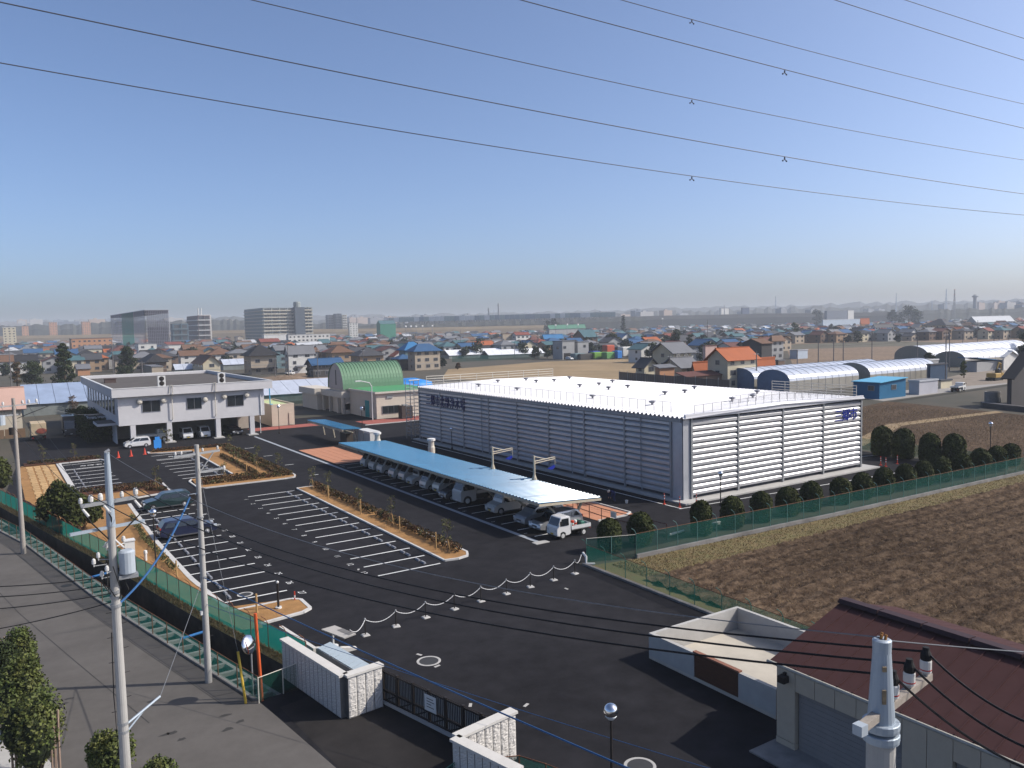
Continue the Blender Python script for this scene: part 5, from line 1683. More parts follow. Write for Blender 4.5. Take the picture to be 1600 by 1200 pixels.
for dz, hh in ((-.33, .06), (-.72, .17)):
    q = cf * .135 + side * (-.03)
    o = MB().box(-.022, -.012, 0, .022, .012, hh).build('number_plate', mat('brass_plate', (.30, .24, .16), .5, .3, var=.3, scale=20), e4)
    o.location = (q.x, q.y, top4 + dz); o.rotation_euler = (0, 0, atan2(side.y, side.x))
# front arm going away from the camera and to the right
armd = (side * .74 + Vector((C_FW.x, C_FW.y, 0)).normalized() * .67).normalized()
zA = top4 - .93
arm_a, arm_b = Vector((0, 0, zA)) - armd * .55, Vector((0, 0, zA)) + armd * 1.42
n_ = Vector((-armd.y, armd.x, 0)) * .05
MB().add([arm_a - n_, arm_b - n_, arm_b + n_, arm_a + n_] + [q + Vector((0, 0, .09)) for q in (arm_a - n_, arm_b - n_, arm_b + n_, arm_a + n_)], [(0, 3, 2, 1), (4, 5, 6, 7), (0, 1, 5, 4), (1, 2, 6, 5), (2, 3, 7, 6), (3, 0, 4, 7)]).build('crossarm', mat('arm_weathered', (.34, .30, .26), .7, .15, var=.25, scale=9), e4)
MB().box(-.06, -.06, 0, .06, .06, .12).build('arm_end', m_trans, e4).location = arm_a - Vector((0, 0, .02))
ins4 = []
m_insred = mat('insulator_red', (.45, .03, .03), .4)
for t in (.32, .80, 1.32):
    q = Vector((0, 0, zA + .09)) + armd * t
    MB().lathe(q, [(.03, 0), (.05, .03), (.072, .045), (.072, .07)], 14).build('insulator_base', m_ins, e4)
    MB().lathe(q, [(.0735, .07), (.0735, .085)], 14).build('insulator_ring', m_insred, e4)
    MB().lathe(q, [(.072, .085), (.072, .185), (.066, .20)], 14).build('insulator', m_ins, e4)
    MB().lathe(q, [(.062, .20), (.068, .22), (.066, .28), (.045, .33), (.04, .37)], 12).build('insulator_hood', m_black, e4)
    ins4.append(p4 + q + Vector((0, 0, .31)))
# medium-voltage wires between the corner pole and the near pole, and on to the right
for k, (i3, px, py) in enumerate(((4, 330, 850), (3, 320, 840), (1, 300, 870))):
    nm = ('topmost', 'middle', 'lowest')[k]
    wire('%s black cable crossing low over the entrance yard to the near pole' % nm, ins3[i3], ins4[2 - k], .95, .016, m_wire, 'black cables over the entrance yard', 30)
    nxt = CAM_P + ray(1720, (1156, 1202, 1236)[k]) * 8.8
    wire('%s black cable leaving the near pole toward the right edge' % nm, ins4[2 - k], nxt, .25, .016, m_wire, 'black cables on the right', 16)
wire('thin grey wire from the corner pole top to the near pole top', p3 + Vector((0, 0, top3)), p4 + Vector((0, 0, top4 + .03)), 1.0, .008, m_wire_g, None, 30)
wire('thin grey wire running right from the near pole top', p4 + Vector((0, 0, top4)), p4 + Vector(side * 9) + Vector((0, 0, top4 - .5)), .15, .008, m_wire_g)
wire('thick blue-grey cable sagging between the corner pole and the slender pole', p3 + Vector((0, 0, 7.4)), p2 + Vector((-.4, 0, 9.2)), .55, .045, m_wire_b)
bend = CAM_P + ray(1010, 1200) * 17.0
wire('blue cable stretched over the gate toward the bottom edge', p2 + Vector((0, 0, 5.2)), bend + (bend - (p2 + Vector((0, 0, 5.2)))) * .5, .2, .022, m_wire_b)
wire('faint blue cable below the other one in front of the block wall', p2 + Vector((0, 0, 3.9)), G(800, 1170, 2.2) + Vector((6, -8, 0)), .2, .012, m_wire_b)
wire('guy wire from the slender pole to the yellow guard', p2 + Vector((0, 0, 10.8)), (8.93, 37.4, 2.3), .02, .008, m_wire_g)
wire('guy wire from the corner pole arm to the slender pole', p3 + Vector((1.35, .55, 3.55)), p2 + Vector((0, 0, 5.2)), .05, .012, m_wire_g)
for k, (z0, q) in enumerate(((8.5, (0, 877)), (8.2, (0, 895)), (7.9, (0, 917)), (7.6, (0, 960)))):
    far = CAM_P + ray(-120, q[1] + 40) * 27.0
    wire('black service cable from the corner pole to the left edge, %s of four' % ('topmost', 'second', 'third', 'lowest')[k], p3 + Vector((0, 0, z0)), far, .15, .018, m_wire, 'black service cables on the left')
for k in range(3):
    wire('thin wire from the left pole back to the corner pole, %s' % ('upper', 'middle', 'lower')[k], p1 + Vector((-.9 + k * .9, -.5 + k * .5, 11.8)), ins3[k], .5, .010, m_wire, 'wires between the left pole and the corner pole')
wire('thin slack wire from the left pole toward the office block', p1 + Vector((2.0, 1.2, 11.3)), (17.4, 134, 6.5), 1.2, .012, m_wire_g)

# ================================================================== high-voltage lines overhead
HV = [((0, 4), (400, 86), (1000, 204), (1226, 245), (1600, 303), 49.3 * .84, 1, 'lower heavy line of the nearer circuit'),
      ((0, 99), (400, 167), (1000, 263), (1081, 275.5), (1600, 336), 49.3, 1, 'lowest line of the farther circuit'),
      ((390, 0), (700, 70), (1000, 137), (1081, 155), (1600, 250), 49.3, 1, 'middle line of the farther circuit'),
      ((815, 0), (1000, 50), (1226, 109), (1400, 152), (1600, 200.5), 41.6, 1, 'middle heavy line of the nearer circuit'),
      ((970, 0), (1081, 30), (1300, 89), (1450, 127), (1600, 162.5), 49.3, 1, 'upper line of the farther circuit'),
      ((1305, 0), (1380, 24), (1450, 46.5), (1520, 69), (1600, 94), 41.6, 1, 'upper heavy line of the nearer circuit'),
      ((1415, 0), (1460, 15), (1510, 31), (1550, 44), (1600, 60), 45.0, 1, 'topmost thin line in the right sky')]
m_hv = mat('line_steel', (0.10, 0.105, 0.13), .5, .3, var=.02)
for *pt, a, _, lb in HV:
    if a < 42: a = 41.6
    X = np.array([q[0] for q in pt], float); Y = np.array([q[1] for q in pt], float)
    k = a / (1 - .59 * (X - 800) / F_PX)
    lat = (X - 800) / F_PX * k
    P3 = np.array([CAM_P + ray(q[0], q[1]) * kk for q, kk in zip(pt, k)])
    # fit a smooth hanging curve through the surveyed points, along the line's own run
    A = np.polyfit(lat, P3[:, 2], 2); Bx = np.polyfit(lat, P3[:, 0], 1); By = np.polyfit(lat, P3[:, 1], 1)
    L = np.linspace(-45, 75, 60)
    o0 = Vector((np.polyval(Bx, 0), np.polyval(By, 0), np.polyval(A, 0)))
    o = MB(o0).tube([(np.polyval(Bx, t), np.polyval(By, t), np.polyval(A, t)) for t in L], .027, 5).build('power_line', m_hv)
    o.location = o0
    tag(o, lb + ' crossing the sky', 'power line', 'high-voltage lines overhead')
for (px, py, a, lb) in ((1081, 31, 49.3, 'small damper hanging from the upper farther line'), (1081, 156, 49.3, 'small damper hanging from the middle farther line'), (1081, 276, 49.3, 'small damper hanging from the lowest farther line'),
                        (1226, 110, 41.6, 'small damper hanging from the middle nearer line'), (1226, 245.5, 41.6, 'small damper hanging from the lower nearer line')):
    k = a / (1 - .59 * (px - 800) / F_PX)
    p = CAM_P + ray(px, py) * k
    e = thing('line_damper', lb, 'damper', p, 'dampers on the high-voltage lines')
    MB().cyl((0, 0, 0), (0, 0, -.16), .05, n=6).build('clamp', m_hv, e)
    MB().tube([(-.16, 0, -.22), (0, 0, -.14), (.16, 0, -.22)], .03, 5).build('arm', m_hv, e)
    for s in (-.18, .18): MB().ball((s, 0, -.24), .055, nu=8, nv=6).build('weight', m_hv, e)

# ================================================================== vehicles
m_tyre = mat('tyre', (0.022, 0.022, 0.023), .8, var=.1)
m_rim = mat('wheel_rim', (0.50, 0.50, 0.52), .35, .6, var=.05)
m_rimw = mat('wheel_rim_white', (0.62, 0.62, 0.60), .5, var=.05)
m_vglass = glass('vehicle_glass', (0.016, 0.020, 0.024), .05)
m_lampg = mat('headlamp', (.62, .65, .68), .1, .2, var=.02)
m_lampr = mat('tail_lamp', (.45, .02, .02), .2, var=.02)
m_plate_y = mat('plate_yellow', (.62, .42, .04), .5); m_plate_w = mat('plate_white', (.7, .7, .68), .5)
m_bump = mat('grey_bumper', (.10, .10, .105), .6)


def paint(name, c, metal=0.0): return mat(name, c, .28, metal, var=.03, spec=.5, coat=.6)


V_WHITE = paint('paint_white', (.72, .72, .71)); V_SILVER = paint('paint_silver', (.46, .47, .49), .5); V_GREEN = paint('paint_dark_green', (.012, .035, .036), .2)
V_BLUE = paint('paint_dark_blue', (.016, .022, .060), .3); V_BLACK = paint('paint_black', (.013, .013, .015)); V_GREYW = paint('paint_grey_white', (.58, .57, .54)); V_DARKW = paint('paint_dark_grey', (.08, .08, .085), .3)


def wheel(e, x, y, r, w, rim):
    o = MB().cyl((0, -w / 2, 0), (0, w / 2, 0), r, n=20).build('wheel', m_tyre, e)
    o.location = (x, y, r)
    for s in (-1, 1):
        MB().lathe((0, 0, 0), [(r * .64, 0), (r * .60, .02), (r * .3, .012), (r * .18, .035)], 16).build('rim', rim, o).matrix_local = Matrix.Translation((0, s * w / 2, 0)) @ Matrix.Rotation(-s * pi / 2, 4, 'X')
    a = MB().cyl((0, -w * .5 - .012, 0), (0, w * .5 + .006, 0), r * 1.17, n=20).build('wheel_arch', m_black, e)
    a.location = (x, y * .985, r * 1.02)


def loft_side(prof, W, tumble, zbelt, n_bev=.05):
    """body from a side outline (x,z) running round the car; narrower above the belt"""
    zt = max(p[1] for p in prof)
    def hw(z, edge):
        t = max(0.0, (z - zbelt) / max(zt - zbelt, .01))
        return W / 2 - tumble * t - (n_bev if edge else 0)
    n = len(prof)
    cx = sum(p[0] for p in prof) / n; cz = sum(p[1] for p in prof) / n
    vs, fs = [], []
    for sgn, edge in ((-1, True), (-1, False), (1, False), (1, True)):
        for x, z in prof:
            k = .045 if False else 0
            sx = cx + (x - cx) * (1.0 if edge else 0.988); sz = cz + (z - cz) * (1.0 if edge else 0.965)
            vs.append((sx, sgn * hw(z, edge), sz))
    # order: outer ring at side (edge=False) is the flat side panel, edge=True ring carries the crown of the bonnet and roof
    A, B, C, D = 0, n, 2 * n, 3 * n
    for i in range(n):
        j = (i + 1) % n
        fs.append((A + i, A + j, B + j, B + i)); fs.append((C + i, C + j, D + j, D + i)); fs.append((A + j, A + i, D + i, D + j))
    fs.append(tuple(B + i for i in range(n))); fs.append(tuple(C + i for i in range(n - 1, -1, -1)))
    return vs, fs, hw


def car(name, label, cat, pos, rot, L, W, H, kind, pm, group=None, yellow=False, rim=None, dark_hood=False):
    """front at +x"""
    e = thing(name, label, cat, (pos[0], pos[1], pos[2] if len(pos) > 2 else .01), group, rot)
    rim = rim or m_rim
    h = L / 2
    gl = .19
    if kind == 'hatch':
        belt, prof = .92, [(-h, .32), (-h, .75), (-h + .05, .98), (-h + .22, H - .10), (-h + .50, H - .01), (-.25, H), (.10, H - .03), (.30, H - .10), (h - .78, 1.02), (h - .30, .88), (h - .06, .68), (h, .45), (h - .04, .28), (h - .5, gl), (-h + .3, gl)]
        ws = ((.32, H - .13), (h - .82, 1.02)); rw = ((-h + .20, H - .14), (-h + .06, 1.0)); roofx = (-h + .45, .45)
    elif kind == 'wagon':
        belt, prof = .93, [(-h, .35), (-h - .0, .80), (-h + .08, 1.0), (-h + .42, H - .06), (-h + .8, H), (.25, H - .01), (.48, H - .07), (h - 1.25, .98), (h - .45, .84), (h - .08, .66), (h, .45), (h - .05, .28), (h - .6, gl), (-h + .4, gl)]
        ws = ((.52, H - .12), (h - 1.28, .98)); rw = ((-h + .40, H - .12), (-h + .10, 1.0)); roofx = (-h + .7, .35)
    elif kind == 'minivan':
        belt, prof = .98, [(-h, .35), (-h, .9), (-h + .08, 1.15), (-h + .28, H - .08), (-h + .6, H), (.45, H - .02), (.78, H - .12), (h - .85, 1.04), (h - .28, .86), (h - .03, .62), (h, .42), (h - .06, .26), (h - .6, gl), (-h + .4, gl)]
        ws = ((.82, H - .18), (h - .90, 1.04)); rw = ((-h + .26, H - .14), (-h + .09, 1.15)); roofx = (-h + .55, .6)
    elif kind == 'van':
        belt, prof = 1.0, [(-h, .32), (-h, 1.1), (-h + .06, H - .10), (-h + .2, H), (h - 1.0, H), (h - .72, H - .07), (h - .26, 1.10), (h - .08, .92), (h, .62), (h, .40), (h - .06, .26), (h - .5, gl), (-h + .3, gl)]
        ws = ((h - .70, H - .13), (h - .28, 1.10)); rw = ((-h + .05, H - .18), (-h, 1.12)); roofx = (-h + .3, h - 1.0)
    vs, fs, hw = loft_side(prof, W, .13 if kind != 'van' else .06, belt)
    MB().add(vs, fs).build('body', pm, e)
    # glass: windscreen, rear window, side windows
    def pane(nm, a, b, y0, y1, out):
        (xa, za), (xb, zb) = a, b
        d = Vector((zb - za, 0, -(xb - xa))).normalized() * .022 * out
        MB().add([(xa + d.x, -y1, za + d.z), (xa + d.x, y1, za + d.z), (xb + d.x, y0, zb + d.z), (xb + d.x, -y0, zb + d.z)], [(0, 1, 2, 3)]).build(nm, m_vglass, e)
    sgn = -1
    pane('windscreen', ws[0], ws[1], hw(ws[1][1], False) - .10, hw(ws[0][1], False) - .09, -1)
    pane('rear_window', rw[0], rw[1], hw(rw[1][1], False) - .12, hw(rw[0][1], False) - .10, 1)
    z1, z0 = H - .16, belt + .06
    xf1, xf0 = ws[0][0] - .10, ws[1][0] - .12
    xr1, xr0 = rw[0][0] + .16, rw[1][0] + .16
    cuts = [0, .34, .68, 1] if kind != 'hatch' else [0, .42, 1]
    if kind == 'van': cuts = [0, .3, .62, 1]
    for s in (-1, 1):
        for c0, c1 in zip(cuts, cuts[1:]):
            ta, tb = c0 + .015, c1 - .015
            xt0, xt1 = xf1 + (xr1 - xf1) * ta, xf1 + (xr1 - xf1) * tb
            xb0, xb1 = xf0 + (xr0 - xf0) * ta, xf0 + (xr0 - xf0) * tb
            yb, yt = s * (hw(z0, False) + .012), s * (hw(z1, False) + .012)
            q = [(xb0, yb, z0), (xt0, yt, z1), (xt1, yt, z1), (xb1, yb, z0)]
            MB().add(q, [(0, 1, 2, 3) if s < 0 else (3, 2, 1, 0)]).build('side_window', m_vglass, e)
        MB().box(h - .32, s * (W / 2 - .13) - .17, .60, h - .045, s * (W / 2 - .13) + .12, .76).build('headlamp', m_lampg, e)
        MB().box(-h - .015, s * (W / 2 - .12) - .09, .70, -h + .1, s * (W / 2 - .12) + .09, 1.0).build('tail_lamp', m_lampr, e)
        MB().bevbox(ws[1][0] - .35, s * (W / 2 + .07) - .08, 1.0, ws[1][0] - .22, s * (W / 2 + .07) + .08, 1.15, .03).build('mirror', pm, e)
        MB().box(-.1, s * (W / 2 + .008) - .008, .86, .1, s * (W / 2 + .008) + .008, .90).build('door_handle', pm, e)
        MB().box(-h + .9, s * (W / 2 - .01) - .03, .2, h - .9, s * (W / 2 - .01) + .02, .30).build('sill', m_bump, e)
    MB().box(h - .03, -.32, .44, h + .012, .32, .56).build('grille', m_bump, e)
    MB().box(h - .02, -.17, .33, h + .02, .17, .44).build('number_plate', m_plate_y if yellow else m_plate_w, e)
    MB().box(-h - .02, -.17, .55, -h + .02, .17, .68).build('number_plate', m_plate_y if yellow else m_plate_w, e)
    if dark_hood:
        MB().slab((ws[1][0] + .03, -W / 2 + .13, 1.005), (h - .34, -W / 2 + .17, .895), (h - .34, W / 2 - .17, .895), (ws[1][0] + .03, W / 2 - .13, 1.005), .02).build('bonnet', V_BLACK, e)
    r = .29 if L > 3.6 else .26
    for x in (h - L * .19, -h + L * .19):
        for s in (-1, 1): wheel(e, x, s * (W / 2 - .085), r, .18, rim)
    return e


def truck(name, label, pos, rot, L, W, H, cabL, pm, bedm, kei=True, cargo=False, box=False, group=None):
    e = thing(name, label, 'truck', (pos[0], pos[1], .01), group, rot)
    h = L / 2
    zb = .62 if kei else .95
    prof = [(h - cabL, .35), (h - cabL, H - .06), (h - cabL + .10, H), (h - .55, H), (h - .42, H - .05), (h - .12, zb + .42), (h - .02, zb + .30), (h, .55), (h - .03, .30), (h - .3, .25), (h - cabL + .2, .25)]
    vs, fs, hw = loft_side(prof, W, .07, zb + .35)
    MB().add(vs, fs).build('cab', pm, e)
    a, b = (h - .40, H - .11), (h - .13, zb + .44)
    d = Vector((b[1] - a[1], 0, -(b[0] - a[0]))).normalized() * -.022
    MB().add([(a[0] + d.x, -hw(a[1], False) + .08, a[1] + d.z), (a[0] + d.x, hw(a[1], False) - .08, a[1] + d.z), (b[0] + d.x, hw(b[1], False) - .07, b[1] + d.z), (b[0] + d.x, -hw(b[1], False) + .07, b[1] + d.z)], [(0, 1, 2, 3)]).build('windscreen', m_vglass, e)
    for s in (-1, 1):
        z0, z1 = zb + .42, H - .14
        yb, yt = s * (hw(z0, False) + .012), s * (hw(z1, False) + .012)
        MB().add([(h - .30, yb, z0), (h - .50, yt, z1), (h - cabL + .18, yt, z1), (h - cabL + .18, yb, z0)], [(0, 1, 2, 3) if s < 0 else (3, 2, 1, 0)]).build('side_window', m_vglass, e)
        MB().box(h - .12, s * (W / 2 - .18) - .13, zb + .0, h + .012, s * (W / 2 - .18) + .11, zb + .16).build('headlamp', m_lampg, e)
        MB().bevbox(h - .35, s * (W / 2 + .1) - .07, zb + .55, h - .25, s * (W / 2 + .1) + .07, zb + .85, .02).build('mirror', m_black, e)
        MB().box(-h - .01, s * (W / 2 - .15) - .1, .48, -h + .06, s * (W / 2 - .15) + .1, .58).build('tail_lamp', m_lampr, e)
    MB().box(h - .02, -.17, .36, h + .018, .17, .47).build('number_plate', m_plate_y if kei else m_plate_w, e)
    MB().box(h - .01, -W / 2 + .1, .28, h + .01, W / 2 - .1, .34).build('bumper', m_bump, e)
    x0, x1 = -h, h - cabL - .06
    MB().box(x0 + .05, -.35, .3, x1, .35, zb - .06).build('chassis', m_black, e)
    if box:
        MB().bevbox(x0, -W / 2 - .08, zb, x1, W / 2 + .08, H + .75, .05).build('cargo_box', bedm, e)
    else:
        MB().box(x0, -W / 2, zb - .05, x1, W / 2, zb + .02).build('bed_floor', mat('bed_floor', (.20, .20, .19), .7), e)
        bh = .30
        for s in (-1, 1): MB().box(x0, s * W / 2 - .025, zb + .02, x1, s * W / 2 + .025, zb + bh).build('bed_side', bedm, e)
        MB().box(x0 - .02, -W / 2 + .03, zb + .02, x0 + .03, W / 2 - .03, zb + bh).build('tail_board', bedm, e)
        MB().box(x1 - .03, -W / 2 + .03, zb + .02, x1 + .02, W / 2 - .03, zb + bh + .25).build('head_board', bedm, e)
    r = .27 if kei else .38
    for x in (h - cabL * .42, -h + L * .21):
        for s in (-1, 1): wheel(e, x, s * (W / 2 - .08), r, .16 if kei else .24, m_rimw)
    return e


NY = [51.35, 53.9, 56.35, None, 61.5, None, 66.9, 69.3, 72.5, 74.95, 77.95, 80.5, 82.75, 86.2, 88.8, 91.6]
NXF = [36.75, 36.8, 36.9, 0, 37.15, 0, 36.8, 36.5, 37.45, 37.2, 37.1, 37.4, 37.2, 37.3, 37.4, 37.5]
und = 'vehicles parked under the long shelter'


def bay(i, L): return (NXF[i] + L / 2, NY[i])


truck('kei_truck', 'white kei pickup truck with cargo at the near end of the shelter', bay(0, 3.35), pi, 3.35, 1.42, 1.74, 1.35, V_WHITE, V_WHITE, group=und)
car('saloon_car', 'silver wagon with a dark bonnet beside the white kei truck', 'car', bay(1, 4.4), pi, 4.4, 1.68, 1.50, 'wagon', V_SILVER, und, dark_hood=True)
car('minivan', 'silver minivan second from the white kei truck', 'minivan', bay(2, 4.3), pi, 4.3, 1.68, 1.62, 'minivan', V_SILVER, und)
car('white_van', 'white long van alone between two empty bays', 'van', bay(4, 3.9), pi, 3.9, 1.62, 1.85, 'minivan', V_GREYW, und, True)
truck('flatbed_truck', 'big white cab-over truck with an open bed under the shelter', bay(6, 4.7), pi, 4.7, 1.72, 2.05, 1.7, V_GREYW, V_GREYW, False, group=und)
car('dark_car', 'dark small car between the big truck and the white vans', 'car', bay(7, 3.6), pi, 3.6, 1.5, 1.5, 'hatch', V_DARKW, und)
for i, lb in ((8, 'white kei van right beyond the dark small car'), (9, 'tall white kei van with a dark square windscreen'), (10, 'white rounded van seen in the middle of the shelter'), (11, 'white kei van, fifth from the far shelter end'), (12, 'white kei van, fourth from the far shelter end'), (13, 'white kei van, third from the far shelter end'), (14, 'white kei van, second from the far shelter end'), (15, 'white kei van with a yellow-green roof load at the far shelter end')):
    car('kei_van', lb, 'van', bay(i, 3.35), pi, 3.35, 1.45, 1.95 if i == 9 else (1.75 if i in (8, 10) else 1.85), 'van' if i != 10 else 'minivan', V_GREYW, und, i not in (9, 14))
for (dx, m, lb, cat) in ((.25, m_green_post, 'green bundle on the kei truck bed', 'bundle'), (.75, m_red, 'red and white can on the kei truck bed', 'can'), (1.05, m_white, 'pale can on the kei truck bed', 'can'), (1.5, m_green_post, 'dark green crate on the kei truck bed', 'crate')):
    b = bay(0, 3.35)
    e = thing('cargo_item', lb, cat, (b[0] - .25 + dx, b[1] + .2, .65))
    if cat == 'can':
        MB().lathe((0, 0, 0), [(.14, 0), (.14, .42), (.1, .46)], 12).build('can', m, e); MB().lathe((0, 0, 0), [(.143, .12), (.143, .26)], 12).build('band', m_white if m is m_red else m_red, e)
    else:
        MB().bevbox(-.2, -.45, 0, .2, .45, .34, .05).build('body', m, e); MB().box(-.22, -.1, .1, .22, .1, .36).build('strap', m_black, e)
# dark cars by the canal planting
car('green_wagon', 'dark green wagon parked nose-in near the canal planting', 'car', (14.0, 83.6), pi, 4.55, 1.70, 1.52, 'wagon', V_GREEN)
car('blue_wagon', 'dark navy wagon parked facing out near the canal planting', 'car', (13.35, 71.0), 0, 4.5, 1.70, 1.52, 'wagon', V_BLUE)
car('white_hatchback', 'white small hatchback parked across the front of the office piers', 'car', (18.15, 130.6), pi, 3.6, 1.62, 1.55, 'hatch', V_WHITE)
truck('pier_truck', 'white light truck parked lengthwise behind the left office pier', (20.9, 135.2), 0, 4.7, 1.7, 2.0, 1.6, V_GREYW, V_GREYW, False)
car('pier_van', 'white kei van left of the two in the middle office opening', 'van', (26.0, 135.4), -pi / 2, 3.35, 1.45, 1.85, 'van', V_WHITE, None, True)
car('pier_van', 'white kei van right of the two in the middle office opening', 'van', (28.6, 135.2), -pi / 2, 3.35, 1.45, 1.85, 'van', V_WHITE, None, True)
car('pier_car', 'black car in the right office opening', 'car', (33.2, 135.6), -pi / 2 + .2, 4.3, 1.7, 1.5, 'hatch', V_BLACK)
p = G(2, 968); car('roadside_car', 'dark car with a red tail lamp cut by the left edge', 'car', (p.x - 1.35, p.y + .2), pi / 2 + .2, 4.2, 1.68, 1.5, 'hatch', paint('paint_plum', (.04, .02, .04), .3))
truck('box_lorry', 'cream box lorry with a dark red picture by the left beige house', (6.5, 152.5), pi / 2, 6.0, 2.0, 2.1, 1.6, V_GREYW, mat('lorry_box', (.56, .46, .30), .6, var=.3, scale=.9, col2=(.50, .38, .25)), False, box=True)
tag(MB().ball((6.9, 149.38, 1.6), .75, .03, .45, 14, 8).build('lorry_picture', mat('lorry_print', (.25, .07, .05), .6)), 'dark red painted shape on the rear of the cream lorry', 'picture')
truck('dark_lorry', 'dark lorry standing in shade by the office hedge', (11.3, 155.0), -pi / 2, 5.5, 2.0, 2.5, 1.7, V_DARKW, V_DARKW, False, box=True)

# ================================================================== the worker bending down behind the shelter
def person(label, pos, rot):
    e = thing('person', label, 'person', (pos[0], pos[1], .01), None, rot)
    J = dict(pelvis=(0, 0, .86), spine=(.17, 0, 1.0), chest=(.36, 0, 1.08), neck=(.52, 0, 1.09), hl=(0, .1, .84), kl=(.10, .13, .46), al=(-.02, .14, .08), tl=(.16, .15, .04),
             hr=(0, -.1, .84), kr=(.06, -.12, .46), ar=(-.10, -.13, .08), tr=(.08, -.14, .04), sl=(.40, .19, 1.05), el=(.46, .22, .78), wl=(.52, .16, .55), sr=(.40, -.19, 1.05), er=(.46, -.22, .78), wr=(.54, -.14, .54))
    R = dict(pelvis=.155, spine=.15, chest=.16, neck=.06, hl=.10, kl=.07, al=.05, tl=.045, hr=.10, kr=.07, ar=.05, tr=.045, sl=.075, el=.05, wl=.038, sr=.075, er=.05, wr=.038)
    E_ = [('pelvis', 'spine'), ('spine', 'chest'), ('chest', 'neck'), ('pelvis', 'hl'), ('hl', 'kl'), ('kl', 'al'), ('al', 'tl'), ('pelvis', 'hr'), ('hr', 'kr'), ('kr', 'ar'), ('ar', 'tr'), ('chest', 'sl'), ('sl', 'el'), ('el', 'wl'), ('chest', 'sr'), ('sr', 'er'), ('er', 'wr')]
    ks = list(J)
    me = bpy.data.meshes.new('body')
    me.from_pydata([J[k] for k in ks], [(ks.index(a), ks.index(b)) for a, b in E_], [])
    me.materials.append(mat('navy_overalls', (.018, .028, .10), .85, var=.15))
    o = put('body', me, e)
    md = o.modifiers.new('skin', 'SKIN')
    for i, k in enumerate(ks):
        me.skin_vertices[0].data[i].radius = (R[k], R[k])
    me.skin_vertices[0].data[0].use_root = True
    o.modifiers.new('smooth', 'SUBSURF').levels = 1
    skin = mat('skin', (.45, .26, .18), .6)
    MB().ball((.64, 0, 1.08), .105, .09, .115, 12, 10).build('head', skin, e, True)
    MB().lathe((0, 0, 0), [(.16, 0), (.125, .02), (.115, .08), (.06, .13), (.01, .14)], 14).build('cap', mat('pale_cap', (.62, .58, .50), .7), e).matrix_local = Matrix.Translation((.655, 0, 1.11)) @ Matrix.Rotation(radians(50), 4, 'Y')
    for s, w in ((1, J['wl']), (-1, J['wr'])):
        g = MB().ball((w[0] + .02, w[1], w[2] - .05), .035, .025, .05, 8, 6)
        for k in range(4): g.tube([(w[0] + .02 + (k - 1.5) * .016, w[1], w[2] - .08), (w[0] + .03 + (k - 1.5) * .017, w[1] - s * .01, w[2] - .12), (w[0] + .025 + (k - 1.5) * .016, w[1] - s * .03, w[2] - .145)], .008, 5)
        g.tube([(w[0] - .01, w[1], w[2] - .04), (w[0] - .03, w[1] - s * .03, w[2] - .08)], .009, 5)
        g.build('hand', skin, e, True)
    for k in ('l', 'r'):
        a = J['t' + k]
        MB().ball((a[0] - .04, a[1], .055), .14, .05, .05, 10, 6).build('boot', m_black, e, True)
    return e


person('person in navy work clothes and a pale cap bending to the ground behind the shelter', (49.1, 58.4), pi)
p = (48.0, 58.5)
e = thing('white_bucket', 'small white bucket by the bending person', 'bucket', (49.6, 57.2, .01))
MB().lathe((0, 0, 0), [(.11, 0), (.15, .3), (.13, .3), (.10, .03)], 14).build('bucket', m_white, e)
MB().tube([(-.14, 0, .29), (0, 0, .38), (.14, 0, .29)], .008, 4).build('handle', m_steel, e)
# ================================================================== the town behind
def sm(name, c, **k):
    k.setdefault('var', .08); k.setdefault('scale', .5); k.setdefault('big', .06)
    return mat(name, c, k.pop('rough', .75), **k)


WALL = dict(cream=sm('wall_cream', (.55, .49, .36)), white=sm('wall_white', (.62, .61, .58)), beige=sm('wall_beige', (.42, .35, .27)), grey=sm('wall_grey', (.34, .34, .34)), tan=sm('wall_tan', (.36, .25, .16)),
            pale=sm('wall_pale_blue', (.45, .52, .60)), teal=sm('wall_teal', (.14, .21, .23)), brown=sm('wall_brown', (.17, .115, .085)), pink=sm('wall_pink', (.52, .36, .32)), dark=sm('wall_dark', (.07, .065, .065)), blue=sm('wall_blue', (.015, .13, .26)), orange=sm('wall_orange', (.48, .25, .14)))
ROOF = dict(slate=sm('roof_slate', (.060, .062, .070)), grey=sm('roof_grey', (.16, .165, .18)), brown=sm('roof_brown', (.15, .085, .055)), blue=sm('roof_blue', (.035, .095, .20)), orange=sm('roof_orange', (.36, .105, .04)), green=sm('roof_green', (.08, .21, .15)), silver=sm('roof_silver', (.46, .48, .51)), red=sm('roof_red', (.20, .06, .045)), maroon=sm('roof_maroon', (.13, .055, .045)), white=sm('roof_white', (.62, .62, .62)), charcoal=sm('roof_charcoal', (.028, .028, .032)), teal=sm('roof_teal', (.06, .13, .15)), bright=sm('roof_bright_blue', (.03, .155, .34)))
m_pane = glass('house_glass', (.05, .055, .065), .12)


def solve_len(p, axis, px):
    lo, hi = .3, 400.0
    base = PJ(p)[0]
    s = 1 if px > base else -1
    for _ in range(45):
        m = (lo + hi) / 2
        q = Vector(p); q[axis] += m
        v = PJ(q)[0]
        if (v - px) * s < 0: lo = m
        else: hi = m
    return lo


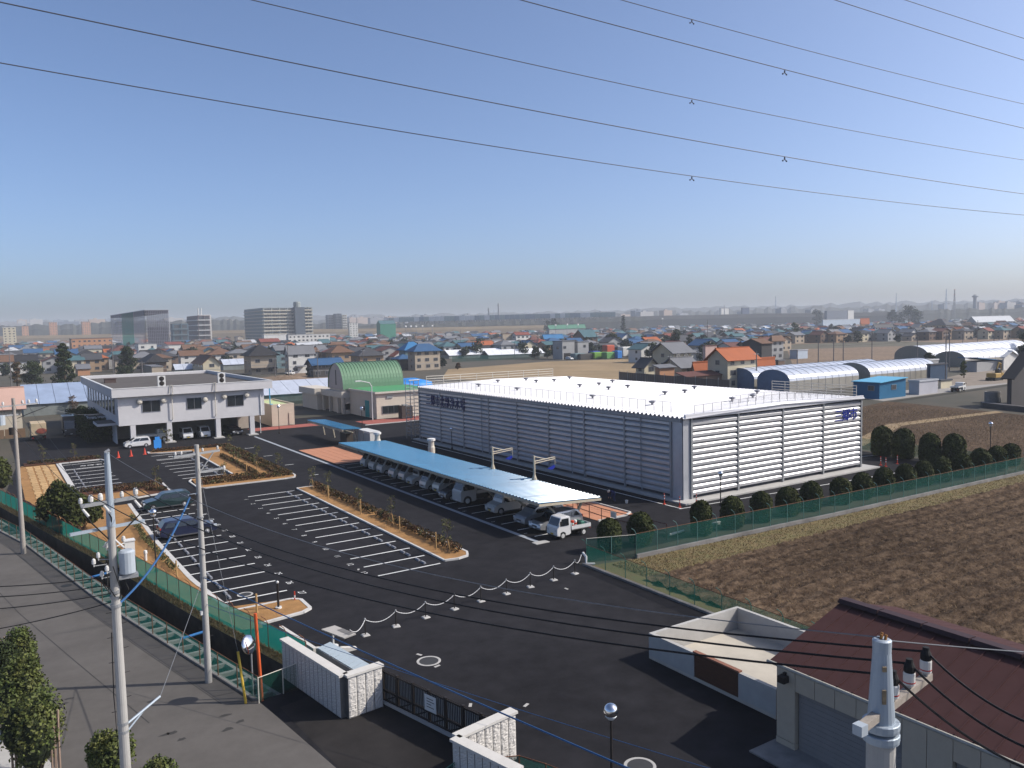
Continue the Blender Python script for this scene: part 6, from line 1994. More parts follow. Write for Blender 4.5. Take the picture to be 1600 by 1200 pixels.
def roof_mb(w, d, h, kind, rh, ov, t=.18):
    g = MB()
    x0, x1, y0, y1 = -ov, w + ov, -ov, d + ov
    if kind == 'flat':
        g.box(-.15, -.15, h, w + .15, d + .15, h + .35)
    elif kind == 'gx':
        m = d / 2
        zz = h - ov * rh / (d / 2)
        g.slab((x0, y0, zz), (x1, y0, zz), (x1, m, h + rh), (x0, m, h + rh), t)
        g.slab((x1, y1, zz), (x0, y1, zz), (x0, m, h + rh), (x1, m, h + rh), t)
        g.box(x0, m - .15, h + rh - .03, x1, m + .15, h + rh + .14)
    elif kind == 'gy':
        m = w / 2
        zz = h - ov * rh / (w / 2)
        g.slab((x0, y1, zz), (x0, y0, zz), (m, y0, h + rh), (m, y1, h + rh), t)
        g.slab((x1, y0, zz), (x1, y1, zz), (m, y1, h + rh), (m, y0, h + rh), t)
        g.box(m - .15, y0, h + rh - .03, m + .15, y1, h + rh + .14)
    elif kind == 'hip':
        r = min(w, d) / 2
        if w >= d: a, b = (r, d / 2, h + rh), (w - r, d / 2, h + rh)
        else: a, b = (w / 2, r, h + rh), (w / 2, d - r, h + rh)
        c = [(x0, y0, h), (x1, y0, h), (x1, y1, h), (x0, y1, h)]
        vs = c + [a, b] + [(p[0], p[1], h - .2) for p in c]
        if w >= d: fs = [(0, 1, 5, 4), (1, 2, 5), (2, 3, 4, 5), (3, 0, 4)]
        else: fs = [(0, 1, 4), (1, 2, 5, 4), (2, 3, 5), (3, 0, 4, 5)]
        fs += [(0, 6, 7, 1), (1, 7, 8, 2), (2, 8, 9, 3), (3, 9, 6, 0), (9, 8, 7, 6)]
        g.add(vs, fs)
    elif kind == 'shed':
        g.slab((x0, y0, h - .1), (x1, y0, h - .1), (x1, y1, h + rh), (x0, y1, h + rh), t)
    elif kind == 'shedx':
        g.slab((x0, y0, h + rh), (x1, y0, h - .1), (x1, y1, h - .1), (x0, y1, h + rh), t)
    return g


def walls_mb(w, d, h, kind, rh):
    g = MB()
    g.box(0, 0, 0, w, d, h)
    if kind == 'gx':
        for x in (0, w): g.add([(x, 0, h), (x, d, h), (x, d / 2, h + rh - .12)], [(0, 1, 2) if x else (2, 1, 0)])
    elif kind == 'gy':
        for y in (0, d): g.add([(0, y, h), (w, y, h), (w / 2, y, h + rh - .12)], [(0, 1, 2) if not y else (2, 1, 0)])
    return g


def house(label, pxL, pxC, pxR, base, eave, kind, rh, wall, roof, name='house', cat='house', group=None, ov=.5, wins=True, dist=None, lower=None, win_px=None, wx=None, wy=None, h=None):
    p = AT(pxC, dist) if dist else G(pxC, base)
    w = wx or solve_len(p, 0, pxR); d = wy or min(solve_len(p, 1, pxL), 11 if kind == 'gx' else 18)
    h = h or HGT(p, eave)
    e = thing(name, label, cat, p, group)
    walls_mb(w, d, h, kind, rh).build('wall', WALL[wall] if isinstance(wall, str) else wall, e)
    roof_mb(w, d, h, kind, rh, ov).build('roof', ROOF[roof] if isinstance(roof, str) else roof, e)
    if kind == 'flat': MB().box(.2, .2, h + .35, w - .2, d - .2, h + .37).build('roof_deck', ROOF['grey'], e)
    if wins:
        nf = max(1, round(h / 2.9))
        for f in range(nf):
            z0 = f * h / nf + .95
            n = max(1, int(w / 3.4))
            for k in range(n):
                c = w * (k + .5) / n + random.uniform(-.3, .3)
                s = random.choice((.6, .85, .85))
                window(e, c - s, z0, c + s, z0 + 1.15, 0, m_pane)
            n = max(1, int(d / 4.5))
            for k in range(n):
                c = d * (k + .5) / n
                window(e, c - .6, z0, c + .6, z0 + 1.0, 0, m_pane, face='-x')
        if nf > 1 and kind != 'flat':
            MB().box(-.06, -.06, h / nf - .06, w + .06, d + .06, h / nf + .06).build('storey_band', WALL['grey'], e)
    if lower:
        pl_, pr_, hh = lower
        MB().slab((w * pl_, -1.6, hh - .35), (w * pr_, -1.6, hh - .35), (w * pr_, -.02, hh), (w * pl_, -.02, hh), .15).build('lean_to_roof', ROOF[roof] if isinstance(roof, str) else roof, e)
    return e


# nearer houses round the lot, left to right
house('two storey cream house at the far left with a bright blue gable roof', 120, 130, 153, 569, 557, 'gy', 1.6, 'white', 'bright')
house('low house with a weathered grey roof under the blue-roofed white house', 118, 122, 141, 587, 576, 'gx', 1.6, 'orange', 'grey', wins=False)
house('house with a cream front and grey roof right of the tall conifer', 126, 132, 160, 556, 545, 'gx', 2.0, 'cream', 'grey', dist=520)
house('long brown flat building behind the conifer', 106, 111, 177, 551, 530, 'flat', 0, 'orange', 'brown', 'building', 'building', dist=600)
house('brown-roofed house behind the dark left tree', 164, 172, 214, 563, 549, 'hip', 3.0, 'pink', 'maroon', dist=420)
house('beige flat-topped house with two dark windows behind the hip roof', 212, 215, 246, 553, 538, 'flat', 0, 'white', 'grey', dist=480)
house('dark hip-roofed house beyond the office roof', 208, 232, 261, 588, 566, 'hip', 3.0, 'brown', 'charcoal', ov=.9)
house('garage wing with a pale door next to the dark hip-roofed house', 222, 234, 256, 590, 574, 'flat', 0, 'beige', 'grey', wins=False, dist=290)
house('cream gabled house with a bay window behind the office roof', 301, 318, 345, 589, 567, 'gy', 2.6, 'cream', 'brown', ov=.7)
house('grey-beige gabled house among the roofs behind the cream house', 360, 362, 391, 572, 550, 'gy', 2.0, 'cream', 'brown', dist=430)
house('black hip-roofed house with a broad beige balcony', 382, 393, 433, 586, 556, 'hip', 4.2, 'beige', 'charcoal', ov=1.2, lower=(0, 1, 2.6))
house('dark blue-walled house between the black roof and the white house', 424, 430, 452, 582, 547, 'gx', 2.0, 'teal', 'grey', dist=350)
house('white house with a long grey roof and a dark door hood', 446, 452, 492, 584, 552, 'gx', 2.8, 'white', 'grey', lower=(.25, .6, 3.0))
house('long grey-roofed house behind the white one', 418, 436, 500, 572, 549, 'gx', 2.6, 'grey', 'grey', dist=410)
house('pale blue house with a brownish roof beside the tan house', 490, 498, 512, 575, 547, 'gx', 2.4, 'pale', 'grey', dist=400)
house('tan house with a brown hip roof and a big corner window', 510, 520, 551, 577, 551, 'hip', 2.8, 'tan', 'brown', ov=.9)
house('orange-tan house with a dark hip roof right of the brown roof', 549, 563, 600, 582, 556, 'hip', 3.0, 'tan', 'slate', ov=.9)
house('low house with a blue-grey roof left of the green vault', 480, 490, 536, 590, 569, 'gx', 1.8, 'dark', 'blue', ov=.8)
house('small dark-roofed shed behind the green vault', 538, 545, 566, 585, 571, 'gx', 1.2, 'dark', 'slate', wins=False)
house('grey hip-roofed house between the vault and the blue house', 578, 598, 622, 578, 549, 'hip', 2.4, 'white', 'slate', dist=390, ov=.9)
house('two storey beige house with a blue hip roof', 638, 649, 688, 579, 549, 'hip', 2.8, 'beige', 'blue', ov=.9)
house('lower blue-roofed wing of the beige house', 614, 624, 646, 578, 561, 'hip', 1.8, 'dark', 'blue', ov=.7, wins=False)
house('blue-roofed block behind the beige house with the blue hip roof', 624, 632, 663, 572, 547, 'hip', 3.4, 'teal', 'bright', dist=345, ov=.8, wins=False)
e = house('grey box house with an open garage and a white car', 864, 878, 898, 561, 534, 'flat', 0, 'grey', 'grey', dist=375, wins=False)
MB().box(.8, -.05, .05, 4.6, .4, 2.9).build('garage_shade_box', m_dark, e); window(e, .6, 5.0, 2.2, 6.2, 0, m_pane); window(e, 3, 4.8, 4.5, 6.0, 0, m_pane, face='-x')  # dark box on the wall stands in for the shade inside the garage
e = house('second grey box house right of the open garage', 898, 902, 920, 560, 535, 'flat', 0, 'grey', 'grey', dist=380, wins=False)
window(e, 3.4, 5.2, 4.8, 6.4, 0, m_pane); window(e, .8, 1.2, 2.4, 2.6, 0, m_pane)
house('dark barn-like house with a green-grey roof', 884, 913, 934, 545, 526, 'gx', 4.0, 'brown', 'teal', dist=470)
house('beige house with two bright blue roofs left of the barn', 847, 850, 880, 545, 528, 'gx', 2.0, 'cream', 'bright', dist=500)
house('traditional house main block with a tall grey tiled roof', 1014, 1052, 1080, 593, 549, 'gx', 2.5, 'cream', 'grey', ov=1.0, wy=8.5)
house('traditional house right wing with a lower tiled gable', 1044, 1064, 1092, 596, 572, 'gx', 2.0, 'cream', 'grey', ov=.9, dist=206, wy=7)
house('traditional house left wing with a dark tiled roof', 994, 1006, 1028, 594, 571, 'gy', 1.9, 'cream', 'slate', ov=.9, dist=216)
house('small tan storehouse in front of the traditional house', 1024, 1030, 1054, 597, 574, 'shed', .6, 'orange', 'grey', dist=200, wins=False)
house('cream two storey house with an orange tiled roof', 1106, 1137, 1183, 609, 560, 'gx', 2.4, 'cream', 'orange', ov=.8)
house('low orange-roofed extension left of the cream house', 1082, 1086, 1107, 598, 576, 'gx', 1.6, 'cream', 'orange', ov=.5, dist=202, wins=False)
house('low orange-roofed wing right of the cream house', 1183, 1186, 1210, 600, 573, 'gx', 2.2, 'cream', 'orange', ov=.5, dist=205, wins=False)
house('rusty lean-to with a maroon roof before the traditional house', 1058, 1072, 1140, 606, 588, 'shed', .8, 'brown', 'maroon', ov=.3, dist=190, wins=False)
house('pink-walled building behind the orange roof', 1098, 1102, 1120, 575, 541, 'flat', 0, 'pink', 'maroon', dist=300, wins=False)
house('large dark brown shed behind the orange-roofed house', 1160, 1190, 1206, 585, 536, 'gx', 1.5, 'dark', 'brown', dist=280, wins=False)
house('grey-beige house with a brown hip roof at the field edge', 1203, 1206, 1224, 562, 533, 'hip', 2.2, 'grey', 'brown', dist=330, ov=.8)
house('pale grey container shed with a white end at the field edge', 1234, 1246, 1262, 561, 548, 'flat', 0, 'pale', 'silver', 'shed', 'shed', wins=False)
house('small brown hut below the pale grey shed', 1212, 1216, 1226, 571, 564, 'flat', 0, 'brown', 'grey', 'shed', 'shed', wins=False)
house('cream hut with a dark window far across the field', 1267, 1268, 1284, 530, 523, 'flat', 0, 'cream', 'maroon', 'hut', 'hut', wins=False)
house('long white shed beside the cream hut far across the field', 1242, 1246, 1264, 531, 526, 'gx', 1.0, 'white', 'silver', 'hut', 'hut', wins=False)
house('pale house with a white gable behind the far field', 1362, 1368, 1396, 529, 511, 'gx', 2.0, 'pale', 'slate', dist=620)
house('house with a bright blue flat roof behind the far field', 1336, 1344, 1372, 530, 514, 'flat', 0, 'dark', 'bright', dist=640, wins=False)
house('broad dark-roofed farmhouse far right of the field', 1438, 1478, 1494, 526, 508, 'hip', 5.0, 'cream', 'slate', dist=640, ov=1.0)
house('small cream gable in front of the broad dark roof', 1452, 1454, 1466, 527, 515, 'gy', 2.4, 'cream', 'brown', dist=600)
house('long low shed with a pale roof edge at the far right field', 1536, 1540, 1596, 530, 517, 'flat', 0, 'dark', 'white', dist=560, wins=False, name='shed', cat='shed')
house('grey-roofed works hall behind the far right field', 1500, 1526, 1585, 512, 503, 'gx', 6.0, 'grey', 'silver', dist=900, wins=False, name='hall', cat='hall')
house('big blue-grey industrial block on the right skyline', 1288, 1292, 1333, 503, 486, 'flat', 0, sm('block_bluegrey', (.16, .18, .22)), 'grey', dist=1350, wins=False, name='industrial_block', cat='building')
house('white narrow end block beside the blue-grey industrial block', 1324, 1325, 1334, 503, 485, 'flat', 0, 'white', 'grey', dist=1340, name='industrial_block', cat='building', wins=False)
house('long white-roofed shop on the right with orange signs', 1284, 1286, 1345, 508, 500, 'flat', 0, 'pale', 'white', dist=1000, wins=False, name='shop', cat='shop')
house('shop with a bright orange roof on the right', 1344, 1345, 1358, 509, 501, 'gx', 2.5, 'orange', 'orange', dist=900, wins=False, name='shop', cat='shop')
house('long white factory shed below the tall apartment block', 410, 412, 448, 539, 524, 'flat', 0, 'white', 'white', dist=700, wins=False, name='factory', cat='factory')
house('second white factory shed with loading doors', 448, 450, 516, 541, 524, 'flat', 0, 'white', 'white', dist=660, name='factory', cat='factory')
house('long red-brown roof in front of the white factory', 403, 407, 438, 540, 534, 'gx', 2.0, 'brown', 'red', dist=560, wins=False)
house('green-roofed warehouse with a bright green end', 560, 594, 619, 519, 506, 'gx', 4.0, sm('wall_green', (.035, .20, .13)), 'teal', dist=1000, wins=False, name='green_warehouse', cat='warehouse', ov=.2)
house('white office end attached to the green warehouse', 545, 546, 560, 517, 505, 'flat', 0, 'white', 'grey', dist=1010, name='office_end', cat='building')
house('pale green-roofed hall with white vents in the middle distance', 855, 858, 915, 524, 513, 'gx', 3.0, 'grey', 'green', dist=760, wins=False, name='green_hall', cat='hall')
house('shop with a red and white striped sign roof', 258, 261, 288, 548, 538, 'shed', 1.5, 'white', 'red', dist=560, wins=False, name='shop', cat='shop')
house('cream three storey building on the left skyline', 4, 5, 27, 527, 512, 'flat', 0, 'cream', 'white', dist=900, name='apartment_building', cat='building')
house('left one of the two orange-brown apartment towers', 76, 78, 91, 520, 504, 'flat', 0, 'orange', 'brown', dist=1500, name='apartment_tower', cat='tower block')
house('right one of the two orange-brown apartment towers', 126, 129, 143, 519, 503, 'flat', 0, 'orange', 'brown', dist=1500, name='apartment_tower', cat='tower block')
house('low orange-brown apartment block left of both towers', 34, 35, 46, 521, 510, 'flat', 0, 'orange', 'brown', dist=1480, name='apartment_tower', cat='tower block')
# beige house by the lot at the far left
wl = sm('stucco_ivory', (.58, .51, .40)); 
e = thing('house', 'ivory house with a salmon roof at the far left of the yard', 'house', (-9.5, 161.0, 0))
walls_mb(14.2, 10, 4.9, 'gx', 3.0).build('wall', wl, e); roof_mb(14.2, 10, 4.9, 'gx', 3.0, .7).build('roof', sm('roof_salmon', (.50, .33, .27)), e)
window(e, 9.5, 2.9, 10.6, 4.0, 0, m_pane); MB().box(10.4, -.5, 2.0, 11.2, -.05, 2.7).build('wall_box', m_dark, e)
for i in range(9): MB().box(1.0 + i * 1.5, -4.0, 0, 2.4 + i * 1.5, -3.8, 1.5 + random.uniform(-.05, .05)).build('fence_board', sm('board_brown', (.20, .13, .08)), e)
# ------------------------------------------------------------------ plastic tunnels and greenhouses
m_film = mat('greenhouse_film', (.50, .54, .62), .30, var=.08, scale=.6, big=.08, spec=.6)
m_film_b = mat('greenhouse_film_blue', (.30, .37, .50), .30, var=.10, scale=.6, big=.1, spec=.6)
m_film_w = mat('greenhouse_film_white', (.74, .76, .80), .35, var=.05, scale=.6, big=.05, spec=.6)


def vault(label, x0, y0, x1, y1, side, rise, m, end, axis='x', ribs=12, name='greenhouse', group=None):
    """arched greenhouse; its long axis along x or y"""
    e = thing(name, label, 'greenhouse', (x0, y0, 0), group)
    L, W = (x1 - x0, y1 - y0) if axis == 'x' else (y1 - y0, x1 - x0)
    n = 12
    pr = [(0, 0), (0, side)] + [(W / 2 - W / 2 * cos(pi * k / n), side + rise * sin(pi * k / n)) for k in range(1, n)] + [(W, side), (W, 0)]
    def P(a, q): return (a, q[0], q[1]) if axis == 'x' else (q[0], a, q[1])
    g = MB()
    for a, b in zip(pr[1:-1], pr[2:-1]): g.quad(P(0, a), P(L, a), P(L, b), P(0, b))
    g.build('cover', m, e)
    g = MB()
    for a, b in ((pr[0], pr[1]), (pr[-2], pr[-1])): g.quad(P(0, a), P(L, a), P(L, b), P(0, b))
    g.build('side_film', mat('side_film', (.33, .31, .27), .5, var=.15, scale=.8), e)
    for a in (0, L):
        MB().add([P(a, q) for q in pr], [tuple(range(len(pr)))]).build('end_wall', end, e)
    g = MB()
    for k in range(ribs + 1):
        a = L * k / ribs
        g.tube([P(a, (q[0], q[1] + .02)) for q in pr], .05, 4)
    g.build('hoop', m_steel, e)
    return e


m_endb = mat('end_film_blue', (.10, .17, .28), .4, var=.15, scale=1.0)
vp = G(1245, 609)
for i, (pa, pb, pr_, w, lb) in enumerate((((1206, 607), None, 1330, 8.2, 'front silver arched greenhouse with a blue end wall'), ((1155, 600), None, 1410, 8.2, 'rear silver arched greenhouse behind the blue-ended one'))):
    c = G(*pa)
    x0 = 152.5 if i == 0 else 153.0
    y0 = [119.5, 130.0][i]
    L = [26, 52][i]
    vault(lb, x0, y0, x0 + L, y0 + 9.2, 2.6, 2.5, m_film, m_endb, 'x', 10 + 8 * i, group='silver arched greenhouses')
vault('third silver arched greenhouse beyond the blue hut', 181.5, 118.5, 211, 128.5, 2.6, 2.8, m_film, mat('end_film_grey', (.28, .26, .22), .5, var=.2), 'x', 12, group='silver arched greenhouses')
vault('long white arched greenhouse at the right edge behind the yard', 262, 150, 330, 162, 3.2, 3.4, m_film_w, MATS['end_film_grey'], 'x', 14)
vault('second white arched greenhouse behind the yard at the right', 262, 138, 296, 148, 2.4, 2.6, m_film_w, MATS['end_film_grey'], 'x', 9)


def film_house(label, x0, y0, x1, y1, h, rh, n, m, e_m=None):
    """ridge greenhouse clad with film sheets, one sheet per bay"""
    e = thing('film_greenhouse', label, 'greenhouse', (x0, y0, 0))
    w, d = x1 - x0, y1 - y0
    MB().box(.05, .05, 0, w - .05, d - .05, h).build('side_wall', mat('film_side', (.22, .24, .23), .5, var=.25, scale=.5), e)
    for s in (-1, 1): pass
    for k in range(n):
        a, b = w * k / n + .04, w * (k + 1) / n - .04
        MB().slab((a, -.3, h - .1), (b, -.3, h - .1), (b, d / 2, h + rh), (a, d / 2, h + rh), .05).build('film_sheet', m, e)
        MB().slab((b, d + .3, h - .1), (a, d + .3, h - .1), (a, d / 2, h + rh), (b, d / 2, h + rh), .05).build('film_sheet', m, e)
    return e


film_house('long bluish plastic greenhouse left of the office', 6.0, 196, 33, 215, 2.6, 3.6, 9, m_film_b)
film_house('pale lavender plastic greenhouse behind the annex and the office', 44, 188, 76, 206, 1.9, 2.6, 10, m_film)
film_house('grey netted growing house behind the bluish one', -10, 232, 40, 262, 2.2, 1.4, 8, mat('grey_net_sheet', (.20, .20, .19), .8, var=.15))
film_house('long white plastic tunnel row behind the blue-roofed beige house', *AT(700, 410).xy, *(AT(700, 410).xy + Vector((62, 9))), 1.8, 2.6, 12, m_film_w)
film_house('second white plastic tunnel row stretching right', *AT(762, 400).xy, *(AT(762, 400).xy + Vector((34, 8))), 1.8, 2.4, 8, m_film_w)
film_house('small plastic house with three peaks beside the cream gabled house', *AT(270, 310).xy, *(AT(270, 310).xy + Vector((10, 7))), 2.4, 2.0, 3, m_film)
film_house('purple-grey plastic tunnel left of the black hip roof', *AT(346, 345).xy, *(AT(346, 345).xy + Vector((13, 8))), 2.4, 2.2, 4, m_film)
house('dark shed with a pale metal roof behind the white tunnels', 772, 774, 806, 552, 538, 'gx', 1.8, 'dark', 'silver', dist=470, wins=False, name='shed', cat='shed')
house('plain beige block among the middle roofs', 783, 785, 801, 545, 522, 'flat', 0, 'beige', 'brown', dist=560, wins=False)
house('white house with an orange-red roof in the middle distance', 800, 806, 828, 540, 523, 'gx', 1.6, 'white', 'red', dist=560)
# ------------------------------------------------------------------ yard beside the farm road on the right
e = thing('blue_hut', 'bright blue metal hut with a light blue sloped roof', 'hut', G(1374, 624))
bw, bd = solve_len(G(1374, 624), 0, 1415), solve_len(G(1374, 624), 1, 1333)
bh = HGT(G(1374, 624), 598)
w_ = MB().add([(0, 0, 0), (bw, 0, 0), (bw, bd, 0), (0, bd, 0), (0, 0, bh), (bw, 0, bh + .5), (bw, bd, bh + .5), (0, bd, bh)], [(0, 1, 5, 4), (1, 2, 6, 5), (2, 3, 7, 6), (3, 0, 4, 7), (4, 5, 6, 7)])
w_.build('wall', WALL['blue'], e)
MB().slab((-.3, -.4, bh + .06), (bw + .2, -.4, bh + .62), (bw + .2, bd + .3, bh + .62), (-.3, bd + .3, bh + .06), .12).build('roof', mat('light_blue_roof', (.12, .42, .62), .4, var=.05), e)
window(e, bw * .45, bh * .52, bw * .62, bh * .78, 0, m_pane); window(e, bd * .2, bh * .5, bd * .42, bh * .78, 0, m_pane, face='-x')
house('pale grey box container beside the blue hut', 1420, 1436, 1465, 617, 597, 'flat', 0, sm('container_grey', (.46, .46, .50)), 'silver', 'container', 'container', wins=False)
house('brown and cream hut with a wooden shutter by the farm road', 1466, 1472, 1487, 611, 596, 'flat', 0, 'cream', 'slate', 'hut', 'hut', dist=185, wins=False)
house('dark blue container behind the pale grey one', 1448, 1455, 1480, 600, 571, 'flat', 0, sm('wall_navy', (.03, .06, .11)), 'slate', 'container', 'container', dist=205, wins=False)
house('grey site office with a white roof edge behind the dark container', 1430, 1447, 1466, 590, 564, 'flat', 0, 'grey', 'white', 'site_office', 'site office', dist=225, wins=False)
house('grey shed with a bright blue roof in the right yard', 1500, 1528, 1566, 582, 566, 'shedx', 1.4, 'grey', 'bright', 'shed', 'shed', dist=235, wins=False)
house('white sheeted shed at the right of the yard', 1566, 1570, 1590, 580, 557, 'gy', 1.5, 'white', 'silver', 'shed', 'shed', dist=240, wins=False)
e = house('dark brown barn cut by the right edge', 1573, 1580, 1640, 637, 587, 'gy', 4.5, 'dark', 'charcoal', 'barn', 'barn', ov=.8, wins=False)
p = G(1551, 629); e = thing('round_tank', 'round grey concrete tank before the dark barn', 'tank', (p.x, p.y, 0)); MB().lathe((0, 0, 0), [(1.4, 0), (1.4, 2.1), (1.2, 2.1), (1.2, 1.6)], 18).build('shell', m_conc_d, e)
MB().box(-.6, -1.42, .3, -.1, -1.38, 1.2).build('patch', m_conc, e)
tag(MB().slab(G(1535, 637) + Vector((0, 0, .9)), G(1610, 645) + Vector((0, 0, .9)), G(1610, 643) + Vector((0, .3, .9)), G(1535, 635) + Vector((0, .3, .9)), .9).build('low_block_wall', WALL['dark']), 'low dark block wall in front of the round tank', 'wall')
truck('farm_truck', 'white pickup on the farm road beside the cream hut', tuple(AT(1499, 178).xy), .15, 4.4, 1.7, 1.9, 1.6, V_WHITE, V_WHITE, False)
truck('crane_truck', 'white crane lorry with dark equipment in the field yard', tuple(AT(1352, 243).xy), pi + .2, 6.5, 2.1, 2.6, 1.8, V_WHITE, V_DARKW, False)
truck('parked_truck', 'white flatbed lorry parked left of the crane lorry', tuple(AT(1297, 262).xy), .15, 6.2, 2.0, 2.3, 1.7, V_WHITE, V_WHITE, False)
truck('parked_truck', 'white kei truck beside the soil heap behind the black hip roof', tuple(AT(450, 300).xy), .3, 3.4, 1.45, 1.8, 1.4, V_WHITE, V_WHITE)
p = AT(1556, 205); e = thing('excavator', 'yellow excavator with a raised arm in the right yard', 'excavator', (p.x, p.y, 0))
m_ex = mat('excavator_yellow', (.42, .27, .08), .6, var=.15)
MB().box(-2, -1.2, 0, 2, -.6, .7).box(-2, .6, 0, 2, 1.2, .7).build('track', m_black, e); MB().bevbox(-1.8, -1.2, .8, 1.2, 1.2, 1.9, .15).build('body', m_ex, e); MB().bevbox(-.2, -1.1, 1.9, 1.1, -.1, 3.0, .12).build('cab', m_vglass, e)
MB().tube([(1, .2, 1.8), (2.4, .2, 4.4), (3.4, .2, 4.0)], .24, 6).tube([(3.4, .2, 4.0), (3.6, .2, 1.8)], .18, 6).build('arm', m_ex, e); MB().prism([(3.2, 1.8), (4.0, 1.8), (3.9, 1.0), (3.3, 1.1)], 'y', -.3, .7).build('bucket', m_ex, e)
for i, (px, d, w_, h_, c, lb) in enumerate(((940, 375, 9, 3.0, mat('tarp_green', (.16, .34, .05), .6), 'left green sheet-covered stack in the depot'), (957, 372, 7.5, 3.1, mat('tarp_green2', (.13, .32, .10), .6), 'right green sheet-covered stack in the depot'), (932, 380, 4.5, 3.4, mat('tarp_blue', (.02, .05, .28), .6), 'navy sheet-covered stack left of the green ones'), (968, 372, 3.0, 3.6, mat('tarp_blue2', (.04, .20, .55), .6), 'bright blue sheet-covered stack right of the green ones'), (985, 395, 10, 4.6, WALL['white'], 'white container in the depot'), (954, 400, 5, 5.5, mat('tarp_red', (.50, .10, .05), .6), 'red bin behind the green sheets'), (906, 372, 6, 2.8, WALL['teal'], 'blue-grey box at the depot edge'), (918, 372, 9, 2.6, WALL['dark'], 'long dark box at the depot edge'))):
    p = AT(px, d)
    e = thing('depot_stack', lb, 'stack', (p.x, p.y, 0), 'stacks in the depot')
    MB().bevbox(-w_ / 2, 0, 0, w_ / 2, 4, h_, .25).build('sheet', c, e); MB().box(-w_ / 2 - .1, -.1, 0, w_ / 2 + .1, 4.1, .25).build('base', m_dark, e)
car('garage_car', 'white car in the open garage of the grey box house', 'car', tuple(AT(889, 371).xy), -pi / 2, 4.0, 1.65, 1.5, 'hatch', V_WHITE)
car('pale_car', 'pale blue car parked by the striped shop', 'car', tuple(AT(281, 470).xy), pi, 5.2, 1.8, 1.7, 'wagon', V_SILVER)
# fields between the houses
def patch(name, pts, m, z): struct(MB().poly([(G(*q).x, G(*q).y) for q in pts], z).build(name, m))
patch('straw_field', [(700, 577), (852, 565), (1010, 560), (985, 592), (940, 600), (860, 598), (690, 592)], m_straw, .010)
patch('far_field', [(1225, 533), (1400, 524), (1660, 523), (1660, 546), (1480, 570), (1240, 575)], m_field2, .010)
patch('far_field_strip', [(1235, 538), (1400, 533), (1660, 541), (1660, 545), (1400, 541), (1235, 546)], mat('field_dark', (.11, .10, .07), .95, var=.2, scale=.1), .014)
patch('yard_ground', [(1440, 600), (1560, 570), (1660, 566), (1660, 592), (1500, 604)], mat('yard_gravel', (.24, .20, .16), .95, var=.2, scale=.4), .013)
patch('soil_heap_ground', [(395, 592), (470, 582), (530, 590), (480, 600), (410, 600)], m_field2, .012)
struct(MB().lathe(tuple(AT(446, 265)), [(9, 0), (6, .9), (3, 1.5), (.3, 1.7)], 14).build('soil_heap', m_field2))
net_fence('far_net_fence', 'long green net fence at the far side of the straw field', [tuple(AT(705, 375).xy), tuple(AT(780, 385).xy), tuple(AT(842, 390).xy)], 2.6, m_net, 6, 0)
net_fence('left_net', 'long green windbreak net behind the bluish greenhouse', [(-14, 226), (44, 222)], 3.6, m_net, 5, 0)
net_fence('annex_net', 'green net fence behind the annex toward the pump house', [(44, 186), (60, 180)], 2.2, m_net, 4, 0)
# brown plank fence behind the warehouse roof, board by board
e = thing('plank_fence', 'long brown plank wall with small lamps behind the white warehouse roof', 'fence', (129, 136, 0))
a, b = AT(966, 215), AT(1140, 176)
n = 44
for k in range(n):
    q0 = a + (b - a) * (k / n); q1 = a + (b - a) * ((k + .93) / n)
    MB((129, 136, 0)).slab(q0 + Vector((0, 0, 3.7)), q1 + Vector((0, 0, 3.7)), q1 + Vector((.1, .15, 3.7)), q0 + Vector((.1, .15, 3.7)), 3.7).build('plank', sm('plank_brown', (.14, .11, .095)), e)
for k in range(0, n, 4):
    q = a + (b - a) * (k / n); MB((129, 136, 0)).cyl(q + Vector((0, -.2, 0)), q + Vector((0, -.2, 4.1)), .07, n=5).build('post', m_steel, e)

# ------------------------------------------------------------------ tall buildings
def slab_block(label, pxL, pxC, pxR, top, dist, floors, wall, rail_m, name='apartment_block', parent=None):
    p = AT(pxC, dist)
    w = solve_len(p, 0, pxR); d = solve_len(p, 1, pxL); h = HGT(p, top)
    e = parent or thing(name, label, 'apartment block', p)
    o = Vector(p) - Vector(e.location)
    MB((-o.x, -o.y, 0)).box(0, 0, 0, w, d, h).build('wall', wall, e)
    fh = h / floors
    for f in range(floors):
        z = f * fh
        MB((-o.x, -o.y, 0)).box(.1, -1.4, z + .02, w - .1, -.02, z + .22).box(.1, -1.4, z + .22, w - .1, -1.25, z + 1.25).build('balcony', rail_m, e)
        n = max(2, int(w / 7))
        g = MB((-o.x, -o.y, 0))
        for k in range(n): g.box(w * (k + .2) / n, -.05, z + .4, w * (k + .8) / n, -.01, z + fh * .82)
        struct(g.build('window', m_pane, e), 'stuff')
        g = MB((-o.x, -o.y, 0)).box(-1.0, .3, z + .02, -.02, d - .3, z + 1.1)
        g.build('gallery', rail_m, e)
    for k in range(1, max(2, int(w / 7))):
        x = w * k / max(2, int(w / 7))
        MB((-o.x, -o.y, 0)).box(x - .12, -1.38, 0, x + .12, -.03, h).build('party_wall', wall, e)
    return e, w, d, h


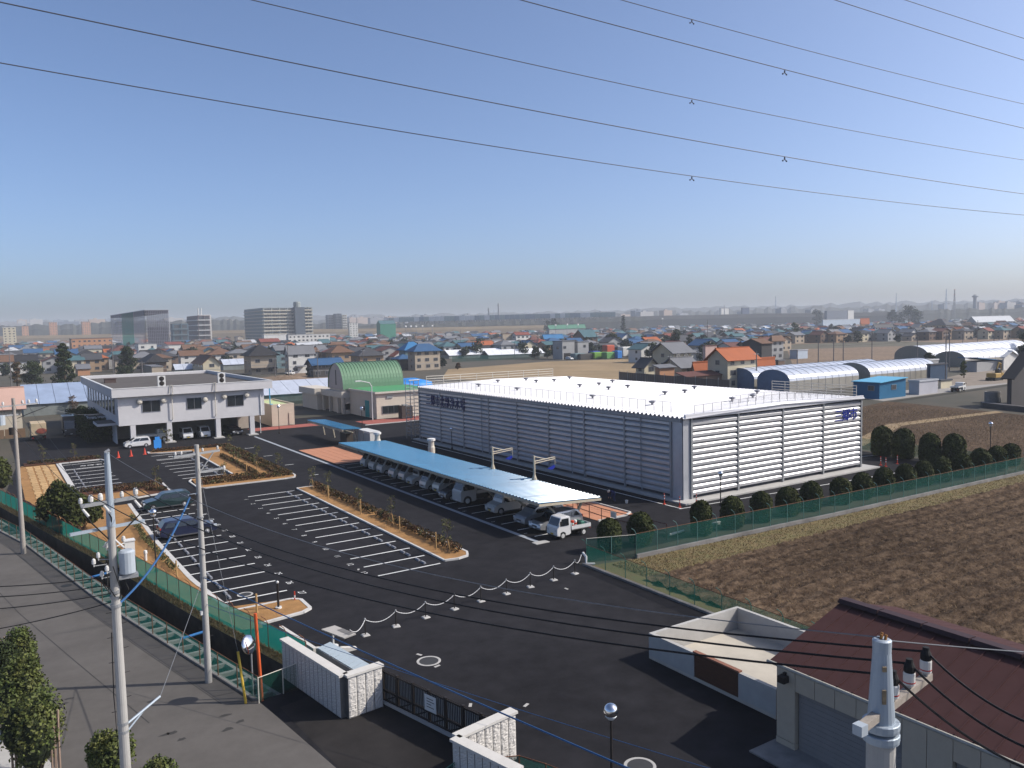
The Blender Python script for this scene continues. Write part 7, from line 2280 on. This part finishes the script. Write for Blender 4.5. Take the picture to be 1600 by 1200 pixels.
m_mw = sm('mansion_wall', (.26, .29, .28)); m_mr = sm('mansion_rail', (.50, .46, .38)); m_md = sm('mansion_recess_shade', (.085, .105, .13))
e, w, d, h = slab_block('tall grey-green apartment block with rows of pale balconies', 384, 412, 462, 481, 880, 11, m_mw, m_mr)
slab_block('', 455, 474, 490, 480, 905, 11, m_mw, m_mr, parent=e)
p = AT(462, 893); o = p - e.location
MB((-o.x, -o.y, 0)).box(0, 0, 0, 11, 9, HGT(p, 480)).build('recess_shade_block', m_md, e)  # dark block between the wings, the recess's shade put into its colour
MB((-o.x, -o.y, 0)).lathe((4.5, 6, HGT(p, 480)), [(4, 0), (4, 4.5), (3.6, 6.0), (1.5, 6.4)], 12).build('roof_tank', m_mw, e)
# building wrapped in scaffolding
p = AT(228, 620); w = solve_len(p, 0, 267); d = solve_len(p, 1, 176); h = HGT(p, 485)
e = thing('scaffolded_building', 'half-open block wrapped in scaffolding and green netting on the left skyline', 'building site', p)
g = MB()
for i in range(14):
    x = w * i / 13
    g.box(x - .13, -.13, 0, x + .13, .13, h)
for i in range(22):
    y = d * i / 21
    g.box(-.13, y - .13, 0, .13, y + .13, h)
for k in range(13):
    z = h * (k + 1) / 13
    g.box(0, -.05, z - .11, w, .08, z + .11).box(-.08, 0, z - .11, .08, d, z + .11)
struct(g.build('scaffold', sm('scaffold_grey', (.50, .50, .55)), e), 'stuff')
MB().add([(-.3, d * .28, 0), (-.3, d * .62, 0), (-.3, d * .62, h), (-.3, d * .28, h)], [(0, 1, 2, 3)]).build('net_panel', net_mat('site_net', (.02, .20, .17), .75), e)
MB().add([(-.2, .2, 0), (-.2, d * .28, 0), (-.2, d * .28, h), (-.2, .2, h)], [(0, 1, 2, 3)]).build('net_panel', net_mat('site_net_grey', (.30, .30, .34), .55), e)
MB().add([(-.2, d * .62, h * .2), (-.2, d, h * .2), (-.2, d, h), (-.2, d * .62, h)], [(0, 1, 2, 3)]).build('net_panel', net_mat('site_net_pale', (.36, .37, .42), .40), e)
MB().box(w * .1, .5, 0, w * .95, 1.0, h * .62).build('back_wall', sm('site_wall', (.17, .17, .21)), e)
MB().add([(w * .05, -.2, 0), (w * .98, -.2, 0), (w * .98, -.2, h), (w * .05, -.2, h)], [(0, 1, 2, 3)]).build('net_panel', net_mat('site_net_dark', (.12, .12, .16), .50), e)
MB().box(-.4, -.4, h, w + .4, d + .3, h + .4).build('roof_slab', sm('site_slab', (.40, .41, .45)), e)
MB().box(0, 2, h - 2.2, w, d, h - .02).build('roof_beam', sm('site_beam', (.16, .16, .20)), e)
# office block with mast
e, w, d, h = slab_block('white office block with rows of small windows and twin masts', 294, 310, 330, 493, 900, 6, sm('tower_brown', (.12, .09, .10)), sm('tower_white', (.50, .50, .50)), 'office_block')
p = AT(312, 905); o = p - e.location
MB((-o.x, -o.y, 0)).box(0, 0, 0, 13, 8, HGT(p, 492)).build('white_wing', WALL['white'], e)
for k in (0, 3.2): MB((-o.x, -o.y, 0)).cyl((k, 3, HGT(p, 493)), (k, 3, HGT(p, 481)), .55, n=6).build('mast', WALL['white'], e)
slab_block('dark teal office wing attached to the white office block', 268, 270, 296, 506, 880, 4, sm('tower_teal', (.06, .11, .14)), sm('tower_teal2', (.12, .17, .20)), 'office_wing')
slab_block('left one of two dark apartment towers beyond the mansion', 510, 513, 522, 492, 1500, 9, sm('far_dark', (.08, .10, .13)), sm('far_dark2', (.13, .14, .17)), 'apartment_tower')
slab_block('right one of two dark apartment towers beyond the mansion', 522, 526, 535, 490, 1500, 9, MATS['far_dark'], MATS['far_dark2'], 'apartment_tower')
slab_block('pale stepped apartment tower right of the dark pair', 535, 536, 543, 492, 1500, 9, WALL['cream'], WALL['white'], 'apartment_tower')
house('white tower building in the middle skyline', 1124, 1126, 1139, 493, 482, 'flat', 0, 'white', 'grey', dist=1700, wins=False, name='tower_building', cat='building')
house('dark blue building with a pale foot on the middle skyline', 1158, 1160, 1171, 492, 481, 'flat', 0, sm('far_navy', (.06, .08, .14)), 'slate', dist=1700, wins=False, name='tower_building', cat='building')

# chimneys, pylons, masts
for px, base, top, r, c, lb in ((764, 500, 481, 1.6, WALL['grey'], 'shorter grey chimney on the middle skyline'), (779.6, 500, 474, 1.8, WALL['grey'], 'taller grey chimney on the middle skyline'), (1523, 478, 460.5, 3.2, WALL['grey'], 'thick grey tower with a collar on the right skyline'), (1132, 486, 477, 1.2, WALL['white'], 'white stack above the white tower building')):
    p = AT(px, 1700); h = HGT(p, top)
    e = thing('chimney', lb, 'chimney', p, 'skyline chimneys')
    MB().cyl((0, 0, 0), (0, 0, h), r * 1.25, r, 10).build('shaft', c, e)
    MB().lathe((0, 0, h * .9), [(r, 0), (r * 1.9, 1.0), (r * 1.9, 3.0), (r, 4.0)] if px > 1500 else [(r * 1.05, 0), (r * 1.3, .5), (r * 1.3, 2)], 10).build('collar', c, e)


def pylon(label, px, top, dist, wpx, m, arms, red=False):
    p = AT(px, dist); h = HGT(p, top); w = wpx * dist / F_PX / 2
    e = thing('pylon', label, 'pylon', p, 'pylons on the skyline')
    g = MB()
    n = 8
    for sx, sy in ((1, 1), (1, -1), (-1, 1), (-1, -1)): g.cyl((sx * w, sy * w, 0), (sx * w * .2, sy * w * .2, h), .35, .25, 4)
    for k in range(n):
        f = lambda t: w * (1 - .8 * t)
        z0, z1 = h * k / n, h * (k + 1) / n; a, b = f(k / n), f((k + 1) / n)
        for s in (1, -1):
            g.cyl((-a, s * a, z0), (b, s * b, z1), .16, n=3).cyl((a, s * a, z0), (-b, s * b, z1), .16, n=3).cyl((s * a, -a, z0), (s * b, b, z1), .16, n=3)
    g.build('lattice', m, e)
    for k, t in enumerate(arms):
        MB().cyl((-w * 1.5, 0, h * t), (w * 1.5, 0, h * t), .4, n=4).build('arm', m_red if red and k % 2 == 0 else m, e)


pylon('red and white lattice tower on the right skyline', 1491, 452, 1500, 3.5, WALL['grey'], (.99, .92, .84, .75, .66, .58), True)
pylon('grey lattice pylon left of the red and white tower', 1478, 451.5, 1900, 3.2, WALL['pale'], (.97, .85, .72))
for px, top, lb in ((1212, 463, 'thin grey pylon above the middle right skyline'), (1400, 458, 'thin pale mast on the right skyline'), (772.5, 484, 'faint pylon between the two chimneys'), (826, 488, 'faint mast right of the taller chimney'), (1456, 469, 'faint small mast left of the pylons')):
    pylon(lb, px, top, 1900, 1.8, WALL['pale'], (.97, .8))

# ------------------------------------------------------------------ poles between the fields and houses
def thin_pole(label, px, base, top, dist=None, arm=True):
    p = AT(px, dist) if dist else G(px, base)
    h = HGT(p, top)
    e = thing('field_pole', label, 'pole', p, 'poles among the far fields and houses')
    MB().cyl((0, 0, 0), (0, 0, h), .17, .11, 7).build('pole', mat('far_pole', (.16, .15, .15), .8), e)
    if arm: MB().box(-.9, -.05, h - .7, .9, .05, h - .58).build('crossarm', m_steel, e)


for i, (px, base, top, d) in enumerate(((1246, 578, 547, 215), (1279, 575, 532, 225), (1303, 574, 532, 228), (1318, 572, 527, 232), (1363, 563, 517, 255), (1434, 575, 521, 235), (1479, 598, 519, 190), (1484.5, 585, 524, 240), (1505, 560, 522, 300), (1554, 550, 524, 330), (1562, 548, 520, 335), (1577, 550, 527, 340))):
    thin_pole('tall dark pole in the right fields, number %d from the left of that row' % (i + 1) if False else 'tall dark pole in the right fields, ' + ['leftmost of the row', 'second of the row', 'third of the row', 'fourth of the row', 'with a thick head right of the crane lorry', 'left of the dark container', 'tallest beside the cream hut', 'thin one behind the tallest', 'at the far field strip', 'left one of the far pair', 'right one of the far pair', 'last at the right'][i], px, base, top, d, i in (4, 6))
for i, (px, base, top, d, lb) in enumerate(((12.5, 592, 543, 250, 'pale pole left of the dark bushes'), (174, 585, 530, 290, 'white pole in front of the dark left tree'), (219, 583, 564, 280, 'short street-lamp post before the hip roof'), (448, 590, 538, 285, 'thin pole before the white house'), (427, 590, 558, 290, 'thin pole beside the black hip roof house'), (494, 592, 545, 280, 'white pole before the tan brown-roofed house'), (565.5, 575, 545, 300, 'white pole before the orange-tan house'), (803, 560, 535, 400, 'pole behind the white tunnels'), (839, 560, 522, 400, 'pole at the end of the green net fence'), (932, 560, 520, 390, 'dark pole in the depot'), (640, 560, 520, 420, 'thin pole behind the blue hip roof'), (719, 545, 515, 500, 'thin pole in the middle roofs'), (1182, 610, 549, 195, 'dark pole at the corner of the cream house'), (1046, 600, 553, 205, 'thin pole before the traditional house'), (1105.5, 560, 500, 420, 'pole above the pink building'), (1528, 540, 500, 480, 'pole near the grey works hall'), (307, 560, 530, 480, 'pole left of the beige gable'), (340, 560, 525, 480, 'pole right of the white office block'))):
    thin_pole(lb, px, base, top, d)
wire('thin dark net wire strung between the right field poles', AT(1279, 225) + Vector((0, 0, 9.0)), AT(1577, 340) + Vector((0, 0, 9.5)), 1.2, .03, m_wire)
# floodlights with white heads
for i, (px, top, d, lb) in enumerate(((634, 511, 620, 'leftmost white-topped lamp mast in the middle roofs'), (642, 511, 620, 'second white-topped lamp mast'), (650, 511, 620, 'third white-topped lamp mast'), (660, 510.5, 620, 'fourth white-topped lamp mast'), (675.5, 510, 620, 'white-topped lamp mast standing apart from four others'), (868, 509, 640, 'left white-topped lamp mast by the green hall'), (886, 508, 640, 'middle white-topped lamp mast by the green hall'), (903, 508, 640, 'right white-topped lamp mast by the green hall'), (1035, 499, 700, 'white-topped lamp mast near the centre right'))):
    p = AT(px, d); h = HGT(p, top)
    e = thing('lamp_mast', lb, 'lamp mast', p, 'white-topped lamp masts')
    MB().cyl((0, 0, 0), (0, 0, h), .15, n=5).build('mast', m_steel, e); MB().bevbox(-.7, -.4, h, .7, .4, h + 1.1, .1).build('head', m_white, e)
# ================================================================== trees of the middle distance
def leafy_tree(label, px, base, top, wpx, m, seed, dist=None, kind='round', n=1500, leaf=None, name='tree', group=None):
    p = AT(px, dist) if dist else G(px, base)
    k = (p - CAM_P).dot(C_FW)
    h = HGT(p, top); w = wpx * k / F_PX / 2
    r = np.random.default_rng(seed)
    e = thing(name, label, 'tree', p, group)
    g = MB().cyl((0, 0, 0), (0, 0, h * .8), .03 * h, .008 * h, 7)
    for q in range(7):
        a = q * .9 + seed; z = h * (.3 + .07 * q)
        g.cyl((0, 0, z), (w * .6 * cos(a), w * .6 * sin(a), z + h * .12), .010 * h, .004 * h, 4)
    g.build('trunk', m_bark, e)
    C, N = [], []
    lump = 20 if kind == 'round' else 24
    for i in range(lump):
        if kind == 'round':
            a = r.uniform(0, 2 * pi); t = r.uniform(0, 1)
            z = h * (.16 + .68 * t); q = w * .62 * sqrt(max(0, 1 - (2 * t - .8) ** 2 * .8)) * sqrt(r.uniform(.1, 1))
            rad = w * r.uniform(.28, .44)
        else:
            t = i / lump; a = i * 2.4 + r.uniform(-.4, .4)
            z = h * (.14 + .80 * t); q = w * (1.0 - .80 * t) * r.uniform(.35, .8); rad = w * (.42 - .25 * t) * r.uniform(.75, 1.2)
        c = np.array([q * cos(a), q * sin(a), z])
        d = r.normal(size=(n // lump, 3)); d /= np.linalg.norm(d, axis=1, keepdims=True)
        C.append(c + d * rad * np.array([1, 1, .62]) * r.uniform(.45, 1.1, (len(d), 1))); N.append(d)
    v, f = leaf_cards(np.concatenate(C), leaf or max(.10, .035 * w + .05), r, np.concatenate(N), .9)
    put('crown', np_mesh('crown', v, f, m), e)
    return e


leafy_tree('tall dark conifer left of the blue gable roof', 97, 0, 531, 44, m_leaf_d, 1, 238, 'cone', 4200, .20)
leafy_tree('broad dark evergreen at the far left behind the netting', 45, 0, 556, 46, m_leaf_d, 2, 262, 'round', 3600, .2)
leafy_tree('reddish dark bush left of the broad evergreen', 22, 0, 556, 22, m_leaf_b, 3, 268, 'round', 1600, .2)
leafy_tree('dark tree between the white pole and the hip roof', 196, 0, 534, 34, m_leaf_d, 4, 300, 'round', 3600, .2)
leafy_tree('low evergreen at the foot of the dark tree', 190, 0, 566, 34, m_leaf_d, 5, 285, 'round', 1800, .2)
leafy_tree('dark clipped trees in the shade left of the office', 132, 0, 652, 34, m_topi, 6, 165, 'round', 3200, .14)
leafy_tree('bare twiggy tree left of the office', 107, 0, 614, 22, m_twig, 7, 172, 'round', 500, .10)
leafy_tree('dark bush standing before the bluish greenhouse', 120, 0, 632, 18, m_leaf_d, 71, 172, 'round', 1000, .12)
leafy_tree('bare shrub on the bank behind the annex', 462, 0, 600, 40, m_twig, 8, 200, 'round', 500, .10)
leafy_tree('green shrub behind the annex', 470, 0, 612, 20, m_leaf, 9, 195, 'round', 900, .14)
leafy_tree('dark garden trees beside the low blue-roofed house', 482, 0, 572, 20, m_leaf_d, 10, 285, 'round', 1200, .2)
leafy_tree('brown hedge tree right of the beige house', 690, 0, 558, 16, m_leaf_f, 11, 330, 'round', 900, .2)
leafy_tree('rounded rusty bush at the straw field corner', 714, 0, 566, 11, m_leaf_b, 12, 312, 'round', 800, .2)
leafy_tree('green garden tree left of the grey box house', 836, 0, 540, 22, m_leaf_d, 13, 385, 'round', 1200, .25)
leafy_tree('second garden tree left of the grey box house', 854, 0, 538, 20, m_leaf_d, 14, 388, 'round', 1200, .25)
leafy_tree('large rounded tree behind the depot', 958, 0, 514, 30, m_leaf_d, 15, 470, 'round', 1800, .35)
leafy_tree('dark tree behind the traditional house', 1056, 0, 511, 26, m_leaf_d, 16, 420, 'round', 1800, .3)
leafy_tree('dark round tree right behind the traditional house', 1078, 0, 515, 18, m_leaf_d, 17, 410, 'round', 1200, .3)
leafy_tree('dark pine on the middle skyline', 974, 0, 490, 14, m_leaf_f, 18, 900, 'cone', 1000, .5)
leafy_tree('dark tree cut by the right edge above the white greenhouse', 1604, 0, 514, 30, m_leaf_d, 19, 300, 'round', 1600, .25)
leafy_tree('green tree beside the grey shed in the right yard', 1508, 0, 560, 14, m_leaf, 20, 215, 'round', 900, .16)
leafy_tree('dark hedge tree left of the white greenhouse', 1452, 0, 548, 26, m_leaf_d, 21, 262, 'round', 1500, .2)
leafy_tree('yellowish tree among the roofs behind the far field', 1242, 0, 499, 16, m_leaf, 22, 650, 'round', 900, .35)
leafy_tree('broad dark wood top on the right skyline', 1420, 0, 476, 46, m_leaf_f, 23, 1150, 'round', 1600, .9)
leafy_tree('smaller dark wood top left of the broad one', 1394, 0, 478, 20, m_leaf_f, 24, 1200, 'round', 1000, .8)
leafy_tree('dark treetop behind the blue-grey industrial block', 1276, 0, 479, 24, m_leaf_f, 25, 1400, 'round', 1000, .9)
leafy_tree('dark treetops above the chimney district', 862, 0, 494, 30, m_leaf_f, 26, 1150, 'round', 1000, .8)
hedge_r = np.random.default_rng(5)

# ------------------------------------------------------------------ far houses, each its own object while it can be told apart
FAR_W = ['cream', 'white', 'beige', 'grey', 'tan', 'beige', 'brown', 'grey']
FAR_R = ['slate', 'slate', 'slate', 'grey', 'grey', 'grey', 'brown', 'brown', 'blue', 'charcoal', 'charcoal', 'maroon', 'silver', 'teal', 'teal', 'slate', 'red', 'blue', 'grey', 'orange']
CN = dict(slate='dark slate', grey='grey', brown='brown', blue='blue', charcoal='black', maroon='maroon', silver='silvery', teal='green-grey', red='red', orange='orange')
WN = dict(cream='cream', white='white', beige='beige', grey='grey', tan='tan', pale='pale blue', brown='brown', pink='pinkish')
rf = random.Random(21)


def min_d(px):
    if px < 250: return 350
    if px < 620: return 385
    if px < 840: return 430
    if px < 1000: return 430
    if px < 1180: return 330
    if px < 1225: return 380
    return 530




def zone(px, D):
    for lim, t in ((120, 'at the far left'), (260, 'behind the dark conifers'), (400, 'behind the cream gabled house'), (520, 'below the tall apartment block'), (650, 'behind the green vault'), (800, 'behind the white tunnels'), (950, 'around the barn-like house'), (1100, 'behind the traditional house'), (1240, 'behind the orange-roofed house'), (1420, 'beyond the far field'), (9999, 'at the far right')):
        if px < lim: break
    r = 'in the front rows ' if D < min_d(px) + 90 else ('farther back ' if D < min_d(px) + 300 else 'far back ')
    return r + t, t


taken = []
cand = []
tries = 0
while len(cand) < 1250 and tries < 30000:
    tries += 1
    px = rf.uniform(-30, 1630)
    D = min_d(px) + 1150 * rf.random() ** 2.3
    p = AT(px, D)
    w = rf.uniform(7, 11); d = rf.uniform(7, 9)
    if any(abs(p.x - q[0]) < (w + q[2]) / 2 + 1.5 and abs(p.y - q[1]) < (d + q[3]) / 2 + 1.5 for q in taken): continue
    taken.append((p.x + w / 2, p.y + d / 2, w, d))
    cand.append((D, p, w, d))
cand.sort(key=lambda c: c[0])
rest = {}
cache = {}
for i, (D, p, w, d) in enumerate(cand):
    wl, rf_ = rf.choice(FAR_W), rf.choice(FAR_R)
    kind = rf.choice(['gx', 'gy', 'hip', 'hip', 'gx'])
    h = rf.choice([5.6, 5.8, 6.0, 3.2, 5.7]); rh = rf.uniform(1.5, 2.6)
    if i < 290:
        zn, zg = zone(PJ(p)[0], D)
        e = thing('town_house', 'small %s-roofed house with %s walls %s' % (CN[rf_], WN[wl], zn), 'house', p, '%s-roofed %s-walled houses %s' % (CN[rf_], WN[wl], zn))
        walls_mb(w, d, h, kind, rh).build('wall', WALL[wl], e)
        roof_mb(w, d, h, kind, rh, .6).build('roof', ROOF[rf_], e)
        if D < 900:
            g = MB()
            for f in range(2 if h > 5 else 1):
                for k in range(2):
                    c = w * (k + .5) / 2
                    g.box(c - .8, -.06, 1 + f * 2.8, c + .8, .0, 2.2 + f * 2.8)
                g.box(-.06, d * .3, 1 + f * 2.8, 0, d * .3 + 1.2, 2.1 + f * 2.8)
            struct(g.build('window', m_pane, e), 'stuff')
    else:
        g = rest.setdefault(('w', wl), MB()); b = walls_mb(w, d, h, kind, rh); g.add([Vector(v) + p for v in b.v], b.f)
        g = rest.setdefault(('r', rf_), MB()); b = roof_mb(w, d, h, kind, rh, .6); g.add([Vector(v) + p for v in b.v], b.f)
far = bpy.data.objects.new('distant_roofs', None); COL.objects.link(far); struct(far, 'stuff')
for (t, c), g in rest.items(): g.build('distant_wall' if t == 'w' else 'distant_roof', (WALL if t == 'w' else ROOF)[c], far)
# town trees between the houses
for i in range(190):
    px = rf.uniform(0, 1600); D = min_d(px) + 900 * rf.random() ** 1.8
    D = D - 15
    big = rf.uniform(.8, 1.5)
    leafy_tree('dark round tree among the roofs ' + zone(px, D)[0], px, 0, PJ(AT(px, D) + Vector((0, 0, 6.5 * big)))[1], 7 * big * F_PX / D, m_leaf_f, 200 + i, D, 'round', 420, .45, 'town_tree', 'trees among the far roofs')

# ------------------------------------------------------------------ skyline: railway viaduct, levee, woods, hazy city
def ridge(name, pts, dist, depth, m, seed, step=14, rough=2.0):
    """long bank or wood seen along the horizon: top line given in survey pixels at a distance"""
    r = np.random.default_rng(seed)
    X = np.arange(pts[0][0], pts[-1][0] + step, step)
    T = np.interp(X, [q[0] for q in pts], [q[1] for q in pts])
    g = MB()
    rows = []
    for x, t in zip(X, T):
        p = AT(x, dist)
        h = max(1.0, HGT(p, t) + r.uniform(-rough, rough))
        f = Vector((p.x, p.y, 0)).normalized()
        rows.append([p - f * depth, p - f * depth * .5 + Vector((0, 0, h * .72)), p + Vector((0, 0, h)), p + f * depth * .6 + Vector((0, 0, h * .8)), p + f * depth])
    n = 5
    vs = [q for row in rows for q in row]
    fs = [(i * n + j, (i + 1) * n + j, (i + 1) * n + j + 1, i * n + j + 1) for i in range(len(rows) - 1) for j in range(n - 1)]
    return struct(g.add(vs, fs).build(name, m), 'stuff')


m_wood = mat('far_wood', (.050, .052, .045), .95, var=.3, scale=.05)
m_levee = mat('levee_grass', (.10, .085, .055), .95, var=.2, scale=.02)
ridge('far_woods', [(-60, 510), (120, 507), (175, 503), (330, 501), (360, 499), (480, 505), (620, 505), (760, 502), (900, 499), (1000, 496), (1100, 494), (1200, 491), (1300, 489), (1400, 486), (1500, 483), (1660, 479)], 1650, 60, m_wood, 1, 5, 2.6)
ridge('far_woods', [(-60, 506), (100, 504), (200, 503), (330, 497), (350, 495), (380, 497), (500, 499), (640, 497), (780, 494), (950, 489), (1080, 487), (1200, 482), (1330, 479), (1450, 475), (1560, 473), (1660, 471)], 2600, 90, m_wood, 2, 6, 6.0)
ridge('far_woods', [(-60, 503), (200, 500), (400, 495), (650, 492), (900, 486), (1050, 482), (1150, 478), (1220, 478), (1330, 474), (1440, 471), (1540, 470), (1580, 468), (1660, 467)], 3600, 120, m_wood, 3, 9, 7.0)
ridge('levee', [(640, 499), (800, 498), (960, 495), (1200, 490), (1340, 488.5), (1420, 487)], 1500, 22, mat('levee_dark', (.055, .055, .055), .95, var=.15, scale=.03), 4, 40, .4)
ridge('levee', [(-20, 526), (200, 521), (360, 516), (560, 514), (700, 511), (850, 508)], 1300, 20, mat('levee_straw', (.20, .15, .09), .95, var=.25, scale=.03), 5, 40, .4)
ridge('far_woods', [(560, 509), (640, 506), (760, 502.5), (860, 500), (960, 497), (1010, 495.5)], 1390, 30, m_wood, 6, 6, 1.5)
# railway viaduct: deck, noise wall panels, piers
va, vb = AT(600, 1420), AT(962, 1420)
e = thing('railway_viaduct', 'long pale railway viaduct with bright noise-wall panels on the middle skyline', 'viaduct', va)
o0 = Vector(va)
dv = (vb - va); LV = dv.length; dv.normalize(); nvv = Vector((-dv.y, dv.x, 0))
zt = lambda t: HGT(va + dv * t, np.interp(t / LV, [0, 1], [496.5, 487.5]))
for k in range(46):
    t0, t1 = LV * k / 46, LV * (k + .97) / 46
    z = zt((t0 + t1) / 2)
    a, b = va + dv * t0, va + dv * t1
    MB(o0).slab(a + Vector((0, 0, z)), b + Vector((0, 0, z)), b + nvv * 9 + Vector((0, 0, z)), a + nvv * 9 + Vector((0, 0, z)), 8.0).build('noise_panel', [sm('panel_green', (.22, .30, .30)), sm('panel_white', (.60, .62, .62)), sm('panel_blue', (.16, .22, .28))][rf.choice((0, 0, 1, 2, 2))], e)
    MB(o0).cyl(a + nvv * 4, a + nvv * 4 + Vector((0, 0, z - 7)), 1.4, n=6).build('pier', WALL['white'] if k % 3 == 0 else WALL['grey'], e)
# hazy city blocks
m_city = [sm('city_pale', (.42, .41, .40)), sm('city_grey', (.26, .27, .29)), sm('city_blue', (.17, .20, .25)), sm('city_warm', (.42, .33, .27))]
for i in range(90):
    px = rf.choice([rf.uniform(0, 520), rf.uniform(540, 760), rf.uniform(0, 200), rf.uniform(900, 1600), rf.uniform(1530, 1600)])
    D = rf.uniform(1750, 2900)
    p = AT(px, D)
    base = np.interp(px, [0, 400, 800, 1200, 1600], [504, 498, 493, 485, 474])
    h = HGT(p, base - rf.uniform(-3, 4.5)); w = rf.uniform(14, 46)
    tag(MB(p).box(p.x, p.y, 0, p.x + w, p.y + 16, h).box(p.x + w * .3, p.y + 4, h, p.x + w * .5, p.y + 10, h + 2.5).build('city_block', rf.choice(m_city)), 'faint hazy block on the skyline ' + next(t for lim, t in ((150, 'at the far left edge'), (330, 'left of the white office block'), (520, 'around the tall apartment block'), (780, 'left of the chimneys'), (1000, 'right of the chimneys'), (1200, 'right of centre'), (1400, 'left of the lattice tower'), (9999, 'right of the lattice tower')) if px < lim), 'building', 'hazy blocks of the far city').location = p

# ------------------------------------------------------------------ air
far_h = 75.0
haze = MB().box(-2500, -60, -3.0, 6500, 6800, far_h).mesh('haze', bpy.data.materials.new('haze'))
hm = haze.materials[0]; hm.use_nodes = True
n, l = hm.node_tree.nodes, hm.node_tree.links
n.remove(n['Principled BSDF'])
pv_ = n.new('ShaderNodeVolumePrincipled')
pv_.inputs['Color'].default_value = (.86, .92, 1.0, 1)
pv_.inputs['Density'].default_value = HAZE_DENSITY
pv_.inputs['Anisotropy'].default_value = 0.0
l.new(pv_.outputs[0], n['Material Output'].inputs['Volume'])
struct(put('haze', haze), 'stuff')
bpy.context.view_layer.update()
